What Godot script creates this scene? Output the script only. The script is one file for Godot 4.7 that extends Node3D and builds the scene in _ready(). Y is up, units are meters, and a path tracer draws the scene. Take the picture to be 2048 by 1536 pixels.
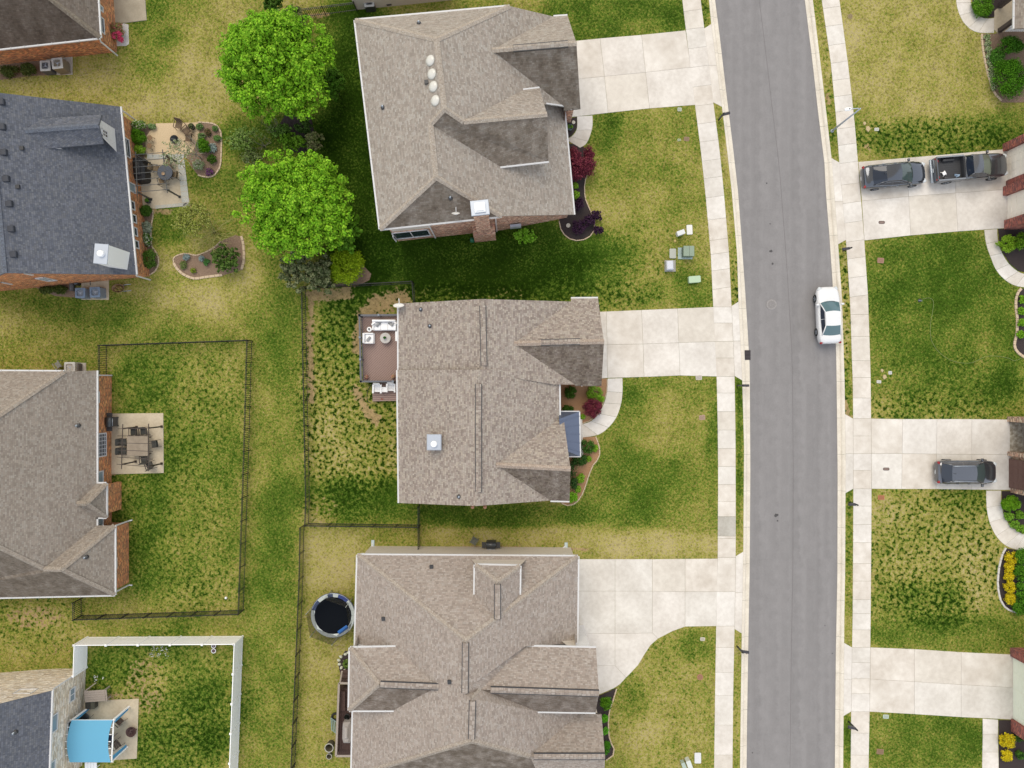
extends Node3D
# Aerial view of a suburban street. W(px, py, h): the point of the place at height h that lies under a spot of the survey photograph.
const S := 25.0
const H := 56.4
const LIT := 1.42
var M := {}
var used := {}
var rng := RandomNumberGenerator.new()
var tex := {}

func W(px: float, py: float, h := 0.0) -> Vector3:
	var k := (H - h) / H / S
	return Vector3((px - 1024.0) * k, h, (py - 768.0) * k)
func at(px: float, py: float, h := 0.0, y := 0.0) -> Vector3:
	var p := W(px, py, h)
	return Vector3(p.x, y, p.z)
func plan(a: Array, h := 0.0) -> PackedVector2Array:
	var r := PackedVector2Array()
	for i in range(0, a.size(), 2):
		var p := W(a[i], a[i + 1], h)
		r.append(Vector2(p.x, p.z))
	return r
func seen(r: float, g: float, b: float) -> Color:
	var c := Color(r / 255.0, g / 255.0, b / 255.0).srgb_to_linear()
	return Color(minf(c.r / LIT, 0.82), minf(c.g / LIT, 0.82), minf(c.b / LIT, 0.82)).linear_to_srgb()
func lin(r: float, g: float, b: float) -> Color:
	return seen(r, g, b).srgb_to_linear()

# ---------- things ----------
func numbered(called: String) -> String:
	if not used.has(called):
		used[called] = 0
		return called
	used[called] += 1
	return "%s_%03d" % [called, used[called]]
func tag(o: Node, label: String, category: String, group := "", kind := "") -> Node:
	o.set_meta("label", label)
	o.set_meta("category", category)
	if group: o.set_meta("group", group)
	if kind: o.set_meta("kind", kind)
	return o
func thing(called: String, label: String, category: String, where := Vector3.ZERO, turn := 0.0, group := "", kind := "") -> Node3D:
	var o := Node3D.new()
	o.name = numbered(called)
	add_child(o)
	o.position = where
	o.rotation.y = turn
	tag(o, label, category, group, kind)
	return o
func put(called: String, mesh: Mesh, m: Material, parent: Node, where := Vector3.ZERO) -> MeshInstance3D:
	var o := MeshInstance3D.new()
	o.name = numbered(called) if parent == self else called
	o.mesh = mesh
	o.material_override = m
	parent.add_child(o, true)
	o.position = where
	return o
func obj(called: String, st: SurfaceTool, m: Material, parent: Node, where := Vector3.ZERO) -> MeshInstance3D:
	st.generate_normals()
	return put(called, st.commit(), m, parent, where)

# ---------- shapes ----------
func ms(smooth := false) -> SurfaceTool:
	var st := SurfaceTool.new()
	st.begin(Mesh.PRIMITIVE_TRIANGLES)
	st.set_smooth_group(0 if smooth else -1)
	return st
func tri(st: SurfaceTool, a: Vector3, b: Vector3, c: Vector3) -> void:
	st.add_vertex(a); st.add_vertex(b); st.add_vertex(c)
func quad(st: SurfaceTool, a: Vector3, b: Vector3, c: Vector3, d: Vector3) -> void:
	tri(st, a, b, c); tri(st, a, c, d)
func box(st: SurfaceTool, c: Vector3, s: Vector3, b := Basis()) -> SurfaceTool:
	var p := []
	for i in 8:
		p.append(c + b * (Vector3((i & 1) - 0.5, ((i >> 1) & 1) - 0.5, ((i >> 2) & 1) - 0.5) * s))
	quad(st, p[2], p[3], p[7], p[6]); quad(st, p[0], p[4], p[5], p[1])
	quad(st, p[6], p[7], p[5], p[4]); quad(st, p[3], p[2], p[0], p[1])
	quad(st, p[7], p[3], p[1], p[5]); quad(st, p[2], p[6], p[4], p[0])
	return st
func bar(st: SurfaceTool, a: Vector3, b: Vector3, w: float, t := -1.0) -> SurfaceTool:
	var d := b - a
	var up := Vector3.UP if absf(d.normalized().y) < 0.95 else Vector3.RIGHT
	var z := d.cross(up).normalized()
	return box(st, (a + b) / 2.0, Vector3(d.length(), w if t < 0 else t, w), Basis(d.normalized(), z.cross(d).normalized(), z))
func tube(st: SurfaceTool, pts: Array, r0: float, r1 := -1.0, n := 8) -> SurfaceTool:
	if r1 < 0: r1 = r0
	var rings := []
	var up := Vector3(0.31, 0.9, 0.23).normalized()
	for i in pts.size():
		var d: Vector3 = (pts[mini(i + 1, pts.size() - 1)] - pts[maxi(i - 1, 0)]).normalized()
		if absf(d.dot(up)) > 0.97: up = Vector3.RIGHT
		var x := d.cross(up).normalized()
		var y := x.cross(d)
		var r := lerpf(r0, r1, float(i) / maxf(1, pts.size() - 1))
		var ring := []
		for k in n: ring.append(pts[i] + (x * cos(TAU * k / n) + y * sin(TAU * k / n)) * r)
		rings.append(ring)
	for i in pts.size() - 1:
		for k in n:
			var k2 := (k + 1) % n
			quad(st, rings[i][k], rings[i][k2], rings[i + 1][k2], rings[i + 1][k])
	for k in range(1, n - 1):
		tri(st, rings[0][0], rings[0][k + 1], rings[0][k])
		tri(st, rings[-1][0], rings[-1][k], rings[-1][k + 1])
	return st
func lathe(st: SurfaceTool, c: Vector3, prof: Array, n := 20, b := Basis()) -> SurfaceTool:
	for i in prof.size() - 1:
		for k in n:
			var a0 := TAU * k / n
			var a1 := TAU * (k + 1) / n
			var p: Vector2 = prof[i]
			var q: Vector2 = prof[i + 1]
			var v := [c + b * Vector3(p.x * cos(a0), p.y, p.x * sin(a0)), c + b * Vector3(p.x * cos(a1), p.y, p.x * sin(a1)), c + b * Vector3(q.x * cos(a1), q.y, q.x * sin(a1)), c + b * Vector3(q.x * cos(a0), q.y, q.x * sin(a0))]
			if q.x > 1e-5: tri(st, v[0], v[2], v[3])
			if p.x > 1e-5: tri(st, v[0], v[1], v[2])
	return st
func inset(p: PackedVector2Array, d: float) -> PackedVector2Array:
	var r := PackedVector2Array()
	var n := p.size()
	for i in n:
		var e0 := (p[i] - p[(i + n - 1) % n]).normalized()
		var e1 := (p[(i + 1) % n] - p[i]).normalized()
		var n0 := Vector2(-e0.y, e0.x)
		var n1 := Vector2(-e1.y, e1.x)
		var m := n0 + n1
		r.append(p[i] + m * (d / maxf(0.3, 1.0 + n0.dot(n1))))
	return r
func wound(p: PackedVector2Array) -> PackedVector2Array:
	var a := 0.0
	for i in p.size(): a += p[i].cross(p[(i + 1) % p.size()])
	if a < 0: p.reverse()
	return p
func prism(st: SurfaceTool, poly: PackedVector2Array, y0: float, y1: float, ch := 0.0, o := Vector3.ZERO) -> SurfaceTool:
	var p := wound(poly.duplicate())
	var t := inset(p, ch) if ch > 0 else p
	var ix := Geometry2D.triangulate_polygon(t)
	for i in range(0, ix.size(), 3):
		var a := t[ix[i]]; var b := t[ix[i + 1]]; var c := t[ix[i + 2]]
		if (b - a).cross(c - a) < 0:
			var s := b; b = c; c = s
		tri(st, o + Vector3(a.x, y1, a.y), o + Vector3(b.x, y1, b.y), o + Vector3(c.x, y1, c.y))
	for i in p.size():
		var j := (i + 1) % p.size()
		var ym := y1 - ch
		quad(st, o + Vector3(p[j].x, ym, p[j].y), o + Vector3(p[i].x, ym, p[i].y), o + Vector3(p[i].x, y0, p[i].y), o + Vector3(p[j].x, y0, p[j].y))
		if ch > 0: quad(st, o + Vector3(t[j].x, y1, t[j].y), o + Vector3(t[i].x, y1, t[i].y), o + Vector3(p[i].x, ym, p[i].y), o + Vector3(p[j].x, ym, p[j].y))
	return st
func rect(x0: float, z0: float, x1: float, z1: float, r := 0.0, n := 3) -> PackedVector2Array:
	if r <= 0: return PackedVector2Array([Vector2(x0, z0), Vector2(x1, z0), Vector2(x1, z1), Vector2(x0, z1)])
	var out := PackedVector2Array()
	for q in [[x1 - r, z0 + r, -PI / 2], [x1 - r, z1 - r, 0.0], [x0 + r, z1 - r, PI / 2], [x0 + r, z0 + r, PI]]:
		for i in n + 1:
			var a: float = q[2] + PI / 2 * i / n
			out.append(Vector2(q[0] + cos(a) * r, q[1] + sin(a) * r))
	return out
func soft(st: SurfaceTool, c: Vector3, s: Vector3, r: float, ch := 0.03, b := Basis()) -> SurfaceTool:
	# a cushion-like block: rounded plan, chamfered top
	var t := ms()
	prism(t, rect(-s.x / 2, -s.z / 2, s.x / 2, s.z / 2, r), -s.y / 2, s.y / 2, ch)
	t.generate_normals()
	st.append_from(t.commit(), 0, Transform3D(b, c))
	return st
func disc(r: float, n := 20, sx := 1.0) -> PackedVector2Array:
	var out := PackedVector2Array()
	for i in n: out.append(Vector2(cos(TAU * i / n) * r * sx, sin(TAU * i / n) * r))
	return out
func smoothed(a: Array, steps := 6) -> Array:
	# a flat pixel polyline, rounded
	var out := []
	var n := a.size() / 2
	for i in n - 1:
		for s in steps:
			var q := []
			for k in [i - 1, i, i + 1, i + 2]:
				var j := clampi(k, 0, n - 1)
				q.append(Vector2(a[j * 2], a[j * 2 + 1]))
			var v: Vector2 = q[1].cubic_interpolate(q[2], q[0], q[3], float(s) / steps)
			out.append_array([v.x, v.y])
	out.append_array([a[-2], a[-1]])
	return out
func strip_along(pts: PackedVector2Array, w: float) -> PackedVector2Array:
	var l := PackedVector2Array()
	var r := PackedVector2Array()
	for i in pts.size():
		var d := (pts[mini(i + 1, pts.size() - 1)] - pts[maxi(i - 1, 0)]).normalized()
		l.append(pts[i] + Vector2(-d.y, d.x) * w / 2)
		r.append(pts[i] - Vector2(-d.y, d.x) * w / 2)
	r.reverse()
	l.append_array(r)
	return l

# ---------- materials ----------
func plain(c: Color, rough := 0.8, metal := 0.0) -> StandardMaterial3D:
	var m := StandardMaterial3D.new()
	m.albedo_color = c
	m.roughness = rough
	m.metallic = metal
	return m
var means := {}
func evened(c: Color, t: String) -> Color:
	# the paint colour whose product with the texture has the wanted mean
	if not means.has(t):
		var im: Image = tex[t].get_image()
		var s := Color(0, 0, 0)
		var n := im.get_width()
		for i in 4000:
			var p := im.get_pixel((i * 37) % n, (i * 101 + i / 7) % n).srgb_to_linear()
			s += p
		means[t] = Color(s.r / 4000, s.g / 4000, s.b / 4000)
	var l := c.srgb_to_linear()
	var k: Color = means[t]
	return Color(minf(l.r / k.r, 1.0), minf(l.g / k.g, 1.0), minf(l.b / k.b, 1.0)).linear_to_srgb()
func textured(c: Color, t: String, metres: float, rough := 0.9, offset := Vector3.ZERO) -> StandardMaterial3D:
	var m := plain(evened(c, t), rough)
	m.albedo_texture = tex[t]
	m.uv1_triplanar = true
	m.uv1_world_triplanar = true
	m.uv1_scale = Vector3.ONE / metres
	m.uv1_offset = offset
	return m
func uvmat(c: Color, t: String, metres: float, rough := 0.95, relief := 0.0) -> StandardMaterial3D:
	var m := plain(evened(c, t), rough)
	m.albedo_texture = tex[t]
	m.uv1_scale = Vector3.ONE / metres
	if relief > 0:
		m.heightmap_enabled = true
		m.heightmap_texture = tex[t]
		m.heightmap_scale = relief
	return m
func noise_bytes(w: int, h: int, freq: float, oct: int, sd: int, kind := FastNoiseLite.TYPE_SIMPLEX_SMOOTH, seamless := true) -> PackedByteArray:
	var f := FastNoiseLite.new()
	f.seed = sd
	f.noise_type = kind
	f.frequency = freq
	f.fractal_octaves = oct
	var im := f.get_seamless_image(w, h) if seamless else f.get_image(w, h)
	im.convert(Image.FORMAT_L8)
	return im.get_data()
func mottle(name_: String, n: int, lo: float, spec: Array, speck := 0.0, warm := 0.0) -> void:
	# spec: [[frequency, octaves, weight], ...]; grey values from lo to 1 with a little warmth where dark
	var layers := []
	for k in spec.size(): layers.append(noise_bytes(n, n, spec[k][0], spec[k][1], 11 + k * 7 + n + int(lo * 100)))
	var out := PackedByteArray()
	out.resize(n * n * 3)
	var r := RandomNumberGenerator.new()
	r.seed = 5
	for i in n * n:
		var v := 0.0
		for k in spec.size(): v += (layers[k][i] / 255.0) * spec[k][2]
		v = clampf(lo + (1.0 - lo) * v + (r.randf() - 0.5) * speck, 0.0, 1.0)
		out[i * 3] = int(255 * v)
		out[i * 3 + 1] = int(255 * clampf(v - warm * (1.0 - v), 0, 1))
		out[i * 3 + 2] = int(255 * clampf(v - 2.2 * warm * (1.0 - v), 0, 1))
	tex[name_] = ImageTexture.create_from_image(Image.create_from_data(n, n, false, Image.FORMAT_RGB8, out))
func tabs(name_: String, n: int, rows: int, wmin: int, wmax: int, lo: float, gap: Color, g: int, tones: Array, stagger := false, sd := 3) -> void:
	# courses of shingles, bricks or stones: every tab its own tone
	var im := Image.create(n, n, false, Image.FORMAT_RGB8)
	im.fill(gap)
	var r := RandomNumberGenerator.new()
	r.seed = sd
	var ch := float(n) / rows
	for j in rows:
		var x := -(r.randi() % wmax) if not stagger else (-(wmax / 2) if j % 2 else 0)
		while x < n:
			var w := r.randi_range(wmin, wmax)
			var c: Color = tones[r.randi() % tones.size()]
			var v := lo + (1.0 - lo) * r.randf()
			c = Color(c.r * v, c.g * v, c.b * v)
			var y0 := int(j * ch)
			var rr := Rect2i(x, y0, w - g, int((j + 1) * ch) - y0 - g)
			im.fill_rect(rr, c)
			if x < 0: im.fill_rect(Rect2i(x + n, y0, w - g, rr.size.y), c)
			x += w
	tex[name_] = ImageTexture.create_from_image(im)
func make_textures() -> void:
	mottle("concrete", 1024, 0.83, [[0.004, 4, 0.6], [0.03, 3, 0.4]], 0.06, 0.08)
	mottle("concrete_worn", 1024, 0.82, [[0.006, 4, 0.6], [0.02, 4, 0.4]], 0.06, 0.12)
	mottle("speck", 512, 0.55, [[0.05, 3, 0.5], [0.3, 1, 0.5]], 0.25, 0.05)
	mottle("bark", 512, 0.3, [[0.09, 3, 0.55], [0.35, 1, 0.45]], 0.35, 0.03)
	mottle("stain_mul", 512, 0.60, [[0.02, 5, 1.0]], 0.10, 0.10)
	mottle("cloth", 256, 0.86, [[0.05, 3, 1.0]], 0.06, 0.0)
	# asphalt: wheel-track streaks run along the street (texture v), aggregate speckle over them
	var n := 1024
	var a := noise_bytes(n, n, 0.012, 3, 71)
	var out := PackedByteArray()
	out.resize(n * n * 3)
	var f := FastNoiseLite.new()
	f.seed = 9
	f.frequency = 0.03
	f.fractal_octaves = 3
	var r := RandomNumberGenerator.new()
	r.seed = 8
	for y in n:
		for x in n:
			var i := y * n + x
			var col := f.get_noise_2d(x * 0.55 + a[i] * 0.05, y * 0.012) * 0.042
			var v := clampf(0.82 + col + (a[i] / 255.0 - 0.5) * 0.05 + (r.randf() - 0.5) * 0.13, 0.0, 1.0)
			out[i * 3] = int(v * 255); out[i * 3 + 1] = int(v * 250); out[i * 3 + 2] = int(v * 254)
	tex["asphalt"] = ImageTexture.create_from_image(Image.create_from_data(n, n, false, Image.FORMAT_RGB8, out))
	tabs("shingle", 1024, 76, 8, 30, 0.92, Color(0.74, 0.70, 0.66), 1, [Color(1, 0.97, 0.93), Color(0.96, 0.92, 0.88), Color(0.93, 0.89, 0.85), Color(1.0, 0.98, 0.95), Color(0.88, 0.84, 0.8)])
	tabs("shingle_bold", 1024, 70, 9, 27, 0.9, Color(0.64, 0.58, 0.54), 1, [Color(1, 0.95, 0.88), Color(1, 0.96, 0.9), Color(0.84, 0.78, 0.73), Color(0.91, 0.85, 0.8), Color(0.96, 0.91, 0.86)], false, 6)
	tabs("shingle_slate", 1024, 74, 8, 26, 0.87, Color(0.62, 0.63, 0.66), 1, [Color(1, 1, 1), Color(0.92, 0.93, 0.95), Color(0.84, 0.86, 0.9), Color(0.96, 0.97, 1)], false, 9)
	tabs("brick", 1024, 52, 55, 55, 0.62, Color(0.95, 0.86, 0.74), 3, [Color(0.9, 0.55, 0.38), Color(0.75, 0.42, 0.3), Color(0.95, 0.66, 0.45), Color(0.6, 0.36, 0.28)], true, 12)
	tabs("brick_pale", 1024, 52, 55, 55, 0.6, Color(0.92, 0.84, 0.76), 3, [Color(0.85, 0.6, 0.48), Color(0.7, 0.46, 0.38), Color(0.95, 0.8, 0.68), Color(0.6, 0.4, 0.34)], true, 13)
	tabs("ledge", 1024, 62, 30, 130, 0.8, Color(0.6, 0.54, 0.48), 2, [Color(1, 0.96, 0.9), Color(0.9, 0.84, 0.76), Color(0.97, 0.94, 0.91), Color(0.84, 0.77, 0.69)], false, 14)
	tabs("siding", 512, 16, 512, 512, 0.97, Color(0.6, 0.6, 0.58), 2, [Color(1, 1, 1)], false, 15)

func make_materials() -> void:
	for k in 4:
		var tone: Array = [[240, 234, 226], [237, 232, 224], [242, 237, 230], [235, 228, 217]][k]
		M["concrete%d" % k] = textured(seen(tone[0], tone[1], tone[2]), "concrete", 13.0 + k * 1.7, 0.9, Vector3(k * 0.37, k * 0.2, k * 0.61))
	M.concrete4 = textured(seen(234, 226, 215), "concrete_worn", 14.0, 0.9, Vector3(0.2, 0.1, 0.7))
	M.concrete5 = textured(seen(237, 230, 220), "concrete_worn", 17.0, 0.9, Vector3(0.6, 0.3, 0.2))
	M.concrete_grey = textured(seen(200, 196, 186), "concrete", 9.0)
	M.curb = textured(seen(240, 232, 217), "concrete", 7.0)
	M.patio = textured(seen(216, 202, 176), "concrete", 8.0)
	M.asphalt = textured(seen(149, 147, 148), "asphalt", 14.0, 0.95)
	M.mulch = textured(seen(62, 52, 52), "bark", 1.6)
	M.bark_chips = textured(seen(186, 144, 106), "bark", 1.5)
	M.mulch_brown = textured(seen(150, 126, 106), "bark", 3.1)
	M.gravel = textured(seen(234, 208, 170), "speck", 1.2)
	M.edging = textured(seen(222, 200, 172), "speck", 0.9)
	M.edging_white = textured(seen(238, 236, 230), "speck", 0.9)
	M.white = plain(Color(0.86, 0.87, 0.88).linear_to_srgb(), 0.5)
	M.vinyl = plain(Color(0.9, 0.91, 0.93).linear_to_srgb(), 0.4)
	M.trim = plain(seen(235, 236, 238), 0.55)
	M.soffit = plain(seen(222, 216, 205), 0.7)
	M.black = plain(Color(0.035, 0.036, 0.04).linear_to_srgb(), 0.5)
	M.black_metal = plain(Color(0.022, 0.024, 0.026).linear_to_srgb(), 0.45, 0.3)
	M.dark_metal = plain(Color(0.06, 0.065, 0.07).linear_to_srgb(), 0.4, 0.5)
	M.bronze = plain(Color(0.06, 0.045, 0.038).linear_to_srgb(), 0.55, 0.2)
	M.steel = plain(seen(190, 200, 212), 0.3, 0.7)
	M.galvanised = plain(seen(205, 214, 228), 0.4, 0.35)
	M.glass_dark = plain(Color(0.02, 0.028, 0.045).linear_to_srgb(), 0.06)
	M.glass_pale = plain(seen(150, 170, 182), 0.08)
	M.grey_box = plain(seen(150, 160, 172), 0.55)
	M.rubber = plain(Color(0.018, 0.018, 0.019).linear_to_srgb(), 0.85)
	M.trunk = textured(seen(104, 90, 76), "bark", 1.0)
	M.twig = textured(seen(172, 165, 150), "speck", 0.6)
	M.deck = textured(seen(176, 150, 141), "speck", 1.3, 0.8)
	M.deck_dark = textured(seen(96, 74, 68), "speck", 1.3, 0.85)
	M.deck_grey = textured(seen(178, 166, 156), "speck", 1.5, 0.85)
	M.rail_grey = plain(seen(104, 106, 114), 0.5)
	M.leaf = StandardMaterial3D.new()
	M.leaf.vertex_color_use_as_albedo = true
	M.leaf.roughness = 0.7
	M.leaf.metallic_specular = 0.25
	M.leaf.backlight_enabled = true
	M.leaf.backlight = Color(0.3, 0.42, 0.12)
	M.leaf_dry = StandardMaterial3D.new()
	M.leaf_dry.vertex_color_use_as_albedo = true
	M.leaf_dry.roughness = 0.85
	M.leaf_dry.metallic_specular = 0.2
	for k in [["roof_taupe", [172, 163, 153], "shingle", 10.2], ["roof_rose", [171, 160, 151], "shingle", 9.0], ["roof_bold", [169, 158, 148], "shingle_bold", 10.0], ["roof_brown", [160, 150, 139], "shingle", 8.6], ["roof_umber", [122, 112, 103], "shingle", 9.4], ["roof_slate", [103, 107, 117], "shingle_slate", 9.6]]:
		var c: Array = k[1]
		M[k[0]] = uvmat(seen(c[0], c[1], c[2]), k[2], k[3], 0.95, 0.6)
		# the same shingles with algae: blotched dark growth, as on the damp slopes
		var m := uvmat(seen(c[0], c[1], c[2]), k[2], k[3], 0.95, 0.6)
		m.detail_enabled = true
		m.detail_blend_mode = BaseMaterial3D.BLEND_MODE_MUL
		m.detail_albedo = tex["stain_mul"]
		m.detail_uv_layer = BaseMaterial3D.DETAIL_UV_2
		m.uv2_triplanar = true
		m.uv2_world_triplanar = true
		m.uv2_scale = Vector3.ONE / 11.0
		M[k[0] + "_algae"] = m
	for k in [["roof_taupe", [184, 173, 160]], ["roof_rose", [178, 167, 155]], ["roof_bold", [182, 166, 152]], ["roof_brown", [170, 159, 146]], ["roof_umber", [136, 126, 112]], ["roof_slate", [108, 114, 126]]]:
		M[k[0] + "_cap"] = uvmat(seen(k[1][0], k[1][1], k[1][2]), "shingle", 3.0)
	M.brick = uvmat(seen(208, 148, 104), "brick", 4.0, 0.95, 0.5)
	M.brick_pale = uvmat(seen(206, 168, 146), "brick_pale", 4.0, 0.95, 0.5)
	M.brick_red = uvmat(seen(160, 100, 90), "brick", 4.0, 0.95, 0.5)
	M.brick_beige = uvmat(seen(200, 178, 162), "brick_pale", 4.0, 0.95, 0.5)
	M.stone = uvmat(seen(238, 225, 206), "ledge", 4.0, 0.95, 1.0)
	M.siding = uvmat(seen(226, 216, 202), "siding", 2.4, 0.7)
	M.siding_white = uvmat(seen(246, 246, 248), "siding", 2.4, 0.6)
	M.wall_grey = plain(seen(222, 218, 208), 0.85)

# ---------- ground ----------
func xa(line: Array, y: float) -> float:
	# x of a flat [x, y, ...] polyline at height y in the survey, lines run downwards
	for i in range(0, line.size() - 2, 2):
		if y <= line[i + 3] or i == line.size() - 4:
			return lerpf(line[i], line[i + 2], (y - line[i + 1]) / (line[i + 3] - line[i + 1]))
	return line[-2]
const ROAD_W := [1423, -60, 1431, 0, 1439, 62, 1454, 190, 1466, 287, 1477, 384, 1485, 494, 1491, 579, 1496, 659, 1500, 730, 1500.5, 768, 1501.5, 943, 1500, 1152, 1498, 1252, 1495, 1439, 1494, 1536, 1492, 1620]
const ROAD_E := [1601, -60, 1611, 0, 1627, 130, 1637, 220, 1650, 325, 1653, 384, 1661, 484, 1666, 559, 1673.5, 704, 1674.5, 768, 1676.5, 943, 1676, 1152, 1673, 1302, 1671, 1536, 1670, 1620]
const CURB_W := [1408, -60, 1418, 0, 1422, 45, 1444, 215, 1454, 300, 1463.5, 384, 1474, 509, 1477, 604, 1484.5, 765, 1488, 893, 1486.5, 1105, 1483.5, 1267, 1481.5, 1402, 1480, 1536, 1479, 1620]
const CURB_E := [1616, -60, 1625.5, 0, 1645, 162, 1663.5, 322, 1676, 489, 1683.5, 594, 1687, 696, 1689, 768, 1691, 918, 1690, 1143, 1688.5, 1227, 1686, 1536, 1685, 1620]
const WALK_WL := [1358, -60, 1364.5, 0, 1371.5, 57, 1390, 210, 1401.5, 300, 1410.5, 384, 1421.5, 509, 1426, 609, 1433, 754, 1435, 843, 1436, 943, 1435, 1115, 1432, 1252, 1430, 1377, 1428, 1536, 1427, 1620]
const WALK_WR := [1394, -60, 1401, 0, 1408, 54, 1426.5, 207, 1439, 300, 1447.5, 384, 1458, 509, 1463, 611, 1469, 746, 1471, 868, 1471.5, 1033, 1471.5, 1105, 1469, 1264, 1466.5, 1377, 1465, 1536, 1464, 1620]
const WALK_EL := [1634, -60, 1643.5, 0, 1661, 120, 1671, 225, 1678.5, 325, 1692, 484, 1700, 604, 1703.5, 721, 1705.5, 768, 1706.5, 968, 1705.5, 1152, 1705, 1227, 1702, 1427, 1701, 1536, 1700, 1620]
const WALK_ER := [1670, -60, 1678.5, 0, 1696, 130, 1708.5, 240, 1715.5, 322, 1728.5, 484, 1736, 596, 1740, 709, 1741.5, 768, 1743, 993, 1742, 1152, 1741, 1252, 1739, 1427, 1737, 1536, 1736, 1620]
var paved := []   # plan polygons where no grass grows

func pave(called: String, poly: PackedVector2Array, m: Material, parent: Node, y1 := 0.03, ch := 0.008) -> MeshInstance3D:
	paved.append(poly)
	return obj(called, prism(ms(), inset(wound(poly.duplicate()), 0.007), -0.04, y1, ch), m, parent)
func slab_mat() -> Material:
	return M["concrete%d" % (rng.randi() % 6)]

func build_road() -> void:
	# asphalt strip, a little below the lawns
	var l := []
	var r := []
	for y in range(-1500, 3041, 40):
		l.append(W(xa(ROAD_W, y) - 2, y)); r.append(W(xa(ROAD_E, y) + 2, y))
	var st := ms()
	for i in l.size() - 1:
		var dn := Vector3(0, -0.13, 0)
		var ml: Vector3 = (l[i] + r[i]) / 2 + Vector3(0, -0.07, 0)
		var mn: Vector3 = (l[i + 1] + r[i + 1]) / 2 + Vector3(0, -0.07, 0)
		quad(st, l[i] + dn, ml, mn, l[i + 1] + dn)
		quad(st, ml, r[i] + dn, r[i + 1] + dn, mn)
	var road := obj("road", st, M.asphalt, self)
	tag(road, "grey asphalt street curving gently between the two sidewalks", "road", "", "structure")
	# kerbs: sections with a rolled profile and a gutter pan
	for side in 2:
		var back: Array = CURB_W if side == 0 else CURB_E
		var edge: Array = ROAD_W if side == 0 else ROAD_E
		var k := thing("kerb", "pale concrete kerb and gutter along the %s side of the street" % ("house driveway" if side == 0 else "white sedan"), "kerb", Vector3.ZERO, 0, "", "structure")
		var y := -1500.0
		while y < 3030:
			var s := ms()
			var y2 := minf(y + 73, 3040)
			var rows := []
			for q in 5:
				var yy := lerpf(y + 0.2, y2 - 0.2, q / 4.0)
				var b := W(xa(back, yy), yy)
				var e := W(xa(edge, yy), yy)
				var row := []
				for t in [[0.0, -0.2], [0.0, 0.025], [0.30, 0.03], [0.42, -0.02], [0.5, -0.115], [1.0, -0.095], [1.0, -0.25]]:
					row.append(b.lerp(e, t[0]) + Vector3(0, t[1], 0))
				rows.append(row)
			for q in 4:
				for t in 6:
					if side == 0: quad(s, rows[q][t], rows[q][t + 1], rows[q + 1][t + 1], rows[q + 1][t])
					else: quad(s, rows[q][t + 1], rows[q][t], rows[q + 1][t], rows[q + 1][t + 1])
			obj("kerb_section", s, M.curb, k)
			y = y2
	# cracks, tar spots and a manhole
	var cover := thing("manhole_cover", "round worn manhole cover set in the asphalt", "manhole cover", W(1544, 609) + Vector3(0, -0.075, 0))
	obj("ring", lathe(ms(), Vector3.ZERO, [Vector2(0.0, 0.004), Vector2(0.40, 0.004), Vector2(0.42, -0.01)], 24), textured(seen(166, 163, 162), "speck", 0.7), cover)
	obj("lid", lathe(ms(), Vector3(0, 0.006, 0), [Vector2(0.0, 0.004), Vector2(0.30, 0.004), Vector2(0.31, -0.004)], 24), textured(seen(152, 149, 149), "speck", 0.5), cover)
	var tar := plain(Color(0.06, 0.058, 0.06).linear_to_srgb(), 0.8)
	for q in [[1543, 502, 0.13], [1546, 527, 0.09], [1554, 1031, 0.16], [1556, 1042, 0.08], [1541, 447, 0.06], [1506, 1507, 0.06], [1666, 1308, 0.05], [1651, 1252, 0.05], [1534, 366, 0.07]]:
		var p := PackedVector2Array()
		for i in 9: p.append(Vector2(cos(i * TAU / 9), sin(i * TAU / 9)) * q[2] * rng.randf_range(0.6, 1.25))
		var w := W(q[0], q[1])
		var t: float = 1.0 - absf(q[0] - (xa(ROAD_W, q[1]) + xa(ROAD_E, q[1])) / 2) / ((xa(ROAD_E, q[1]) - xa(ROAD_W, q[1])) / 2 + 2)
		obj("tar_spot", prism(ms(), p, -0.02, 0.006), tar, road, Vector3(w.x, -0.13 + 0.06 * t, w.z))
	var seam := ms()
	for y in range(-60, 1600, 40):
		var a := W(lerpf(xa(ROAD_W, y), xa(ROAD_E, y), 0.49), y)
		var c := W(lerpf(xa(ROAD_W, y + 40), xa(ROAD_E, y + 40), 0.49), y + 40)
		bar(seam, a + Vector3(0, -0.073, 0), c + Vector3(0, -0.073, 0), 0.03, 0.012)
	obj("paving_seam", seam, textured(seen(126, 122, 124), "speck", 0.6), road)
	var g := thing("drain_grate", "dark iron storm drain grate in the gutter by the driveway", "drain", W(1496, 710) + Vector3(0, -0.1, 0))
	obj("frame", box(ms(), Vector3(0, 0.0, 0), Vector3(0.46, 0.03, 0.78)), plain(Color(0.02, 0.018, 0.02).linear_to_srgb(), 0.7), g)
	for i in 7: obj("bar", box(ms(), Vector3(0, 0.025, -0.33 + i * 0.11), Vector3(0.44, 0.03, 0.035)), plain(seen(84, 74, 80), 0.6), g)

func walkway(called: String, label: String, outer: Array, inner: Array, cuts: int, m := "") -> void:
	var o := plan(smoothed(outer, 8))
	var n := plan(smoothed(inner, 8))
	var root := thing(called, label, "path", Vector3.ZERO, 0, "", "structure")
	for c in cuts:
		var p := PackedVector2Array()
		for q in 7: p.append(o[roundi((o.size() - 1) * (c + q / 6.0) / cuts)])
		for q in 7: p.append(n[roundi((n.size() - 1) * (c + 1 - q / 6.0) / cuts)])
		pave("slab", p, slab_mat() if m == "" else M[m], root)

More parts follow.
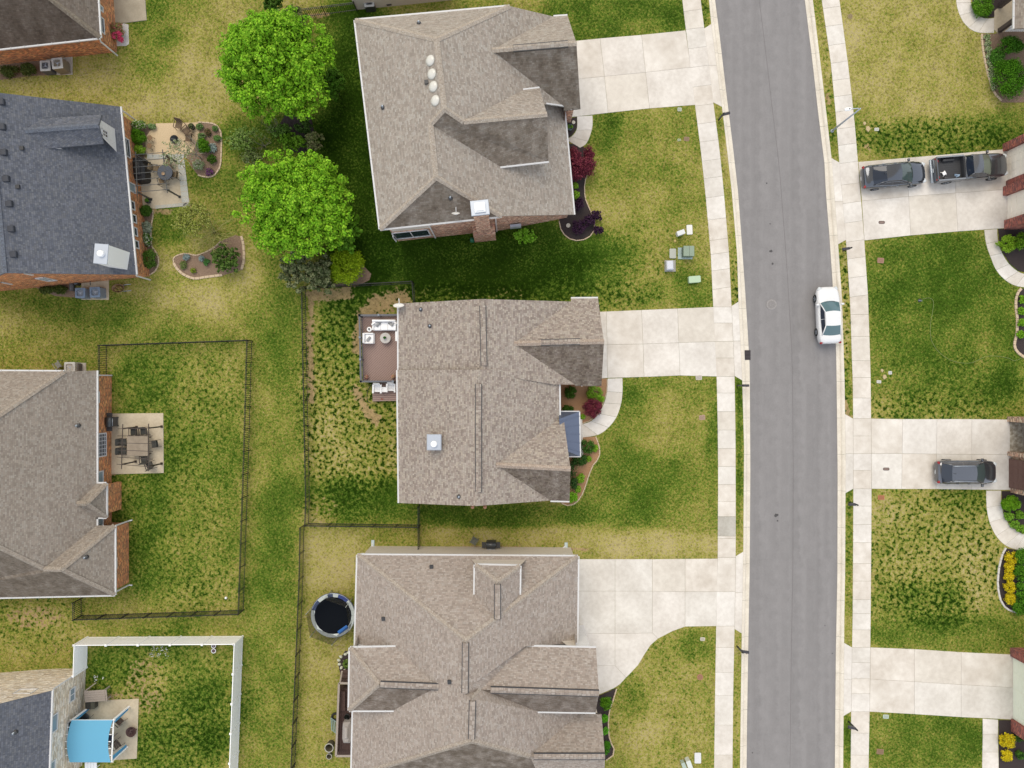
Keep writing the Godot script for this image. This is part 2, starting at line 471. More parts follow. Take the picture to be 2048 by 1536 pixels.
func grid_drive(label: String, rows: Array, mats := []) -> void:
	# rows of flat pixel polylines with the same number of points: one slab in each cell
	var root := thing("driveway", label, "driveway", Vector3.ZERO, 0, "", "structure")
	for j in rows.size() - 1:
		var a: Array = rows[j]
		var b: Array = rows[j + 1]
		for i in range(0, a.size() - 2, 2):
			pave("slab", plan([a[i], a[i + 1], a[i + 2], a[i + 3], b[i + 2], b[i + 3], b[i], b[i + 1]]), slab_mat(), root, 0.034)

func apron(parent: Node, y0: float, y1: float, west: bool) -> void:
	# the flared slope from the sidewalk to the kerb, in three slabs
	var back: Array = CURB_W if west else CURB_E
	var edge: Array = WALK_WR if west else WALK_EL
	var ys := [y0, lerpf(y0, y1, 0.5), y1]
	for i in 2:
		var a: float = ys[i]
		var b: float = ys[i + 1]
		var fa := -9.0 if i == 0 else 0.0
		var fb := 9.0 if i == 1 else 0.0
		pave("apron_slab", plan([xa(edge, a), a, xa(back, a + fa), a + fa, xa(back, b + fb), b + fb, xa(edge, b), b]), slab_mat(), parent, 0.03)

func build_paving() -> void:
	for side in 2:
		var l: Array = WALK_WL if side == 0 else WALK_EL
		var r: Array = WALK_WR if side == 0 else WALK_ER
		var ys := [-60, -22, 21, 57, 95.5, 133, 172, 210, 246, 282, 320, 355, 393.5, 438, 479, 506.5, 539.5, 576.5, 614, 646, 683, 716, 753, 786, 823, 860, 897, 933, 969, 1002.5, 1033, 1072, 1077, 1115, 1183, 1252, 1295, 1344.5, 1391, 1450, 1509.5, 1560, 1620] if side == 0 else [-60, -20, 15, 51, 89, 124.5, 159, 191.5, 222, 256, 289, 325, 368, 405, 444, 482, 516, 554, 592, 629, 673, 721.5, 755, 796, 837, 872, 907, 940.5, 977.5, 1012, 1049, 1085, 1127, 1162, 1199, 1227, 1259.5, 1294.5, 1325, 1357, 1387, 1423, 1466, 1510, 1560, 1620]
		var root := thing("sidewalk", "concrete sidewalk slabs beside the %s" % ("storm drain side of the street" if side == 0 else "white sedan side of the street"), "sidewalk", Vector3.ZERO, 0, "", "structure")
		for i in ys.size() - 1:
			var t := 2.5 if ys[i] < 600 else 0.0
			var t2 := 2.5 if ys[i + 1] < 600 else 0.0
			var m: Material = slab_mat()
			if side == 0 and ys[i] == 1033: m = M.concrete_grey
			pave("slab", plan([xa(l, ys[i]), ys[i] + t, xa(r, ys[i]), ys[i] - t, xa(r, ys[i + 1]), ys[i + 1] - t2, xa(l, ys[i + 1]), ys[i + 1] + t2]), m, root)
		if side == 0:
			apron(root, 57, 205, true); apron(root, 612, 752, true); apron(root, 1112, 1258, true)
		else:
			apron(root, 325, 480, false); apron(root, 837, 977.5, false); apron(root, 1294.5, 1423, false)
	grid_drive("pale two-car driveway of the house with the white skylight domes", [[1120, 85, 1200, 77, 1283, 70, 1371, 61], [1120, 162, 1209, 153, 1291, 145, 1381, 135], [1120, 237, 1216, 226, 1299, 217, 1390, 210]])
	grid_drive("pale two-car driveway beside the utility boxes and storm drain", [[1186, 624, 1213, 623, 1283, 620, 1355, 617, 1426.5, 614], [1186, 690, 1214, 689.5, 1286, 688, 1357.5, 685.5, 1430, 683], [1186, 758, 1215, 756, 1288, 754, 1360, 751, 1433.5, 753]])
	var d := thing("driveway", "wide curved driveway of the house with the trampoline", "driveway", Vector3.ZERO, 0, "", "structure")
	for q in [[1140, 1118, 1230, 1118, 1230, 1182, 1140, 1182], [1230, 1118, 1304.5, 1118, 1304.5, 1182, 1230, 1182], [1304.5, 1118, 1370, 1117.5, 1370, 1183, 1304.5, 1182], [1370, 1117.5, 1435, 1117, 1434, 1183, 1370, 1183], [1140, 1182, 1230, 1182, 1230, 1267, 1140, 1267], [1230, 1182, 1304.5, 1182, 1304.5, 1265.5, 1230, 1267], [1304.5, 1182, 1370, 1183, 1370, 1253, 1345, 1262, 1316, 1277, 1304.5, 1265.5], [1370, 1183, 1434, 1183, 1432, 1252, 1370, 1253], [1140, 1267, 1230, 1267, 1230, 1331, 1140, 1331], [1230, 1267, 1304.5, 1265.5, 1316, 1277, 1301, 1290, 1288, 1310, 1276, 1330, 1262, 1345, 1252, 1355, 1230, 1331], [1140, 1331, 1230, 1331, 1252, 1355, 1240, 1368, 1228, 1376, 1198, 1389, 1140, 1389]]:
		pave("slab", plan(q), slab_mat(), d, 0.034)
	grid_drive("driveway where the black sedan and the pickup stand", [[1716.5, 324, 1810, 316, 1905, 308, 2014, 298], [1723.5, 402, 1817, 393, 1911, 386, 2030, 378], [1728.5, 481, 1821, 471, 1915.5, 463, 2030, 455]])
	grid_drive("driveway in front of the open garage", [[1742, 837, 1805, 838, 1873.5, 838, 1943.5, 838, 2018, 839], [1742.5, 907, 1804, 907, 1873, 908, 1943, 909, 2024, 909], [1743, 977.5, 1803, 978, 1872, 978, 1942.5, 979, 2024, 980]])
	grid_drive("driveway of the house with the yellow flowering shrubs by the path", [[1740.5, 1294.5, 1828.5, 1298, 1922, 1304, 2028, 1309], [1740, 1358, 1828.5, 1363, 1922, 1369, 2028, 1375], [1739, 1423, 1828.5, 1428, 1922, 1434, 2028, 1439]])
	walkway("garden_path", "curved concrete path beside the round planter bed", [1185, 231, 1185, 252, 1180, 272, 1172, 288, 1160, 296], [1154, 233, 1154, 255, 1148, 268, 1138, 276, 1130, 278], 3)
	walkway("garden_path", "curved concrete path to the metal porch roof", [1245, 756, 1245, 785, 1242, 808, 1233, 834, 1217, 855, 1195, 870, 1158, 876], [1215, 757, 1214, 783, 1208, 806, 1197, 827, 1182, 842, 1165, 848, 1155, 848], 6)
	walkway("garden_path", "curved concrete path leading to the tan porch floor", [1910, -30, 1912, 0, 1916, 22, 1927, 45, 1943, 60, 1962, 66, 1988, 66], [1940, -30, 1941, 0, 1945, 18, 1954, 30, 1966, 36, 1978, 37, 1988, 36], 5)
	walkway("garden_path", "curved concrete path past the dark mulch bed and brick garage wall", [1968, 460, 1972, 488, 1980, 512, 1992, 540, 2010, 560, 2032, 572, 2062, 576], [1994, 458, 1996, 482, 2004, 506, 2018, 528, 2036, 543, 2050, 548, 2062, 549], 6)
	walkway("garden_path", "curved concrete path around the round boxwood", [1972, 981, 1973, 1015, 1979, 1045, 1992, 1072, 2010, 1090, 2032, 1099, 2062, 1102], [2002, 981, 2003, 1010, 2010, 1035, 2022, 1052, 2040, 1065, 2050, 1068, 2062, 1069], 6)
	walkway("garden_path", "straight concrete path beside the black bed with yellow flowers", [1965, 1437, 1965, 1480, 1964, 1530, 1964, 1590], [1996, 1439, 1996, 1480, 1997, 1530, 1997, 1590], 4)
	var patios := [["tan concrete patio under the black pergola and round table", [270, 316, 368, 312, 371, 345, 378, 393, 380, 411, 306, 418, 279, 416]], ["tan concrete patio with the gazebo frame and dining table", [210, 827, 327, 826, 328, 946, 214, 949]], ["sandy concrete patio under the blue canopy", [160, 1402, 278, 1397, 274, 1517, 160, 1524]], ["weathered concrete patio beside the pink azalea", [205, -40, 288, -45, 294, 41, 246, 47, 226, 45, 212, 30]], ["tan porch floor with dark railings", [1988, 22, 2000, 12, 2035, -8, 2050, 0, 2050, 60, 1995, 66, 1988, 60]]]
	for p in patios:
		var pt: MeshInstance3D = pave("patio", plan(p[1]), textured(seen(182, 172, 152), "concrete", 5.0) if "weathered" in p[0] else M.patio, self, 0.05, 0.02)
		tag(pt, p[0], "patio", "", "structure")
	var border := thing("paver_border", "grey paver border along the edge of the pergola patio", "paving", Vector3.ZERO, 0, "", "structure")
	for i in 6: pave("paver", plan([294 + i * 12.5, 309, 306 + i * 12.5, 308.6, 306.5 + i * 12.5, 318, 294.5 + i * 12.5, 318.4]), textured(seen(206, 208, 202), "speck", 1.0), border, 0.058)
	for i in 9: pave("paver", plan([355 + i * 1.15, 318 + i * 11, 369 + i * 1.25, 317 + i * 11, 370.2 + i * 1.25, 327.5 + i * 11, 356.1 + i * 1.15, 328.5 + i * 11]), textured(seen(208, 209, 200), "speck", 1.0), border, 0.058)
	for i in 6: pave("paver", plan([311 + i * 11, 411 - i * 1.0, 321.6 + i * 11, 410 - i, 322 + i * 11, 417 - i, 311.4 + i * 11, 418 - i]), textured(seen(208, 207, 196), "speck", 1.0), border, 0.058)

const BEDS := [
	["mulch", "black mulch bed around the round planter", [1120, 240, 1154, 234, 1154, 255, 1147, 268, 1136, 277, 1118, 278]],
	["mulch", "black mulch bed under the purple shrubs", [1130, 285, 1165, 292, 1174, 300, 1178, 330, 1170, 360, 1170, 395, 1180, 420, 1188, 440, 1187, 465, 1166, 480, 1142, 479, 1124, 464, 1118, 440, 1118, 425, 1136, 400]],
	["bark_chips", "orange bark bed with the red maple by the curved path", [1105, 757, 1214, 757, 1214, 783, 1207, 806, 1196, 827, 1181, 842, 1163, 848, 1150, 848, 1105, 845]],
	["bark_chips", "pinkish bark bed below the metal porch roof", [1120, 878, 1191, 873, 1198, 892, 1198, 914, 1186, 930, 1176, 955, 1168, 980, 1156, 1001, 1140, 1011, 1120, 1004, 1105, 990]],
	["mulch", "dark mulch bed beside the wide curved driveway", [1170, 1391, 1197, 1391, 1233, 1376, 1226, 1400, 1218, 1425, 1217, 1465, 1222, 1485, 1228, 1498, 1226, 1510, 1212, 1520, 1170, 1525]],
	["mulch_brown", "long bed behind the brick edging by the porch", [1963, 68, 1988, 68, 2055, 50, 2055, 205, 2003, 205, 1985, 180, 1972, 115]],
	["mulch", "green planted bed inside the curve of the porch path", [1943, -40, 1945, 18, 1955, 31, 1968, 36, 1987, 35, 2005, 8, 2040, -20]],
	["mulch", "dark mulch bed inside the curved path by the brick garage", [1996, 458, 1998, 482, 2005, 505, 2019, 527, 2037, 542, 2055, 546, 2055, 456]],
	["mulch", "dark mulch bed with bright green clumps behind stone edging", [2040, 577, 2034, 590, 2032, 610, 2036, 640, 2034, 668, 2029, 688, 2036, 705, 2055, 718, 2060, 578]],
	["mulch", "black mulch bed with the round boxwood", [2003, 982, 2004, 1010, 2011, 1034, 2023, 1051, 2040, 1064, 2055, 1067, 2055, 982]],
	["mulch", "dark mulch bed with the row of yellow shrubs", [2011, 1096, 2002, 1112, 1997, 1140, 1995, 1165, 1998, 1190, 2006, 1210, 2022, 1222, 2055, 1228, 2055, 1104]],
	["mulch", "black mulch bed with yellow flowers beside the straight path", [1997, 1440, 2030, 1440, 2060, 1440, 2060, 1590, 1998, 1590]],
	["gravel", "tan pea gravel circle around the fire pit", [291, 276, 300, 262, 312, 256, 312, 247, 398, 245, 399, 262, 393, 290, 384, 304, 366, 309, 292, 310]],
	["mulch_brown", "mulched flower bed curving beside the gravel", [399, 246, 418, 246, 432, 250, 440, 260, 443, 275, 442, 325, 436, 342, 425, 353, 410, 354, 396, 350, 380, 330, 371, 312, 385, 304, 394, 290, 400, 262]],
	["mulch_brown", "kidney shaped flower bed ringed with pale stones", [348, 527, 347, 520, 354, 511, 374, 507, 392, 511, 412, 504, 430, 494, 442, 482, 470, 470, 484, 474, 487, 492, 487, 524, 482, 540, 445, 551, 412, 555, 388, 557, 372, 552, 358, 544]],
	["mulch_brown", "narrow planted bed along the brick house wall", [272, 418, 306, 419, 306, 435, 303, 452, 303, 490, 314, 505, 318, 525, 310, 543, 296, 550, 280, 548]],
	["mulch_brown", "narrow planted bed between house wall and gravel", [254, 250, 312, 248, 312, 258, 298, 266, 290, 276, 291, 316, 268, 318]],
	["mulch_brown", "bare soil under the dense shrubs at the side of the brick house", [0, 124, 95, 112, 100, 150, 60, 152, 0, 160]],
	["mulch_brown", "strip of brown soil below the gable windows", [72, 575, 150, 568, 150, 595, 110, 592]],
	["edging_white", "pale gravel strip around the pink azalea", [214, 50, 248, 47, 257, 49, 258, 88, 252, 92, 224, 92]],
	["mulch_brown", "pale dry mulch patch beside the yellow green bush", [690, 545, 716, 528, 726, 530, 736, 541, 743, 548, 739, 560, 728, 566, 712, 571, 690, 572, 662, 574]],
	["mulch", "dark planting mulch under the two maples", [572, 228, 598, 222, 622, 232, 628, 262, 622, 296, 604, 308, 578, 300, 562, 280, 558, 250]],
	["mulch", "small dark bed ringed with white stones behind the deck", [690, 1302, 712, 1300, 712, 1346, 680, 1346, 676, 1325]],
]
func build_beds() -> void:
	for b in BEDS:
		var poly := plan(b[2])
		paved.append(poly)
		var o := obj("mulch_bed", prism(ms(), poly, -0.03, 0.026 + 0.004 * (used.get("mulch_bed", 0) % 3), 0.01), M[b[0]], self)
		tag(o, b[1], "flower bed", "", "structure")
	# edging: stones set along a line
	var lines := [
		["edging", "pale stones ringing the kidney shaped bed, lower side", [348, 526, 352, 534, 366, 548, 388, 557, 412, 554, 445, 550], 0.34, 0.2],
		["edging", "pale stones of the kidney bed under the maple", [483, 472, 487, 490, 488, 520, 483, 540], 0.34, 0.2],
		["edging", "thin pale edging along the upper side of the kidney bed", [348, 526, 346, 520, 354, 511, 374, 507, 392, 511, 412, 504, 430, 494, 442, 482], 0.3, 0.1],
		["edging", "tan edging stones round the flower bed by the gravel", [396, 245, 418, 246, 432, 250, 440, 260, 443, 275, 442, 325, 436, 342, 425, 353, 410, 354, 396, 350], 0.3, 0.12],
		["edging", "tan edging beside the path bed below the pergola", [306, 420, 306, 436, 303, 452, 303, 490, 314, 506, 318, 525, 311, 542, 297, 551], 0.35, 0.1],
		["edging", "brick edging along the porch side bed", [1963, 68, 1965, 95, 1970, 125, 1978, 158, 1988, 185, 2003, 202], 0.4, 0.14],
		["edging", "stone edging beside the bright green clumps", [2042, 577, 2034, 588, 2031, 610, 2034, 640, 2033, 668, 2028, 688, 2034, 704, 2054, 718], 0.32, 0.2],
		["edging_white", "white kerb edging round the yellow shrubs", [2011, 1095, 2003, 1112, 1997, 1140, 1995, 1165, 1998, 1190, 2006, 1210, 2020, 1221, 2035, 1225], 0.5, 0.14],
		["edging", "beige edging round the bed by the wide driveway", [1233, 1377, 1226, 1400, 1218, 1425, 1217, 1465, 1222, 1485, 1228, 1498, 1226, 1510, 1212, 1520], 0.5, 0.1],
		["edging", "stone edging round the pinkish bark bed", [1191, 873, 1198, 892, 1198, 914, 1186, 930, 1176, 955, 1168, 980, 1156, 1001, 1140, 1011, 1122, 1006], 0.45, 0.1],
		["edging", "brown edging between the red maple bed and the path", [1214, 758, 1213, 783, 1206, 806, 1195, 827, 1180, 841, 1160, 848], 0.5, 0.06],
		["edging", "beige edging of the purple shrub bed", [1177, 345, 1170, 362, 1170, 395, 1180, 420, 1188, 440, 1187, 465, 1166, 480, 1142, 479, 1124, 464, 1118, 442], 0.5, 0.08],
	]
	for e in lines:
		var root := thing("stone_edging", e[1], "edging")
		var pts := plan(smoothed(e[2], 10))
		var want: float = e[3]
		var run := PackedVector2Array([pts[0]])
		var d := 0.0
		for i in range(1, pts.size()):
			d += pts[i].distance_to(pts[i - 1])
			run.append(pts[i])
			if d >= want or i == pts.size() - 1:
				var a := run[0]
				var b := run[-1]
				var dir := (b - a).normalized()
				var st := ms()
				prism(st, rect(-d / 2 + 0.01, -e[4] / 2, d / 2 - 0.01, e[4] / 2, 0.02, 2), -0.02, 0.07 + rng.randf() * 0.025, 0.018)
				var s := obj("stone", st, M[e[0]], root)
				s.position = Vector3((a.x + b.x) / 2, 0, (a.y + b.y) / 2)
				s.rotation.y = -dir.angle() + rng.randf_range(-0.04, 0.04)
				run = PackedVector2Array([pts[i]])
				d = 0.0

# lawn patches: [x, y, rx, ry, change of green (some with shade painted in), change of clumpiness, bare earth]
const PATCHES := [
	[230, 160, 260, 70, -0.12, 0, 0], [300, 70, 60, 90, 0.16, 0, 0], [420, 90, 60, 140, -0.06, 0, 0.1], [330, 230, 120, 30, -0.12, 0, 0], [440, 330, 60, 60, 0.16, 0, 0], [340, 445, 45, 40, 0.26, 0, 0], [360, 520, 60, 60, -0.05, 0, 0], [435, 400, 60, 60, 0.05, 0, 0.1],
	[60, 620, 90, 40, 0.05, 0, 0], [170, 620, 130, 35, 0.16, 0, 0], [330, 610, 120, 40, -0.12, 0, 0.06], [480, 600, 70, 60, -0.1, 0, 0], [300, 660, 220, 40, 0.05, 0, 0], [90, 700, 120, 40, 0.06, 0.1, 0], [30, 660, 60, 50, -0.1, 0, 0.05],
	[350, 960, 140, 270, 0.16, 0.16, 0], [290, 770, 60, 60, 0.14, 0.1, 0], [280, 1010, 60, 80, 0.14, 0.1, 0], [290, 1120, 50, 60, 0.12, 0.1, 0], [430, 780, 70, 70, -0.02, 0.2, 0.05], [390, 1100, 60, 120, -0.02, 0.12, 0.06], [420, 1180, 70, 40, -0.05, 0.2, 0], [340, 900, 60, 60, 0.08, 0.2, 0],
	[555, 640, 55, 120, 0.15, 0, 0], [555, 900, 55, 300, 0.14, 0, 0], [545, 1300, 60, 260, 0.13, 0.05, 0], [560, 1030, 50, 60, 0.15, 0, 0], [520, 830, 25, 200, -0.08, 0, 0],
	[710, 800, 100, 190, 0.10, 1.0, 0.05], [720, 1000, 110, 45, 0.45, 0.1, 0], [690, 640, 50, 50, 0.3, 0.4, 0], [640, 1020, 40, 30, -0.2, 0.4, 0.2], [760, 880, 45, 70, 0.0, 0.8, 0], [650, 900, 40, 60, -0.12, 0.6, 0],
	[715, 280, 75, 300, 0.74, 0.0, 0], [560, 270, 110, 45, 0.35, 0, 0], [960, 520, 260, 80, 0.72, 0.0, 0], [1220, 560, 130, 60, 0.12, 0.1, 0], [1150, 590, 150, 30, 0.1, 0.5, 0.08], [900, 590, 140, 22, 0.1, 0.9, 0.15], [1290, 500, 110, 50, 0.0, 0.1, 0], [1300, 340, 120, 130, 0.08, 0.05, 0], [1200, 250, 40, 50, 0.22, 0, 0], [1260, 400, 70, 40, -0.12, 0, 0], [1240, 30, 150, 60, 0.36, 0.1, 0], [1280, 60, 100, 20, -0.1, 0, 0], [1390, 580, 40, 50, 0.2, 0, 0],  # strips beside and below the domed house: deep green turf plus painted shade
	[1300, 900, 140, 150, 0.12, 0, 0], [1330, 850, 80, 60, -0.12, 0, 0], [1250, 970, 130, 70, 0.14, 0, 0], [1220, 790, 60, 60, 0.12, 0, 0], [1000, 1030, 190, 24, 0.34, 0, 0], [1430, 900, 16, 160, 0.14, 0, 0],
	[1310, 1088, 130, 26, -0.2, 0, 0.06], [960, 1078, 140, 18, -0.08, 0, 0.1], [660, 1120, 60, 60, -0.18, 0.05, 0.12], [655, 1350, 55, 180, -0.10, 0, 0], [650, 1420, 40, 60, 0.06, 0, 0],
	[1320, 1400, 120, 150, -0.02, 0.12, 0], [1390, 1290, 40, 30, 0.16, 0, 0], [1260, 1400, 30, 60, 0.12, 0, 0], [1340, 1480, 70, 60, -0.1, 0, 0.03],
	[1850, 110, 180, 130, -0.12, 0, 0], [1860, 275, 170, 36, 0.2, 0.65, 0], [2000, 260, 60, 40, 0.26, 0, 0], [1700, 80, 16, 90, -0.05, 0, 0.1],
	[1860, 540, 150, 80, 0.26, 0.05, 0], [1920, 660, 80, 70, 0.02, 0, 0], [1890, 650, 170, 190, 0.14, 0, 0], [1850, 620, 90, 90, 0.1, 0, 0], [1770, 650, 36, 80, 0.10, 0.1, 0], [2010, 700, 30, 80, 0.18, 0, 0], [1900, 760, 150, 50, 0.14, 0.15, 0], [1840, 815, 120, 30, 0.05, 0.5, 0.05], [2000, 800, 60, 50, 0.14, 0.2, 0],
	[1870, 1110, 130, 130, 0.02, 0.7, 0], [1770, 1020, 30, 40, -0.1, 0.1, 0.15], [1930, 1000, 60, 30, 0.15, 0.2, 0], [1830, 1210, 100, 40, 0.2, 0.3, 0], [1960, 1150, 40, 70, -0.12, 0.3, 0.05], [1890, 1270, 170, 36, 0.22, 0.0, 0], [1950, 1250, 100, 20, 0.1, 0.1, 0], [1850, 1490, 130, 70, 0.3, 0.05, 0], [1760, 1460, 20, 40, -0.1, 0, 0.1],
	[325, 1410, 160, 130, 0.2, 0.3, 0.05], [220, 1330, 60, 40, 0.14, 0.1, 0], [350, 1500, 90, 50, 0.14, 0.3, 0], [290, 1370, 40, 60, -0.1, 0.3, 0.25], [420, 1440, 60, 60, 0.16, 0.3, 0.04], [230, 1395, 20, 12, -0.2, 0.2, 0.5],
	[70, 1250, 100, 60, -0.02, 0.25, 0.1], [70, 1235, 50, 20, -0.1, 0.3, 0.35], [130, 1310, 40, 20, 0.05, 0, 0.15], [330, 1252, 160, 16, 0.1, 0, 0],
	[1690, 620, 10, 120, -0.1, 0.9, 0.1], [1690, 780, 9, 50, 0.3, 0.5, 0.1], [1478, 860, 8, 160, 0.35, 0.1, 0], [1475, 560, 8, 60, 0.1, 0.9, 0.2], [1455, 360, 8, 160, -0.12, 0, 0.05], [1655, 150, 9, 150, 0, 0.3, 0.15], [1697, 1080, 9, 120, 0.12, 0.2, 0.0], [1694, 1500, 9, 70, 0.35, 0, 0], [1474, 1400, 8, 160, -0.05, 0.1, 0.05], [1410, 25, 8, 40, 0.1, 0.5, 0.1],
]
const BARE := [[620, 590, 700, 590, 8], [752, 612, 800, 600, 20], [728, 632, 760, 608, 16], [716, 675, 726, 632, 11], [630, 592, 690, 586, 12], [713, 700, 716, 665, 9], [622, 600, 625, 660, 5], [618, 650, 624, 800, 6], [712, 780, 738, 830, 9], [735, 825, 752, 838, 11], [690, 578, 726, 552, 8], [615, 33, 655, 28, 4], [260, 270, 250, 280, 2], [225, 950, 230, 946, 4], [373, 400, 376, 412, 6], [310, 422, 340, 424, 5], [1172, 1099, 1060, 1097, 3], [900, 1096, 1060, 1097, 3], [1654, 190, 1658, 205, 3], [1688, 800, 1700, 835, 4], [1729, 290, 1738, 296, 4]]

func ramp() -> Array:
	var stops := [[0.0, [224, 208, 152]], [0.16, [216, 204, 130]], [0.32, [202, 192, 104]], [0.48, [166, 172, 76]], [0.62, [128, 154, 58]], [0.78, [90, 124, 38]], [0.9, [62, 94, 22]], [1.0, [42, 70, 10]]]
	var out := []
	for i in 256:
		var t := i / 255.0
		for k in stops.size() - 1:
			if t <= stops[k + 1][0]:
				var f: float = (t - stops[k][0]) / (stops[k + 1][0] - stops[k][0])
				var a: Array = stops[k][1]
				var b: Array = stops[k + 1][1]
				out.append([lerpf(a[0], b[0], f), lerpf(a[1], b[1], f), lerpf(a[2], b[2], f)])
				break
	return out

var lawn_image: Image
func build_lawn() -> void:
	# coarse map of how green (with some painted shade), clumpy and bare the turf is, then fine blades and clumps over it
	var cw := 256
	var chh := 192
	var zone := PackedByteArray()
	zone.resize(cw * chh * 3)
	for j in chh:
		for i in cw:
			var x := i * 8.0 + 4
			var y := j * 8.0 + 4
			var g := 0.40
			var c := 0.06
			var e := 0.0
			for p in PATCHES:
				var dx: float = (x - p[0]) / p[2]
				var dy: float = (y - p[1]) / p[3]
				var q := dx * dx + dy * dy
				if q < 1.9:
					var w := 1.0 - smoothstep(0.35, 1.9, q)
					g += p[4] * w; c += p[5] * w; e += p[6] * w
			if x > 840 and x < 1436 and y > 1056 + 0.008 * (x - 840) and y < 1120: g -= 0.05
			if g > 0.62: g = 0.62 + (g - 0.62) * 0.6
			var o := (j * cw + i) * 3
			zone[o] = int(clampf(g, 0, 1) * 255); zone[o + 1] = int(clampf(c, 0, 1) * 255); zone[o + 2] = int(clampf(e, 0, 1) * 255)
	var zi := Image.create_from_data(cw, chh, false, Image.FORMAT_RGB8, zone)
	zi.resize(2048, 1536, Image.INTERPOLATE_CUBIC)
	var zb := zi.get_data()
	var blade := noise_bytes(2048, 1536, 0.19, 2, 31, FastNoiseLite.TYPE_SIMPLEX_SMOOTH, false)
	var clump := noise_bytes(2048, 1536, 0.09, 3, 47, FastNoiseLite.TYPE_SIMPLEX_SMOOTH, false)
	var patch := noise_bytes(2048, 1536, 0.012, 4, 59, FastNoiseLite.TYPE_SIMPLEX_SMOOTH, false)
	var drift := noise_bytes(2048, 1536, 0.0035, 3, 61, FastNoiseLite.TYPE_SIMPLEX_SMOOTH, false)
	# worn, bare streaks
	var bare := PackedByteArray()
	bare.resize(512 * 384)
	for b in BARE:
		var A := Vector2(b[0], b[1])
		var B := Vector2(b[2], b[3])
		var R: float = b[4]
		for j in range(maxi(0, int(minf(A.y, B.y) - 2 * R) / 4), mini(383, int(maxf(A.y, B.y) + 2 * R) / 4 + 1)):
			for i in range(maxi(0, int(minf(A.x, B.x) - 2 * R) / 4), mini(511, int(maxf(A.x, B.x) + 2 * R) / 4 + 1)):
				var p := Vector2(i * 4 + 2, j * 4 + 2)
				var d := p.distance_to(Geometry2D.get_closest_point_to_segment(p, A, B))
				bare[j * 512 + i] = maxi(bare[j * 512 + i], int(255 * (1.0 - smoothstep(0.4 * R, 1.5 * R, d))))
	var bi := Image.create_from_data(512, 384, false, Image.FORMAT_L8, bare)
	bi.resize(2048, 1536, Image.INTERPOLATE_BILINEAR)
	var bb := bi.get_data()
	var rp := ramp()
	var out := PackedByteArray()
	out.resize(2048 * 1536 * 3)
	var lut := PackedByteArray()
	for c in rp:
		var s := seen(c[0], c[1], c[2])
		lut.append(int(s.r * 255)); lut.append(int(s.g * 255)); lut.append(int(s.b * 255))
	var soil := seen(214, 184, 138)
	var sr := int(soil.r * 255)
	var sg := int(soil.g * 255)
	var sb := int(soil.b * 255)
	var hash_ := 12345
	for i in 2048 * 1536:
		hash_ = (hash_ * 1103515245 + 12345) & 0x7fffffff
		var j := i * 3
		var cl := clump[i] - 128
		var bl := blade[i] - 128
		var cc := zb[j + 1]
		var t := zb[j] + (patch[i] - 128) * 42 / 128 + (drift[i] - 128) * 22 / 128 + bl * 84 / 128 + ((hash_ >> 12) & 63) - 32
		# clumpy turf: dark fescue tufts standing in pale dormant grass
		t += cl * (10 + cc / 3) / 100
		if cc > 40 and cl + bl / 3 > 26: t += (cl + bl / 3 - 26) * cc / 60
		t = clampi(t, 0, mini(252, maxi(208 + cc / 5, zb[j] + 6))) * 3  # greenest zones go darker still, deepened for shade around the domed house
		var e := zb[j + 2] * 2 + bb[j / 3] * 2
		e = e - 190 + (-cl * 4 + (patch[i] - 128) - bl * 2) * mini(e, 180) / 180 if e > 24 else 0
		var f := 206 + ((hash_ >> 18) & 31) + bl / 6
		if e > 0:
			e = mini(e * 2, 230)
			out[j] = (lut[t] * (255 - e) + sr * e) / 255 * f / 255
			out[j + 1] = (lut[t + 1] * (255 - e) + sg * e) / 255 * f / 255
			out[j + 2] = (lut[t + 2] * (255 - e) + sb * e) / 255 * f / 255
		else:
			out[j] = lut[t] * f / 255; out[j + 1] = lut[t + 1] * f / 255; out[j + 2] = lut[t + 2] * f / 255
	lawn_image = Image.create_from_data(2048, 1536, false, Image.FORMAT_RGB8, out)
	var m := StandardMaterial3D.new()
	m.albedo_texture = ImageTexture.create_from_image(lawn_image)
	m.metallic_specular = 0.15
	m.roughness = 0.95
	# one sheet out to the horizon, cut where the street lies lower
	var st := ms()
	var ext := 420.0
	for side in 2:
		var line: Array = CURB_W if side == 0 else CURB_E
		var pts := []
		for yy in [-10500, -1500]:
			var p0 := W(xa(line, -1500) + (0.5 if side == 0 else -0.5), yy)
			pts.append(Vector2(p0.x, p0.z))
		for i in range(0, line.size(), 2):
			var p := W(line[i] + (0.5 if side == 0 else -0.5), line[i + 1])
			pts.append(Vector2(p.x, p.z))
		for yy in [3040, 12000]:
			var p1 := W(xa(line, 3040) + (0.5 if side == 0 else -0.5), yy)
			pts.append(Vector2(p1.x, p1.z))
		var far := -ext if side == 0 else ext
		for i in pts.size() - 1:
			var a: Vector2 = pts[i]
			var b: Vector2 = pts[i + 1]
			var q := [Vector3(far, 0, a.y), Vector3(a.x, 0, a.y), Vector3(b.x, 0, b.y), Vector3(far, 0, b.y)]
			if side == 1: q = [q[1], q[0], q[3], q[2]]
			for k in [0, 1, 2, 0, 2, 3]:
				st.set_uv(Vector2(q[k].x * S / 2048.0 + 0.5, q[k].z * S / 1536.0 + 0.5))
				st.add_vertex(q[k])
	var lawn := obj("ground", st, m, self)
	tag(lawn, "patchy green and dormant tan lawns around all the houses", "lawn", "", "structure")

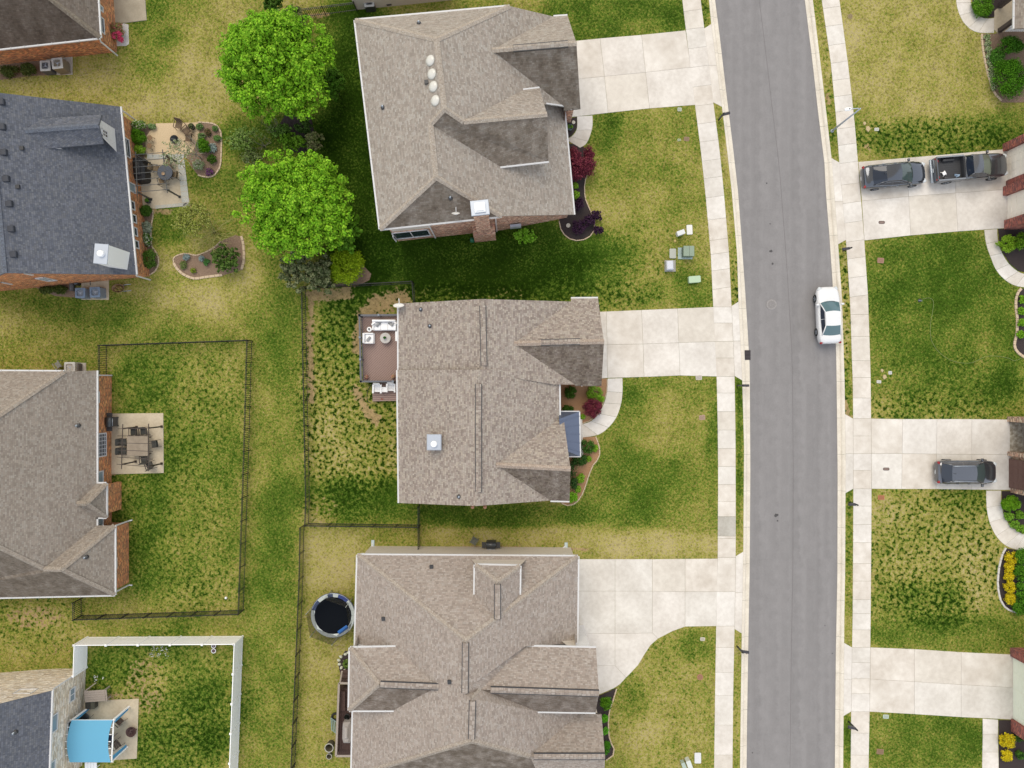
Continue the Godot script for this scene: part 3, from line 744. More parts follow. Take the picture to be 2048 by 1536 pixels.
func build_grass() -> void:
	# short standing blades over the turf, thickest where it is greenest
	var mask := Image.create(1024, 768, false, Image.FORMAT_L8)
	for poly in paved:
		var lo := Vector2(1e9, 1e9)
		var hi := -lo
		for p in poly:
			lo = lo.min(p); hi = hi.max(p)
		for j in range(maxi(0, int(lo.y * S / 2 + 384)), mini(767, int(hi.y * S / 2 + 384) + 1) + 1):
			for i in range(maxi(0, int(lo.x * S / 2 + 512)), mini(1023, int(hi.x * S / 2 + 512) + 1) + 1):
				if Geometry2D.is_point_in_polygon(Vector2((i + 0.5 - 512) * 2 / S, (j + 0.5 - 384) * 2 / S), poly): mask.set_pixel(i, j, Color.WHITE)
	var mb := mask.get_data()
	var lb := lawn_image.get_data()
	# a tuft: seven leaning blades
	var st := ms()
	var r := RandomNumberGenerator.new()
	r.seed = 77
	for k in 7:
		var a := TAU * k / 7.0 + r.randf()
		var d := Vector3(cos(a), 0, sin(a))
		var s := Vector3(-d.z, 0, d.x) * 0.011
		var b := d * r.randf_range(0.0, 0.035)
		tri(st, b - s, b + d * r.randf_range(0.03, 0.075) + Vector3(0, r.randf_range(0.025, 0.06), 0), b + s)
	st.generate_normals()
	var mm := MultiMesh.new()
	mm.transform_format = MultiMesh.TRANSFORM_3D
	mm.use_colors = true
	mm.mesh = st.commit()
	var xs := []
	var cols := []
	for n in 330000:
		var px := r.randf() * 2048.0
		var py := r.randf() * 1536.0
		var i := int(px)
		var j := int(py)
		if mb[(j / 2) * 1024 + i / 2] > 0: continue
		if px > xa(CURB_W, py) - 3 and px < xa(CURB_E, py) + 3: continue
		var o := (j * 2048 + i) * 3
		var c := Color(lb[o] / 255.0, lb[o + 1] / 255.0, lb[o + 2] / 255.0).srgb_to_linear()
		if c.r > 0.33: continue
		var v := r.randf_range(0.7, 1.5)
		cols.append(Color(c.r * v, c.g * v, c.b * v))
		var sc := r.randf_range(0.7, 1.35)
		xs.append(Transform3D(Basis(Vector3.UP, r.randf() * TAU).scaled(Vector3(sc, sc * r.randf_range(0.6, 1.1), sc)), W(px, py) + Vector3(0, 0.001, 0)))
	mm.instance_count = xs.size()
	for n in xs.size():
		mm.set_instance_transform(n, xs[n])
		mm.set_instance_color(n, cols[n])
	var o := MultiMeshInstance3D.new()
	o.name = "grass"
	o.multimesh = mm
	var gm := StandardMaterial3D.new()
	gm.vertex_color_use_as_albedo = true
	gm.roughness = 0.9
	gm.metallic_specular = 0.15
	o.material_override = gm
	add_child(o)
	tag(o, "short blades of lawn grass standing over the turf", "grass", "", "stuff")

# ---------- houses ----------
var V := []        # corners of the roof in hand
var tris_ := []    # its triangles
func sight(px: float, py: float) -> Vector3:
	return (W(px, py) - Vector3(0, H, 0)).normalized()
func on_plane(px: float, py: float, a: Vector3, b: Vector3, c: Vector3) -> Vector3:
	var hit = Plane(a, b, c).intersects_ray(Vector3(0, H, 0), sight(px, py))
	return hit if hit != null else W(px, py, 3.0)
func on_roof(px: float, py: float) -> Vector3:
	var best := W(px, py, 3.0)
	var d := 1e9
	for t in tris_:
		var hit = Geometry3D.ray_intersects_triangle(Vector3(0, H, 0), sight(px, py), t[0], t[1], t[2])
		if hit != null and hit.distance_to(Vector3(0, H, 0)) < d:
			best = hit
			d = hit.distance_to(Vector3(0, H, 0))
	return best
func roof_y(x: float, z: float, other := -1.0) -> float:
	var best := other
	for t in tris_:
		var hit = Geometry3D.ray_intersects_triangle(Vector3(x, 40, z), Vector3.DOWN, t[0], t[1], t[2])
		if hit != null: best = maxf(best, hit.y)
	return best
func roof_part(faces: Array, thick := 0.14) -> SurfaceTool:
	var st := ms()
	var edges := {}
	for f in faces:
		var n := Vector3.ZERO
		for i in f.size():
			var a: Vector3 = V[f[i]]
			var b: Vector3 = V[f[(i + 1) % f.size()]]
			n += a.cross(b)
			var key := [mini(f[i], f[(i + 1) % f.size()]), maxi(f[i], f[(i + 1) % f.size()])]
			edges[key] = edges.get(key, 0) + 1
		n = n.normalized()
		if n.y < 0: n = -n
		var u := Vector3.UP.cross(n).normalized()
		var v := n.cross(u)
		var p2 := PackedVector2Array()
		for i in f: p2.append(Vector2(V[i].dot(u), V[i].dot(v)))
		var ix := Geometry2D.triangulate_polygon(p2)
		for i in range(0, ix.size(), 3):
			var k := [ix[i], ix[i + 1], ix[i + 2]]
			if (V[f[k[1]]] - V[f[k[0]]]).cross(V[f[k[2]]] - V[f[k[0]]]).dot(n) > 0: k = [k[0], k[2], k[1]]
			tris_.append([V[f[k[0]]], V[f[k[1]]], V[f[k[2]]]])
			for q in k:
				st.set_uv(Vector2(p2[q].x, -p2[q].y)); st.add_vertex(V[f[q]])
			for q in [k[0], k[2], k[1]]:
				st.set_uv(Vector2(p2[q].x, -p2[q].y)); st.add_vertex(V[f[q]] - Vector3(0, thick, 0))
	for e in edges:
		if edges[e] == 1:
			var a: Vector3 = V[e[0]]
			var b: Vector3 = V[e[1]]
			var d := Vector3(0, -thick, 0)
			st.set_uv(Vector2(0.01, 0.01))
			quad(st, a, b, b + d, a + d)
	return st
func corners(list: Array) -> void:
	V = []
	for c in list:
		if c.size() == 3: V.append(W(c[0], c[1], c[2]))
		else: V.append(on_plane(c[0], c[1], V[c[2]], V[c[3]], V[c[4]]))
func walls(poly: PackedVector2Array, drop := 0.16, lowest := 2.2) -> SurfaceTool:
	var st := ms()
	var p := wound(poly.duplicate())
	var run := 0.0
	for i in p.size():
		var a := p[i]
		var b := p[(i + 1) % p.size()]
		var n := maxi(1, int(a.distance_to(b) / 0.5))
		for k in n:
			var q := a.lerp(b, float(k) / n)
			var s := a.lerp(b, float(k + 1) / n)
			var yq := maxf(lowest, roof_y(q.x, q.y, lowest + drop) - drop)
			var ys := maxf(lowest, roof_y(s.x, s.y, lowest + drop) - drop)
			var u0 := run + a.distance_to(q)
			var u1 := run + a.distance_to(s)
			for w in [[s, ys, u1, ys], [q, yq, u0, yq], [q, -0.1, u0, 0.0], [s, ys, u1, ys], [q, -0.1, u0, 0.0], [s, -0.1, u1, 0.0]]:
				st.set_uv(Vector2(w[2], -w[3])); st.add_vertex(Vector3(w[0].x, w[1], w[0].y))
		run += a.distance_to(b)
	return st
func outward(a: Vector3, b: Vector3, c: Vector3) -> Vector3:
	var n := Vector3(b.z - a.z, 0, a.x - b.x).normalized()
	return n if n.dot((a + b) / 2 - c) > 0 else -n
var root_: Node3D
func house(label: String, list: Array, faces: Array, algae: Array, roofm: String, outlines: Array, wallm: String, gutters: Array, ridges: Array, overhang := 0.35, caps_single := false) -> Node3D:
	tris_ = []
	corners(list)
	var c := Vector3.ZERO
	for v in V: c += v
	c = c / V.size()
	c.y = 0
	root_ = thing("house", label, "house", c, 0)
	var plainf := []
	var alg := []
	for i in faces.size():
		if i in algae: alg.append(faces[i])
		else: plainf.append(faces[i])
	var roof := obj("roof", roof_part(plainf), M[roofm], root_, -c)
	if alg: obj("algae_stained_slope", roof_part(alg), M[roofm + "_algae"], roof)
	for o in outlines:
		var poly := PackedVector2Array()
		for i in o: poly.append(Vector2(V[i].x, V[i].z))
		poly = inset(wound(poly), overhang)
		paved.append(poly)
		obj("wall", walls(poly), M[wallm], root_, -c)
	for g in gutters:
		var a: Vector3 = V[g[0]]
		var b: Vector3 = V[g[1]]
		var n := outward(a, b, c) * 0.055
		var st := bar(ms(), a + n + Vector3(0, -0.06, 0), b + n + Vector3(0, -0.06, 0), 0.11, 0.11)
		var l := a.distance_to(b)
		for k in int(l / 1.05): bar(st, a.lerp(b, (k + 0.5) * 1.05 / l) + Vector3(0, 0.012, 0) - n, a.lerp(b, (k + 0.5) * 1.05 / l) + n * 2.1 + Vector3(0, 0.012, 0), 0.03)
		obj("gutter", st, M.trim, roof)
	for r in ridges: caps(roof, V[r[0]], V[r[1]], M[roofm + "_cap"], caps_single)
	return root_
func caps(roof: Node, a: Vector3, b: Vector3, m: Material, single: bool, half := 0.19) -> void:
	# overlapping cap shingles bent over a ridge or hip
	var d := (b - a).normalized()
	var s := d.cross(Vector3.UP).normalized()
	var n := maxi(1, int(a.distance_to(b) / 0.27))
	var st := ms()
	for k in n:
		var p := a.lerp(b, (k + 0.0) / n)
		var q := a.lerp(b, (k + 1.06) / n)
		var up := Vector3(0, 0.06, 0)
		var dn := Vector3(0, -0.05, 0)
		if single: st = ms()
		var t := Vector3(0, 0.02, 0)
		for f in [[s, 1], [-s, -1]]:
			var e: Vector3 = f[0] * half
			var uv := Vector2(rng.randf() * 9, rng.randf() * 9)
			var pp := [p + up + t, q + up, q + e + dn, p + e + dn + t]
			if f[1] < 0: pp.reverse()
			var uvs := [Vector2(0, 0), Vector2(0.2, 0), Vector2(0.2, 0.1), Vector2(0, 0.1)]
			for i in [0, 1, 2, 0, 2, 3]:
				st.set_uv(uv + uvs[i]); st.add_vertex(pp[i])
		quad(st, p + up + t, p + s * half + dn + t, p + s * half + dn - t, p + up - t)
		quad(st, p - s * half + dn + t, p + up + t, p + up - t, p - s * half + dn - t)
		if single: obj("ridge_cap", st, m, roof)
	if not single:
		var o := obj("ridge_cap", st, m, roof)
		o.set_meta("kind", "stuff")
func ridge_vent(a: Vector3, b: Vector3, m: Material) -> void:
	var d := (b - a).normalized()
	var s := d.cross(Vector3.UP).normalized()
	var roof := root_.get_node("roof")
	var st := ms()
	var n := maxi(1, int(a.distance_to(b) / 0.3))
	for k in n:
		var p := a.lerp(b, (k + 0.02) / n) + Vector3(0, 0.10, 0)
		var q := a.lerp(b, (k + 0.98) / n) + Vector3(0, 0.10, 0)
		for f in [1, -1]:
			var e: Vector3 = s * 0.2 * f + Vector3(0, -0.08, 0)
			var uv := Vector2(rng.randf() * 9, rng.randf() * 9)
			var pp := [p, q, q + e, p + e]
			if f < 0: pp.reverse()
			var uvs := [Vector2(0, 0), Vector2(0.2, 0), Vector2(0.2, 0.1), Vector2(0, 0.1)]
			for i in [0, 1, 2, 0, 2, 3]:
				st.set_uv(uv + uvs[i]); st.add_vertex(pp[i])
	var v := obj("ridge_vent", st, m, roof)
	var sl := ms()
	for f in [1, -1]: bar(sl, a + s * 0.215 * f + Vector3(0, -0.04, 0), b + s * 0.215 * f + Vector3(0, -0.04, 0), 0.055, 0.13)
	obj("vent_slot", sl, M.black, root_.get_node("roof"))
func pipes(list: Array) -> void:
	# [x, y, kind] on the roof: p white pipe with dark collar, b black vent
	var roof := root_.get_node("roof")
	for q in list:
		var p := on_roof(q[0], q[1])
		if q[2] == "p":
			var pipe := obj("vent_pipe", tube(ms(true), [p - Vector3(0, 0.1, 0), p + Vector3(0, 0.32, 0)], 0.07, 0.07, 10), M.steel, roof)
			obj("collar", lathe(ms(), p, [Vector2(0.07, 0.1), Vector2(0.16, 0.05), Vector2(0.17, -0.1)], 10), M.black, roof)
		elif q[2] == "b":
			obj("roof_vent", box(ms(), p + Vector3(0, 0.06, 0), Vector3(0.26, 0.16, 0.26), Basis(Vector3.UP, 0.1)), M.black, roof)
		elif q[2] == "s":
			var st := prism(ms(), rect(-0.24, -0.22, 0.24, 0.22, 0.05), -0.1, 0.14, 0.04)
			var o := obj("roof_vent", st, plain(seen(62, 66, 76), 0.6), roof)
			o.position = p
			o.rotation = Vector3(0, 0.08, 0.0)
func wall_hit(px: float, py: float, a: Vector2, b: Vector2) -> Vector2:
	var pl := Plane(Vector3(a.x, 0, a.y), Vector3(b.x, 0, b.y), Vector3(a.x, 5, a.y))
	var h = pl.intersects_ray(Vector3(0, H, 0), sight(px, py))
	if h == null: return Vector2(0, 1)
	return Vector2((Vector2(h.x, h.z) - a).dot((b - a).normalized()), h.y)
func window(a: Vector2, b: Vector2, u0: float, u1: float, y0: float, y1: float, cols := 2, rows := 2, pane := "glass_dark", called := "window") -> void:
	# a framed opening on the wall line a-b, muntins proud of the glass
	if u1 < u0:
		var t := u0; u0 = u1; u1 = t
	if y1 < y0:
		var t2 := y0; y0 = y1; y1 = t2
	var d := Vector3(b.x - a.x, 0, b.y - a.y).normalized()
	var n := Vector3(d.z, 0, -d.x)
	var mid := Vector3(a.x, 0, a.y) + d * (u0 + u1) / 2
	if n.dot(mid - root_.position) < 0: n = -n
	var bs := Basis(d, Vector3.UP, n)
	var o := mid + Vector3(0, (y0 + y1) / 2, 0) + n * 0.02 - root_.position
	var w := u1 - u0
	var h := y1 - y0
	var fr := ms()
	for s in [-1, 1]:
		box(fr, Vector3(s * (w / 2 - 0.04), 0, 0), Vector3(0.08, h, 0.08))
		box(fr, Vector3(0, s * (h / 2 - 0.04), 0.003), Vector3(w - 0.02, 0.08, 0.08))
	for k in range(1, cols): box(fr, Vector3(-w / 2 + w * k / cols, 0, -0.005), Vector3(0.035 if cols > 2 else 0.06, h - 0.1, 0.06))
	for k in range(1, rows): box(fr, Vector3(0, -h / 2 + h * k / rows, -0.008), Vector3(w - 0.1, 0.035, 0.06))
	var f := obj(called, fr, M.trim, root_, o)
	f.basis = bs
	obj("pane", box(ms(), Vector3(0, 0, -0.02), Vector3(w - 0.12, h - 0.12, 0.03)), M[pane], f)
func window_px(a: Vector2, b: Vector2, x0: float, y0: float, x1: float, y1: float, cols := 2, rows := 2, pane := "glass_dark", called := "window") -> void:
	var p := wall_hit(x0, y0, a, b)
	var q := wall_hit(x1, y1, a, b)
	window(a, b, p.x, q.x, p.y, q.y, cols, rows, pane, called)
func downspout(list: Array) -> void:
	var st := ms()
	for i in list.size() - 1: bar(st, list[i], list[i + 1], 0.09)
	obj("downspout", st, M.trim, root_, -root_.position)
func wall_line(i: int, j: int, overhang := 0.35) -> Array:
	var a: Vector3 = V[i]
	var b: Vector3 = V[j]
	var n := outward(a, b, root_.position) * -overhang
	return [Vector2(a.x + n.x, a.z + n.z), Vector2(b.x + n.x, b.z + n.z)]

func build_houses() -> void:
	house_domes(); house_middle(); house_trampoline(); house_umber(); house_slate(); house_gazebo(); house_stone(); houses_east(); house_north()

func house_domes() -> void:
	house("taupe roofed two-storey brick house with four white skylight domes and brick chimney",
		[[710, 40, 6.2], [1019, 12, 6.2], [873, 79, 9.9], [760, 458, 6.2], [889, 217, 0, 3, 2], [861, 248, 0, 3, 2], [872, 354, 0, 3, 2], [1003, 432, 6.2],
		[1148, 429, 5, 6, 7], [1128, 211, 5, 6, 7], [1080, 202, 5, 6, 7], [927, 243, 2, 4, 1], [1107, 33, 2, 4, 1], [984, 100, 2, 4, 1], [1128, 213, 2, 4, 1], [1092, 208, 2, 4, 1],
		[1094, 228, 7.7], [1046, 180, 2, 4, 1], [1079, 176, 11, 16, 17], [1000, 333, 5, 6, 7], [1097, 322, 11, 16, 19],
		[1153, 86, 7.4], [1135, 31, 13, 21, 12], [1161, 217, 13, 21, 14], [1128, 221, 13, 21, 14]],
		[[0, 1, 2], [0, 2, 4, 5, 6, 3], [3, 6, 7], [5, 10, 9, 8, 7, 6], [1, 12, 13, 14, 15, 11, 4, 2], [11, 17, 18, 16], [5, 4, 11, 16, 20, 19], [13, 12, 22, 21], [13, 21, 23, 24, 14]],
		[2, 6, 8], "roof_taupe", [[0, 1, 12, 22, 21, 23, 24, 9, 8, 7, 3]], "brick_pale", [[0, 1], [0, 3], [3, 7], [8, 9], [19, 20], [17, 18], [12, 22], [15, 14], [24, 23]],
		[[0, 2], [1, 2], [2, 4], [4, 5], [5, 6], [3, 6], [6, 7], [4, 11], [11, 16], [13, 21]])
	var c := root_.position
	# wall of the middle gable
	var p := PackedVector2Array()
	for i in [17, 18, 16, 20, 19]: p.append(Vector2(V[i].x, V[i].z))
	obj("wall", walls(inset(wound(p), 0.25), 0.1), M.siding, root_, -c)
	ridge_vent(V[13].lerp(V[21], 0.25), V[13].lerp(V[21], 0.9), M.roof_taupe)
	pipes([[838, 47, "p"], [766, 215, "p"], [901, 396, "p"], [853, 165, "b"]])
	for d in [[861, 121], [864, 148], [867, 173], [871, 201]]:
		var q := on_roof(d[0], d[1])
		var n := Plane(V[0], V[3], V[2]).normal
		if n.y < 0: n = -n
		var x := Vector3(0, 0, 1).cross(n).normalized()
		var dome := obj("skylight_dome", lathe(ms(true), Vector3.ZERO, [Vector2(0, 0.17), Vector2(0.12, 0.16), Vector2(0.24, 0.125), Vector2(0.33, 0.07), Vector2(0.35, 0.03)], 20), plain(seen(236, 234, 226), 0.25), root_.get_node("roof"))
		dome.transform = Transform3D(Basis(x, n, x.cross(n)), q)
		obj("flashing", lathe(ms(), Vector3.ZERO, [Vector2(0.35, 0.045), Vector2(0.37, 0.04), Vector2(0.38, -0.02)], 20), plain(seen(190, 188, 180), 0.5), dome)
	# chimney stack against the lower wall
	var w := wall_line(3, 7)
	var base := on_plane(958, 476, Vector3(w[0].x, 0, w[0].y), Vector3(w[1].x, 0, w[1].y), Vector3(w[0].x, 5, w[0].y))
	var along := (Vector3(w[1].x - w[0].x, 0, w[1].y - w[0].y)).normalized()
	var outn := outward(V[3], V[7], c)
	var cb := Basis(along, Vector3.UP, outn)
	var u0 := wall_hit(960, 413, w[0], w[1]).x
	var foot := Vector3(w[0].x, 0, w[0].y) + along * u0
	var ch := thing_part("chimney", root_, foot + outn * 0.2 - c, cb)
	var st := ms()
	uvbox(st, Vector3(0, 1.2, 0.15), Vector3(1.7, 2.6, 0.8)); uvbox(st, Vector3(0, 5.6, 0.1), Vector3(1.05, 6.6, 0.7))
	obj("stack", st, M.brick_pale, ch)
	var cap := ms()
	prism(cap, rect(-0.62, -0.4, 0.62, 0.62), 8.9, 9.05, 0.03)
	obj("cap", cap, M.galvanised, ch)
	var pot := ms()
	prism(pot, rect(-0.36, -0.2, 0.36, 0.45), 9.06, 9.22, 0.02)
	prism(pot, rect(-0.28, -0.12, 0.28, 0.37), 9.23, 9.34, 0.04)
	obj("flue_cover", pot, M.white, ch)
	window_px(w[0], w[1], 792, 478, 856, 458, 2, 1)
	var band := wall_hit(822, 455, w[0], w[1])
	obj("soffit_board", box(ms(), foot - along * (u0 - band.x) + Vector3(0, band.y, 0) + outn * 0.06 - c, Vector3(2.9, 0.5, 0.1), cb), M.soffit, root_)
	for xx in [861, 993]:
		var h := wall_hit(xx, 455, w[0], w[1])
		var q := Vector3(w[0].x, 0, w[0].y) + along * h.x + outn * 0.07
		downspout([q + Vector3(0, 6.0, 0) + outn * 0.3, q + Vector3(0, 5.7, 0), q + Vector3(0, 0.1, 0)])
	dish(915, 428, on_roof(913, 430), 0.3, root_.get_node("roof"), c)
	# meter boxes on the brick
	for e in [[1025, 449, 0.4], [1036, 447, 0.45]]:
		var h := wall_hit(e[0], e[1] + 4, w[0], w[1])
		var q := Vector3(w[0].x, 0, w[0].y) + along * h.x + outn * 0.12 - c
		obj("meter_box", box(ms(), q + Vector3(0, 1.4, 0), Vector3(e[2], 0.6, 0.22), cb), M.galvanised, root_)
	# garage and entry faces towards the drive
	var gl := wall_line(22, 23)
	window(gl[0], gl[1], 1.4, 6.2, 0.05, 2.3, 8, 4, "white", "garage_door")
	var rl := wall_line(9, 8)
	window(rl[0], rl[1], 2.0, 3.6, 0.9, 2.4); window(rl[0], rl[1], 5.0, 6.6, 0.9, 2.4); window(rl[0], rl[1], 0.5, 1.5, 0.05, 2.2, 1, 1, "white", "door")
	var ll := wall_line(0, 3)
	for k in 5: window(ll[0], ll[1], 1.5 + k * 3.0, 2.9 + k * 3.0, 1.0, 2.5)
func thing_part(called: String, parent: Node, where: Vector3, b := Basis()) -> Node3D:
	var o := Node3D.new()
	o.name = called
	parent.add_child(o, true)
	o.transform = Transform3D(b, where)
	return o
func uvbox(st: SurfaceTool, c: Vector3, s: Vector3) -> void:
	for f in [[Vector3(1, 0, 0), Vector3(0, 0, 1)], [Vector3(-1, 0, 0), Vector3(0, 0, -1)], [Vector3(0, 0, 1), Vector3(-1, 0, 0)], [Vector3(0, 0, -1), Vector3(1, 0, 0)]]:
		var n: Vector3 = f[0]
		var t: Vector3 = f[1]
		var p := []
		for q in [[-1, 1], [1, 1], [1, -1], [-1, -1]]: p.append(c + (n * s / 2) + (t * s / 2) * -q[0] + Vector3(0, s.y / 2 * q[1], 0))
		for i in [0, 1, 2, 0, 2, 3]:
			st.set_uv(Vector2(p[i].dot(t), -p[i].y)); st.add_vertex(p[i])
	var y := Vector3(0, s.y / 2, 0)
	for i in [[-1, -1], [1, -1], [1, 1], [-1, -1], [1, 1], [-1, 1]]:
		var v := c + y + Vector3(i[0] * s.x / 2, 0, i[1] * s.z / 2)
		st.set_uv(Vector2(v.x, v.z)); st.add_vertex(v)
func dish(px: float, py: float, base: Vector3, r: float, roof: Node, c: Vector3) -> void:
	# satellite dish: bowl on a bent mast, feed arm in front
	var d := obj("satellite_dish", lathe(ms(true), Vector3.ZERO, [Vector2(0, -0.09), Vector2(r * 0.5, -0.07), Vector2(r * 0.8, -0.03), Vector2(r, 0.0), Vector2(r * 0.8, -0.02), Vector2(r * 0.5, -0.055), Vector2(0, -0.075)], 18), M.white, roof)
	d.transform = Transform3D(Basis(Vector3.RIGHT, -1.05) * Basis(Vector3.UP, 0.0), base + Vector3(0, 0.55, 0.0))
	obj("mast", tube(ms(true), [base, base + Vector3(0, 0.35, 0.02), base + Vector3(0, 0.55, 0.1)], 0.03), M.galvanised, roof)
	obj("feed_arm", tube(ms(true), [base + Vector3(0, 0.3, 0), base + Vector3(0.0, 0.55, -0.5)], 0.025), M.white, roof)

func house_middle() -> void:
	house("brown shingled house with wooden deck, metal chimney cap and grey metal porch roof",
		[[797, 607, 3.0], [797, 744, 3.0], [965, 598, 6.2], [966, 745, 0, 1, 2], [1142, 603, 2.9], [1028, 687, 2, 3, 4], [1150, 769, 2, 3, 4], [1108, 769, 2, 3, 4],
		[1208, 683, 5.2], [1142, 597, 5, 8, 4], [1196, 596.5, 5, 8, 4], [1203, 772, 5, 8, 6], [1150, 772, 5, 8, 6],
		[795, 740, 3.15], [798, 1006, 3.15], [957, 739, 6.5], [953, 1012, 13, 14, 15], [1118, 737, 3.2], [1119, 833, 15, 16, 17], [992, 930, 15, 16, 17], [1141, 938, 5.9], [1121, 836, 15, 16, 17], [1127, 834, 19, 20, 21], [1101, 1001, 15, 16, 17], [1139, 1002, 19, 20, 23]],
		[[0, 1, 3, 2], [2, 4, 5, 6, 7, 3], [5, 4, 9, 10, 8], [5, 8, 11, 12, 6], [13, 14, 16, 15], [15, 17, 18, 21, 19, 23, 16], [19, 21, 22, 20], [19, 20, 24, 23]],
		[3, 7], "roof_bold", [[0, 2, 4, 9, 10, 8, 11, 12, 7, 3, 1], [13, 15, 17, 18, 22, 20, 24, 23, 16, 14]], "brick_beige", [[0, 1], [13, 14], [17, 18], [9, 10], [12, 11], [23, 24], [21, 22]], [[5, 8], [19, 20]])
	var c := root_.position
	ridge_vent(on_roof(965.5, 611), on_roof(968, 731), M.roof_bold)
	ridge_vent(on_roof(957, 768), on_roof(957, 984), M.roof_bold)
	ridge_vent(on_roof(1082, 685), on_roof(1160, 683), M.roof_bold)
	pipes([[842, 619, "p"], [860, 652, "p"], [918, 993, "p"]])
	# chimney chase with metal cap
	var q := on_roof(868, 884)
	var ch := thing_part("chimney", root_, q - c + Vector3(0.1, 0, -0.05))
	var st := ms()
	uvbox(st, Vector3(0, -0.2, 0), Vector3(0.9, 2.0, 1.05))
	obj("chase", st, M.siding, ch)
	obj("cap", prism(ms(), rect(-0.53, -0.58, 0.53, 0.58), 0.78, 0.9, 0.05), M.galvanised, ch)
	obj("flue", lathe(ms(true), Vector3(0, 0.9, 0.12), [Vector2(0, 0.22), Vector2(0.2, 0.2), Vector2(0.23, 0.16), Vector2(0.23, 0.0)], 18), M.white, ch)
	dish(806, 612, on_roof(800, 612), 0.42, root_.get_node("roof"), c)
	# standing seam porch roof
	var pr := [W(1117, 823, 3.0), W(1159, 823, 2.75), W(1161, 913, 2.75), W(1136, 913, 3.0), W(1117, 834, 3.35), W(1136, 902, 3.35)]
	var ps := ms()
	var pc: Vector3 = (pr[0] + pr[2]) / 2
	var y0 := 2.75
	var A := W(1118, 823, y0); var B := W(1159, 823, y0); var C := W(1161, 913, y0); var D := W(1122, 913, y0)
	var E := W(1118, 838, 3.45); var F := W(1124, 898, 3.45)
	tri(ps, A, B, E); quad(ps, B, C, F, E); tri(ps, C, D, F)
	var dn := Vector3(0, -0.12, 0)
	quad(ps, B, A, A + dn, B + dn); quad(ps, C, B, B + dn, C + dn); quad(ps, D, C, C + dn, D + dn)
	quad(ps, A + dn, D + dn, C + dn, B + dn)
	var metal := plain(seen(112, 122, 144), 0.35, 0.55)
	var porch := obj("porch_roof", ps, metal, root_, -c)
	for k in 5:
		var t := (k + 0.5) / 5.0
		obj("seam", bar(ms(), E.lerp(F, t) + Vector3(0, 0.02, 0), B.lerp(C, t) + Vector3(0, 0.02, 0), 0.035), metal, porch)
	var gt := ms()
	for e in [[A, B], [B, C], [C, D]]: bar(gt, e[0] + Vector3(0, -0.03, 0), e[1] + Vector3(0, -0.03, 0), 0.1)
	obj("gutter", gt, M.trim, porch)
	for e in [B, C]: obj("porch_post", box(ms(), e + Vector3(-0.2, -1.4, 0.2 if e == B else -0.2) - c, Vector3(0.18, 2.6, 0.18)), M.white, root_)
	obj("porch_floor", prism(ms(), plan([1112, 835, 1164, 838, 1166, 912, 1112, 912]), -0.02, 0.2, 0.02), M.concrete1, root_, -c)
	# windows and doors, some only seen from the side
	var bk := wall_line(13, 14)
	window(bk[0], bk[1], 2.0, 3.6, 1.0, 2.4); window(bk[0], bk[1], 6.0, 7.6, 1.0, 2.4)
	var bd := wall_line(0, 1)
	window(bd[0], bd[1], 1.2, 3.2, 0.9, 2.75, 2, 1, "glass_pale", "patio_door")
	var gd := wall_line(10, 11)
	window(gd[0], gd[1], 0.9, 5.6, 0.05, 2.3, 8, 4, "white", "garage_door")
	var fr := wall_line(22, 24)
	window(fr[0], fr[1], 1.8, 3.9, 0.8, 2.5, 3, 2)
	for k in [[945, 0.0], [970, 0.5]]:
		var b := W(k[0], 1010, 4.0)
		obj("gable_light", lathe(ms(true), b - c + Vector3(0, 0, 0.15), [Vector2(0, 0.1), Vector2(0.12, 0.08), Vector2(0.15, -0.05), Vector2(0, -0.1)], 10), plain(seen(205, 150, 120), 0.4), root_)

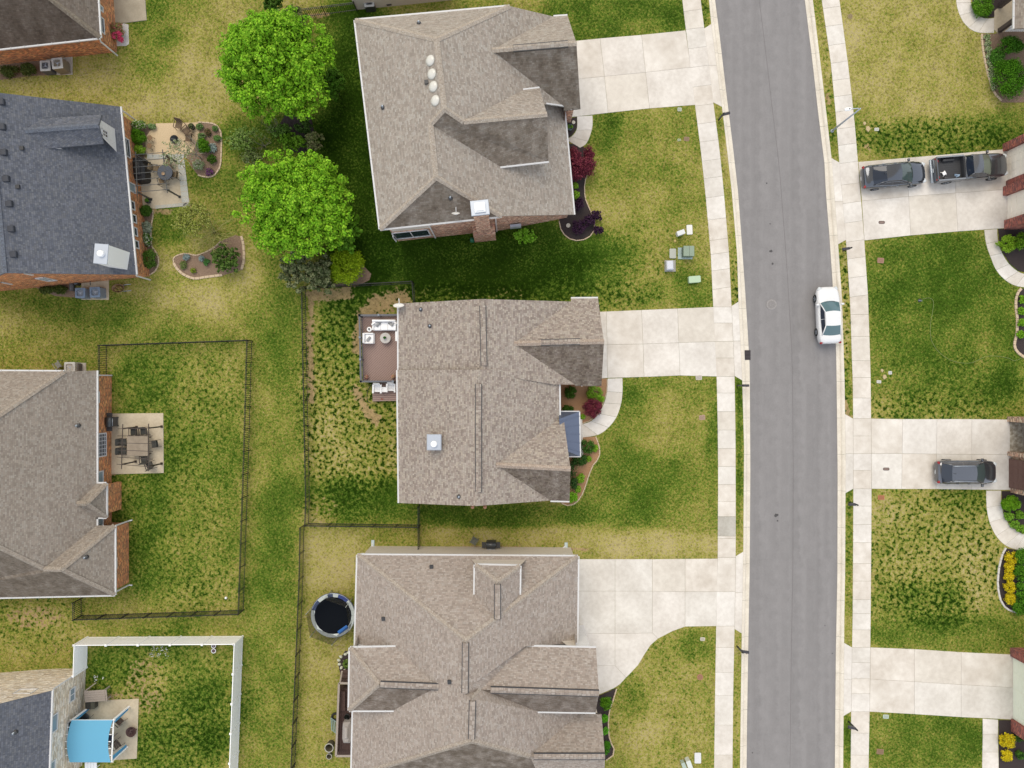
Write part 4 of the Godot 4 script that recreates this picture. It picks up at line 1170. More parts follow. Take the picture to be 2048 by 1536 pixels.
func house_trampoline() -> void:
	house("rosy brown shingled house with many hips, rear dormer and wide curved driveway",
		[[715, 1110, 3.9], [1156, 1113, 3.9], [932, 1282, 8.3], [710, 1295, 3.9], [1154, 1286, 3.9], [930, 1390, 0, 3, 2], [945, 1398, 0, 3, 2], [943, 1482, 0, 3, 2], [703, 1553, 3.9], [706, 1423, 3.9],
		[1050, 1293, 1, 4, 2], [940, 1374, 1, 4, 2], [1192, 1296, 5.7], [1198, 1387, 7.6], [962, 1379, 7.6], [1050, 1293, 5.7], [1191, 1425, 5.7], [1070, 1423, 5.7],
		[757, 1369, 7.3], [884, 1374, 7.3], [700, 1296, 5.6], [698, 1421, 5.6], [828, 1293, 5.6], [822, 1421, 5.6],
		[1157, 1428, 3.7], [1203, 1428, 3.7], [1210, 1513, 6.3], [1060, 1513, 6.3], [1207, 1600, 3.7], [1075, 1423, 6, 7, 24], [1100, 1600, 3.7], [1090, 1560, 3.4],
		[950, 1130, 6.0], [1040, 1132, 6.0], [995, 1165, 7.3], [995, 1238, 7.3], [949, 1202, 6.0], [1039, 1205, 6.0]],
		[[0, 1, 2], [0, 2, 5, 6, 7, 8, 9, 3], [1, 4, 10, 11, 5, 2], [15, 12, 13, 14, 11], [14, 13, 16, 17], [20, 22, 19, 18], [20, 18, 21], [18, 19, 23, 21], [24, 25, 26, 27], [27, 26, 28, 30], [6, 14, 29, 24, 27, 7], [7, 27, 31, 8], [32, 33, 34], [32, 34, 35, 36], [33, 37, 35, 34], [5, 11, 14, 6]],
		[4, 7, 11], "roof_rose", [[0, 1, 4, 10, 24, 25, 26, 28, 30, 8, 9, 3]], "siding", [[0, 1], [0, 3], [1, 4], [20, 22], [20, 21], [21, 23], [15, 12], [17, 16], [24, 25], [9, 8], [36, 32], [32, 33], [33, 37]],
		[[0, 2], [1, 2], [20, 18], [21, 18], [7, 8], [7, 27], [32, 34], [33, 34], [6, 14]], 0.22, true)
	var c := root_.position
	for o in [[20, 22, 23, 21], [15, 12, 13, 16, 17], [32, 33, 37, 36]]:
		var p := PackedVector2Array()
		for i in o: p.append(Vector2(V[i].x, V[i].z))
		obj("wall", walls(inset(wound(p), 0.3), 0.12), M.siding_white, root_, -c)
	var mr: Material = M.roof_rose
	ridge_vent(on_roof(931, 1286), on_roof(930, 1386), mr); ridge_vent(on_roof(945, 1402), on_roof(943, 1478), mr)
	ridge_vent(V[18].lerp(V[19], 0.03), V[18].lerp(V[19], 0.98), mr); ridge_vent(V[14].lerp(V[13], 0.08), V[13], mr)
	ridge_vent(V[34].lerp(V[35], 0.05), V[35], mr); ridge_vent(V[27].lerp(V[26], 0.05), V[26], mr)
	pipes([[863, 1133, "b"], [767, 1237, "b"], [899, 1363, "b"]])
	var top := wall_line(0, 1)
	window(top[0], top[1], 3.0, 4.2, 1.0, 2.4); window(top[0], top[1], 13.5, 14.6, 0.05, 2.1, 1, 1, "white", "door")
	for e in [[745, 1090, 0], [1131, 1095, 1]]:
		var p := wall_hit(e[0] - 4, e[1] + 10, top[0], top[1])
		var d := Vector3(top[1].x - top[0].x, 0, top[1].y - top[0].y).normalized()
		var b := Vector3(top[0].x, 0, top[0].y) + d * p.x
		downspout([b + Vector3(-0.1, 3.2, -0.3), b + Vector3(0, 2.9, -0.06), b + Vector3(0, 0.15, -0.06), at(e[0], e[1] - 4) + Vector3(0, 0.08, 0)])
		obj("splash_block", box(ms(), at(e[0] + 1, e[1] - 4, 0, 0.05) - c, Vector3(0.24, 0.08, 0.5)), plain(seen(205, 224, 228), 0.7), root_)
	var g := wall_line(1, 4)
	window(g[0], g[1], 0.8, 5.4, 0.05, 2.3, 8, 4, "white", "garage_door")

func house_umber() -> void:
	house("dark umber hip roofed brick house beside the pink azalea",
		[[200, 75, 3.0], [-150, 114, 3.0], [-180, -170, 3.0], [184, -190, 3.0], [28, -60, 6.6], [-10, -56, 6.6]],
		[[3, 0, 4], [0, 1, 5, 4], [1, 2, 5], [2, 3, 4, 5]], [1], "roof_umber", [[0, 1, 2, 3]], "brick", [[0, 1], [0, 3]], [[0, 4], [4, 5], [1, 5]])
	var r := wall_line(3, 0)
	window_px(r[0], r[1], 209, 70, 198, 30, 1, 2); window_px(r[0], r[1], 206, 26, 195, 5, 1, 1, "glass_pale", "door")
	downspout([V[0] + Vector3(-0.1, -0.1, -0.1), Vector3(r[1].x + 0.05, 2.4, r[1].y), Vector3(r[1].x + 0.05, 0.1, r[1].y)])

func house_slate() -> void:
	house("slate grey roofed orange brick house with white dormer and white chimney",
		[[240, 213, 2.7], [272, 549, 2.7], [-24, 183, 7.6], [8, 546, 7.6], [-98, 257, 2.7], [-72, 583, 2.7],
		[197, 250, 5.5], [48, 261, 0, 1, 2], [203, 229, 4.7], [207, 287, 4.7], [84, 237, 0, 1, 2], [96, 297, 0, 1, 2]],
		[[0, 1, 3, 2], [2, 3, 5, 4], [7, 10, 8, 6], [7, 6, 9, 11]], [], "roof_slate", [], "brick", [[0, 1]], [[2, 3], [7, 6]], 0.3)
	var c := root_.position
	var whole := tris_
	tris_ = whole.slice(0, 4)
	var foot := PackedVector2Array()
	for i in [0, 2, 4, 5, 3, 1]: foot.append(Vector2(V[i].x, V[i].z))
	foot = inset(wound(foot), 0.3)
	paved.append(foot)
	obj("wall", walls(foot), M.brick, root_, -c)
	tris_ = whole
	var d := PackedVector2Array()
	for q in [[228, 257, 3.1], [232, 304, 3.1], [110, 302, 5.0], [104, 250, 5.0]]:
		var w := W(q[0], q[1], q[2])
		d.append(Vector2(w.x, w.z))
	var keep := tris_.duplicate()
	tris_ = tris_.slice(-4)
	obj("dormer_wall", walls(d, 0.05, 2.9), M.siding_white, root_, -c)
	window_px(d[0], d[1], 216, 279, 203, 256, 2, 2, "glass_dark", "dormer_window")
	tris_ = keep
	var p := W(244, 521, 3.0)
	var ch := thing_part("chimney", root_, p - c, Basis(Vector3.UP, -0.08))
	obj("chase", box(ms(), Vector3(0, 1.0, 0), Vector3(0.95, 3.4, 1.35)), M.white, ch)
	obj("cap", prism(ms(), rect(-0.5, -0.72, 0.5, 0.72), 2.7, 2.76, 0.02), M.galvanised, ch)
	obj("flue", lathe(ms(true), Vector3(0.05, 2.76, 0.0), [Vector2(0, 0.25), Vector2(0.22, 0.22), Vector2(0.24, 0.18), Vector2(0.24, 0)], 16), M.white, ch)
	pipes([[2, 204, "s"], [4, 254, "s"], [7, 305, "s"], [12, 358, "s"], [18, 408, "s"], [22, 458, "s"], [27, 509, "s"], [45, 297, "b"], [37, 374, "b"]])
	var r := wall_line(0, 1, 0.3)
	for q in [[261, 318, 247, 273, 1, 2], [270, 422, 260, 400, 1, 1], [273, 448, 263, 427, 1, 1], [275, 474, 266, 453, 1, 1], [278, 499, 268, 479, 1, 1]]: window_px(r[0], r[1], q[0], q[1], q[2], q[3], q[4], q[5])
	window_px(r[0], r[1], 271, 388, 256, 362, 1, 1, "glass_pale", "door")
	var g := wall_line(1, 3, 0.3)
	window_px(g[0], g[1], 68, 549, 46, 546, 1, 1); window_px(g[0], g[1], 115, 560, 68, 556, 2, 1, "glass_pale"); window_px(g[0], g[1], 26, 568, 0, 564, 1, 1, "glass_pale")
	for q in [[0, 1], [1, 0]]:
		var e: Vector3 = V[q[0]]
		var w: Vector2 = r[q[0]]
		downspout([e + Vector3(-0.05, -0.1, 0.1 if q[0] == 0 else -0.1), Vector3(w.x + 0.06, 2.2, w.y), Vector3(w.x + 0.06, 0.1, w.y)])

func house_gazebo() -> void:
	house("grey brown shingled house with brick wall beside the gazebo frame patio",
		[[193, 741, 2.5], [193, 1051, 2.5], [-20, 900, 7.6], [128, 743, 0, 1, 2], [-20, 842, 0, 1, 2], [-20, 1086, 0, 1, 2], [87, 1138, 0, 1, 2], [229, 1051, 2.5], [229, 1190, 2.5], [122, 1139, 5.4], [-160, 741, 4.0], [-230, 1200, 2.5],
		[212, 967, 2.5], [212, 1035, 2.5], [154, 1007, 0, 1, 2], [172, 1007, 4.0], [193, 967, 2.5], [193, 1035, 2.5]],
		[[0, 3, 4, 5, 6, 1], [3, 10, 4], [6, 9, 7, 1], [7, 9, 8], [8, 9, 6, 5, 11], [10, 11, 5, 4], [16, 12, 15, 14], [12, 13, 15], [13, 17, 14, 15]],
		[4], "roof_brown", [[0, 1, 7, 8, 11, 10, 3]], "brick", [[0, 16], [17, 1], [1, 7], [7, 8], [8, 11], [16, 12], [12, 13], [13, 17], [3, 10]], [[5, 6], [6, 9], [9, 8], [9, 7], [3, 4], [14, 15], [15, 12], [15, 13]], 0.25)
	var c := root_.position
	var p := PackedVector2Array()
	for i in [16, 12, 13, 17]: p.append(Vector2(V[i].x, V[i].z))
	obj("bay_wall", walls(inset(wound(p), 0.2), 0.12, 2.0), M.brick, root_, -c)
	pipes([[156, 851, "p"], [172, 1114, "p"]])
	var r := wall_line(0, 1, 0.25)
	window_px(r[0], r[1], 198, 806, 194.5, 783, 1, 2); window_px(r[0], r[1], 212, 912, 194.5, 867, 6, 4, "glass_dark", "patio_door"); window_px(r[0], r[1], 206, 966, 195, 943, 1, 1, "glass_pale"); window_px(r[0], r[1], 206, 1050, 195, 1037, 1, 1, "glass_pale")
	var w := wall_line(7, 8, 0.25)
	window_px(w[0], w[1], 233, 1137, 230, 1116, 1, 1)
	downspout([V[7] + Vector3(-0.1, -0.1, 0.3), Vector3(w[0].x + 0.06, 2.1, w[0].y + 0.1), Vector3(w[0].x + 0.06, 0.12, w[0].y + 0.1), Vector3(w[0].x + 0.3, 0.06, w[0].y + 0.05)])
	downspout([V[8] + Vector3(-0.1, -0.1, -0.3), Vector3(w[1].x + 0.06, 2.1, w[1].y - 0.1), Vector3(w[1].x + 0.06, 0.12, w[1].y - 0.1), Vector3(w[1].x + 0.3, 0.06, w[1].y - 0.05)])
	downspout([V[0] + Vector3(-0.1, -0.1, 0.4), Vector3(r[0].x + 0.06, 2.1, r[0].y + 0.35), Vector3(r[0].x + 0.06, 0.1, r[0].y + 0.35)])

func house_stone() -> void:
	house("dark grey roofed house with pale ledgestone walls beside the blue canopy",
		[[103, 1382, 4.4], [95, 1600, 4.4], [0, 1408, 6.5], [-60, 1424, 7.6], [-70, 1610, 7.6], [-200, 1400, 4.4], [-210, 1590, 4.4], [0, 1600, 6.4]],
		[[0, 2, 3, 4, 7, 1], [3, 5, 6, 4]], [], "roof_slate", [[0, 2, 3, 5, 6, 4, 7, 1]], "stone", [[0, 1]], [[3, 4]], 0.12)
	pipes([[30, 1464, "p"]])
	var r := wall_line(0, 1, 0.12)
	window_px(r[0], r[1], 149, 1399, 139, 1379, 2, 1, "glass_pale"); window_px(r[0], r[1], 114, 1459, 102, 1433, 1, 1, "glass_pale"); window_px(r[0], r[1], 109, 1548, 100, 1526, 1, 1, "glass_pale")
	window(r[0], r[1], 3.4, 5.2, 0.05, 2.2, 2, 1, "glass_dark", "patio_door")
	var t := wall_line(0, 3, 0.12)
	window_px(t[0], t[1], 40, 1379, 62, 1388, 1, 1, "glass_pale")
	downspout([V[0] + Vector3(0.05, -0.1, 0.0), Vector3(r[0].x + 0.05, 4.0, r[0].y), Vector3(r[0].x + 0.05, 0.1, r[0].y)])

func garage(label: String, x: float, y0: float, y1: float, wallm: String, list: Array, depth := 240.0) -> void:
	# a house whose garage front faces the street; only the foot of it shows
	house(label, [[x + 52, y0 - 8, 2.9], [x + 52, y1 + 8, 2.9], [x + depth, y0 - 8, 2.9], [x + depth, y1 + 8, 2.9], [x + 60, (y0 + y1) / 2, 5.4], [x + depth, (y0 + y1) / 2, 5.4]],
		[[0, 2, 5, 4], [4, 5, 3, 1]], [], "roof_brown", [], wallm, [], [[4, 5]])
	var c := root_.position
	var a := at(x, y0)
	var b := at(x, y1)
	var far := at(x + depth - 20, (y0 + y1) / 2)
	paved.append(PackedVector2Array([Vector2(a.x, a.z), Vector2(far.x, a.z), Vector2(far.x, b.z), Vector2(b.x, b.z)]))
	# list: [from y, to y, kind, set back]
	for e in list:
		var p := at(x, e[0])
		var q := at(x, e[1])
		var wd := q.z - p.z
		var mid := (p + q) / 2 - c
		if e[2] == "pier":
			var st := ms()
			uvbox(st, mid + Vector3(0.5 + e[3], 1.4, 0), Vector3(1.0, 2.8, wd))
			obj("brick_pier", st, M[wallm], root_)
		elif e[2] == "door":
			var dr := obj("garage_door", box(ms(), mid + Vector3(0.25 + e[3], 1.1, 0), Vector3(0.06, 2.2, wd)), M[e[4]], root_)
			for k in 4:
				for i in 4: obj("panel", box(ms(), mid + Vector3(0.215 + e[3], 0.3 + k * 0.54, -wd / 2 + wd * (i + 0.5) / 4), Vector3(0.03, 0.42, wd / 4 - 0.12)), M[e[4]], dr)
			var tr := ms()
			box(tr, mid + Vector3(0.22 + e[3], 2.3, 0), Vector3(0.3, 0.2, wd + 0.1))
			obj("door_trim", tr, M.soffit, root_)
		elif e[2] == "open":
			obj("garage_floor", box(ms(), mid + Vector3(3.4, 0.0, 0), Vector3(6.4, 0.09, wd)), textured(seen(196, 188, 172), "stain_mul", 4.0), root_)
			obj("garage_back_wall", box(ms(), mid + Vector3(6.8, 1.4, 0), Vector3(0.1, 2.8, wd)), M.soffit, root_)
			obj("garage_partition", box(ms(), mid + Vector3(3.8, 1.4, wd / 2 + 0.1), Vector3(6.2, 2.8, 0.1)), M.soffit, root_)
			obj("garage_side_wall", box(ms(), mid + Vector3(3.8, 1.4, -wd / 2 - 0.1), Vector3(6.2, 2.8, 0.1)), M.soffit, root_)
			obj("raised_door", box(ms(), mid + Vector3(1.8, 2.45, 0), Vector3(2.4, 0.06, wd)), M[e[4]], root_)
	var hd := ms()
	uvbox(hd, (a + b) / 2 - c + Vector3(0.55, 2.62, 0), Vector3(0.5, 0.5, b.z - a.z))
	obj("header", hd, M[wallm], root_)
	var sw := ms()
	uvbox(sw, at(x + depth / 2, y0 + 3) - c + Vector3(0.7, 1.35, 0), Vector3(depth / S - 1.2, 2.7, 0.2))
	uvbox(sw, at(x + depth / 2, y1 - 3) - c + Vector3(0.7, 1.35, 0), Vector3(depth / S - 1.2, 2.7, 0.2))
	obj("wall", sw, M[wallm], root_)

func houses_east() -> void:
	M.door_cream = plain(Color(0.8, 0.75, 0.66).linear_to_srgb(), 0.5)
	M.door_brown = textured(seen(118, 88, 80), "speck", 0.8, 0.6)
	M.door_sage = plain(Color(0.7, 0.74, 0.62).linear_to_srgb(), 0.5)
	garage("red brick garage front with cream doors behind the black pickup", 2005, 288, 459, "brick_red", [[288, 303, "pier", 0.0], [303, 362, "door", 0.1, "door_cream"], [362, 374, "pier", 0.25], [374, 392, "pier", 0.0], [392, 441, "door", 0.15, "door_cream"], [441, 459, "pier", 0.1]])
	garage("beige brick garage with one open bay and a brown door", 2014, 833, 985, "brick_beige", [[833, 843, "pier", 0.0], [843, 903, "open", 0.0, "door_brown"], [903, 911, "pier", 0.0], [911, 917, "pier", 0.3], [917, 975, "door", -0.1, "door_brown"], [975, 985, "pier", 0.25]])
	garage("brown brick garage front with a pale sage door and striped flag banner", 2020, 1295, 1462, "brick_red", [[1295, 1312, "pier", 0.0], [1312, 1437, "door", 0.0, "door_sage"], [1437, 1462, "pier", 0.05]])
	# flag banner on the pier
	var im := Image.create(130, 70, false, Image.FORMAT_RGB8)
	for k in 13: im.fill_rect(Rect2i(0, k * 70 / 13, 130, 6), Color(0.72, 0.18, 0.24) if k % 2 == 0 else Color(0.92, 0.9, 0.92))
	im.fill_rect(Rect2i(0, 0, 52, 38), Color(0.22, 0.26, 0.45))
	var fm := plain(Color.WHITE, 0.8)
	fm.albedo_texture = ImageTexture.create_from_image(im)
	var flag := thing("flag_banner", "striped red and white flag banner with blue corner on the brick pier", "flag", at(2021, 1452))
	var fs := ms()
	var q := [Vector3(0, 2.1, -0.35), Vector3(0, 2.1, 0.35), Vector3(0, 0.8, 0.35), Vector3(0, 0.8, -0.35)]
	var fuv := [Vector2(0, 1), Vector2(0, 0), Vector2(1, 0), Vector2(1, 1)]
	for i in [0, 1, 2, 0, 2, 3]:
		fs.set_uv(fuv[i]); fs.add_vertex(q[i] + Vector3(0.02, 0, 0))
	obj("cloth", fs, fm, flag)
	obj("rod", bar(ms(), Vector3(0.02, 2.13, -0.4), Vector3(0.02, 2.13, 0.4), 0.03), M.dark_metal, flag)
	# porch house in the upper corner
	house("brown roofed house corner with dark railed porch", [[2031, -120, 3.0], [2029, 57, 3.0], [2300, -120, 3.0], [2300, 50, 3.0], [2160, -120, 6.0], [2160, 52, 6.0]],
		[[0, 4, 5, 1], [4, 2, 3, 5]], [], "roof_brown", [], "brick_beige", [[0, 1]], [[4, 5]])
	var c := root_.position
	paved.append(plan([2036, -60, 2060, -60, 2060, 62, 2036, 62]))
	var hw := ms()
	uvbox(hw, at(2130, -40) - c + Vector3(0, 1.4, 0), Vector3(6.0, 2.8, 6.4))
	obj("wall", hw, M.brick_beige, root_)
	for y in [14, 62]:
		obj("porch_post", box(ms(), at(1998, y) - c + Vector3(0, 1.35, 0), Vector3(0.3, 2.6, 0.3)), M.bronze, root_)
	for k in 10: obj("baluster", box(ms(), at(2009 + k * 4, 64) - c + Vector3(0, 0.5, 0), Vector3(0.07, 0.8, 0.07)), M.white, root_)
	obj("porch_rail", bar(ms(), at(2003, 64) - c + Vector3(0, 0.93, 0), at(2050, 64) - c + Vector3(0, 0.93, 0), 0.08), M.white, root_)
	obj("porch_beam", bar(ms(), at(1998, 8) - c + Vector3(0, 2.72, 0), at(1998, 66) - c + Vector3(0, 2.72, 0), 0.16), M.bronze, root_)
	for y in [14, 62]: obj("porch_beam", bar(ms(), at(1998, y) - c + Vector3(0, 2.7, 0), at(2060, y) - c + Vector3(0, 2.7, 0), 0.16), M.bronze, root_)

func house_north() -> void:
	house("pale grey rendered house wall above the black picket fence", [[705, -30, 3.0], [900, -48, 3.0], [700, -260, 3.0], [900, -260, 3.0], [800, -100, 5.5], [800, -240, 5.5]],
		[[0, 1, 4], [1, 3, 5, 4], [3, 2, 5], [2, 0, 4, 5]], [], "roof_brown", [], "wall_grey", [], [])
	var c := root_.position
	var a := at(712, 20)
	var b := at(905, 0)
	var st := ms()
	var poly := PackedVector2Array([Vector2(a.x, a.z), Vector2(b.x, b.z), Vector2(b.x, b.z - 8), Vector2(a.x, a.z - 8)])
	paved.append(poly)
	obj("wall", walls(poly, 0.1, 2.6), M.wall_grey, root_, -c)
	obj("foundation_vent", box(ms(), a.lerp(b, 0.35) - c + Vector3(0, 0.3, 0.03), Vector3(0.4, 0.14, 0.06), Basis(Vector3.UP, 0.1)), M.black, root_)

# ---------- plants ----------
func crown(parent: Node, called: String, c: Vector3, r: Vector3, lobes: int, leaves: int, size: float, cols: Array, sd: int, m: Material = null, ball := false, subs := 7) -> void:
	# many leaf faces set on clumps spread over the crown, so that clumps shade one another
	var g := RandomNumberGenerator.new()
	g.seed = sd
	# big lobes carry smaller clumps, the clumps carry the leaves
	var lc := []
	var mean := (r.x + r.y + r.z) / 3.0
	for i in lobes:
		var d := Vector3(g.randfn(), g.randfn(), g.randfn()).normalized()
		if d.y < -0.25: d.y = -d.y * 0.6
		if ball:
			lc.append([c + d * r * g.randf_range(0.55, 0.75), mean * g.randf_range(0.28, 0.36)])
		else:
			var big: Vector3 = c + d * r * g.randf_range(0.42, 0.78)
			var br := mean * g.randf_range(0.18, 0.34)
			for k in subs:
				var e := Vector3(g.randfn(), g.randfn() + 0.4, g.randfn()).normalized()
				lc.append([big + e * br * g.randf_range(0.75, 1.1), mean * g.randf_range(0.06, 0.115)])
	var vs := PackedVector3Array()
	var ns := PackedVector3Array()
	var cs := PackedColorArray()
	for i in leaves:
		var l: Array = lc[i % lc.size()]
		var d := Vector3(g.randfn(), g.randfn() + 0.5, g.randfn()).normalized()
		var p: Vector3 = l[0] + d * l[1] * g.randf_range(0.45, 1.1)
		if p.y < 0.03: p.y = 0.03 + g.randf() * 0.05
		var n := (d + Vector3(0, 0.5, 0) + Vector3(g.randfn(), g.randfn(), g.randfn()) * 0.4).normalized()
		var t := n.cross(Vector3(g.randfn(), g.randfn(), g.randfn())).normalized()
		var b := n.cross(t)
		var s := size * g.randf_range(0.6, 1.3)
		var col: Color = cols[g.randi() % cols.size()]
		var v := g.randf_range(0.76, 1.22)
		col = Color(col.r * v, col.g * v, col.b * v)
		var tip := p + t * s
		var base := p - t * s
		var up := n * s * 0.22
		for q in [base, p + b * s * 0.62 + up, tip, base, tip, p - b * s * 0.62 + up]:
			vs.append(q)
			ns.append(n)
			cs.append(col)
	var a := []
	a.resize(Mesh.ARRAY_MAX)
	a[Mesh.ARRAY_VERTEX] = vs
	a[Mesh.ARRAY_NORMAL] = ns
	a[Mesh.ARRAY_COLOR] = cs
	var mesh := ArrayMesh.new()
	mesh.add_surface_from_arrays(Mesh.PRIMITIVE_TRIANGLES, a)
	put(called, mesh, m if m else M.leaf, parent)
func limbs(parent: Node, called: String, top: Vector3, r: float, n: int, reach: Vector3, sd: int, m: Material, twigs := 0) -> void:
	# a trunk with bent boughs
	var g := RandomNumberGenerator.new()
	g.seed = sd
	var st := ms(true)
	var fork := Vector3(0, top.y * 0.4, 0)
	if r > 0.04: tube(st, [Vector3(0, -0.1, 0), fork * 0.5 + Vector3(r * 0.3, 0, 0), fork], r, r * 0.7, 8)
	for i in n:
		var a := TAU * i / n + g.randf() * 0.7
		var e := Vector3(cos(a) * reach.x * g.randf_range(0.5, 1), top.y * g.randf_range(0.7, 1.0), sin(a) * reach.z * g.randf_range(0.5, 1))
		var f := fork if r > 0.04 else Vector3(0, 0.02, 0)
		var mid := f.lerp(e, 0.5) + Vector3(g.randfn(), g.randfn(), g.randfn()) * reach.x * 0.08
		tube(st, [f, mid, e], r * 0.5, r * 0.12, 5)
		for k in twigs:
			var s := mid.lerp(e, g.randf())
			tube(st, [s, s + Vector3(g.randfn() * reach.x * 0.22, g.randf() * 0.3, g.randfn() * reach.z * 0.22)], r * 0.16, r * 0.05, 4)
	obj(called, st, m, parent)
func shades(list: Array) -> Array:
	var out := []
	for c in list: out.append(lin(c[0], c[1], c[2]))
	return out
func shrub(called: String, label: String, px: float, py: float, rx: float, rz: float, h: float, cols: Array, leaves: int, size: float, group := "", ball := true, category := "shrub", dry := false) -> void:
	# rx, rz in survey pixels at mid height
	var t := thing(called, label, category, at(px, py, h * 0.6), 0, group)
	var k := (H - h * 0.6) / H / S
	var r := Vector3(rx * k, h * 0.55, rz * k)
	crown(t, "crown", Vector3(0, h * 0.45, 0), r * (1.0 if not ball else 1.16), 34 if ball else 26, leaves, size, shades(cols), int(px * 7 + py), M.leaf_dry if dry else null, ball)
	limbs(t, "stem", Vector3(0, h * 0.7, 0), minf(0.05, h * 0.04), 5, r * 0.7, int(px), M.trunk)
const LIME := [[146, 202, 46], [128, 188, 38], [164, 212, 60], [108, 168, 32], [138, 196, 48]]
const DEEP := [[74, 110, 34], [58, 92, 24], [92, 126, 48], [66, 100, 30]]
const BOX := [[88, 140, 26], [70, 122, 18], [104, 152, 34]]
const FRESH := [[140, 186, 52], [116, 168, 36], [158, 196, 70]]
const RED := [[128, 52, 70], [104, 38, 56], [146, 70, 80], [90, 34, 50]]
const PURPLE := [[70, 46, 72], [52, 34, 56], [84, 56, 80]]
const YELLOW := [[236, 214, 30], [246, 226, 50], [220, 190, 20], [196, 186, 40]]
const GREY := [[142, 150, 108], [104, 118, 76], [170, 172, 126], [86, 102, 60]]
const OLIVE := [[120, 130, 78], [94, 108, 58], [140, 144, 96]]

func build_plants() -> void:
	for q in [["large lime green maple nearer the top edge of the lots", 556, 130, 116, 108, 8.2, 101], ["large lime green maple above the grey leaved shrub", 591, 407, 122, 108, 7.6, 202]]:
		var t := thing("maple_tree", q[0], "tree", at(q[1], q[2], 5.0), 0, "lime green maples")
		var k := (H - 5.0) / H / S
		var r := Vector3(q[3] * k * 1.04, q[5] * 0.42, q[4] * k * 1.04)
		crown(t, "crown", Vector3(0, q[5] * 0.56, 0), r, 96, 70000, 0.105, shades(LIME), q[6], null, false, 15)
		limbs(t, "trunk", Vector3(0, q[5] * 0.8, 0), 0.17, 9, r * 0.75, q[6], M.trunk)
	shrub("small_tree", "mid green leafy sapling at the shaded side of the top maple", 665, 165, 26, 38, 3.6, [[92, 142, 40], [74, 120, 30], [110, 156, 54]], 2600, 0.13, "", false, "tree")
	shrub("small_tree", "mid green leafy tree leaning out beside the lower maple", 690, 455, 26, 55, 4.0, [[98, 150, 36], [78, 126, 28], [118, 166, 48]], 3600, 0.13, "", false, "tree")
	shrub("shrub", "big grey green leaved shrub at the fence corner", 612, 541, 62, 57, 3.0, GREY, 16000, 0.085, "", false)
	shrub("shrub", "rounded yellow green bush beside the dry mulch patch", 692, 533, 32, 38, 1.9, [[146, 178, 26], [122, 156, 18], [168, 194, 42]], 10000, 0.06)
	shrub("shrub", "olive flecked shrub by the black fence top", 588, 34, 34, 30, 2.0, OLIVE, 3200, 0.09, "", false)
	shrub("shrub", "dark shrub above the top maple at the fence line", 545, 8, 24, 24, 2.2, DEEP, 2200, 0.09, "", false)
	shrub("shrub", "fresh green shrub between the two maples", 583, 282, 32, 18, 1.8, [[120, 168, 40], [96, 146, 30], [140, 186, 60]], 2200, 0.1, "", false)
	shrub("shrub", "thin pinkish green shrub between the maples on the house side", 628, 282, 22, 20, 1.8, [[150, 160, 104], [124, 138, 80], [172, 164, 120]], 900, 0.09, "", false, "shrub", true)
	shrub("shrub", "wispy pale green shrub beside the maples", 485, 275, 38, 34, 2.0, [[136, 166, 84], [112, 148, 62], [156, 180, 104]], 1900, 0.075, "", false, "shrub", true)
	for q in [["mid green shrub just below the top maple", 560, 262, 26, 16, 1.5, [[112, 150, 60], [90, 128, 46], [130, 166, 78]], 1500], ["low dark green shrub in the gap between the maples", 605, 252, 20, 20, 1.3, [[74, 104, 42], [58, 86, 32], [92, 120, 56]], 1300], ["olive tangle beside the lower maple crown", 505, 315, 24, 20, 1.5, [[128, 148, 84], [104, 126, 64], [150, 164, 108]], 900]]: shrub("shrub", q[0], q[1], q[2], q[3], q[4], q[5], q[6], q[7], 0.085, "", false)
	for q in [["bare grey twigged bush under the top maple", 545, 252, 24, 22, 2.0, 6], ["bare grey twigs by the wispy pale shrub", 520, 285, 30, 18, 1.4, 7]]:
		var t := thing("bare_bush", q[0], "bush", at(q[1], q[2], 1.0))
		limbs(t, "branch", Vector3(0, q[5], 0), 0.035, 9, Vector3(q[3] / S, 0, q[4] / S), int(q[1]), M.twig, q[6])
	var wt := thing("willow_tree", "thin yellow green weeping tree over the lawn below the pergola patio", "tree", at(440, 470))
	limbs(wt, "trunk", Vector3(-0.9, 2.4, -0.5), 0.042, 26, Vector3(2.4, 0, 2.0), 431, textured(seen(186, 184, 112), "speck", 0.6), 7)
	crown(wt, "crown", Vector3(-1.2, 2.0, -0.8), Vector3(2.0, 0.8, 1.7), 60, 5500, 0.06, shades([[158, 168, 80], [136, 150, 62], [176, 180, 104]]), 432, M.leaf_dry)
	var pt := thing("small_tree", "sparse pale flowering tree leaning over the pergola patio", "tree", at(404, 318))
	limbs(pt, "trunk", Vector3(-0.5, 2.6, 0.4), 0.06, 9, Vector3(1.6, 0, 1.2), 441, M.twig, 5)
	crown(pt, "crown", Vector3(-0.9, 2.2, 0.4), Vector3(1.5, 0.8, 1.4), 30, 900, 0.06, shades([[156, 166, 120], [130, 148, 92], [188, 190, 160]]), 442, M.leaf_dry)
	shrub("shrub", "dark glossy shrub in the kidney shaped bed", 452, 517, 34, 34, 1.8, [[92, 124, 52], [72, 104, 38], [116, 140, 72]], 4200, 0.08, "", false)
	for q in [["round clipped boxwood beside the slate roofed house wall", 274, 273, 16, 15, 1.1], ["round clipped boxwood between gravel and flower bed", 406, 292, 14, 14, 1.0]]:
		shrub("boxwood", q[0], q[1], q[2], q[3], q[4], q[5], BOX, 4200, 0.045, "clipped boxwood balls")
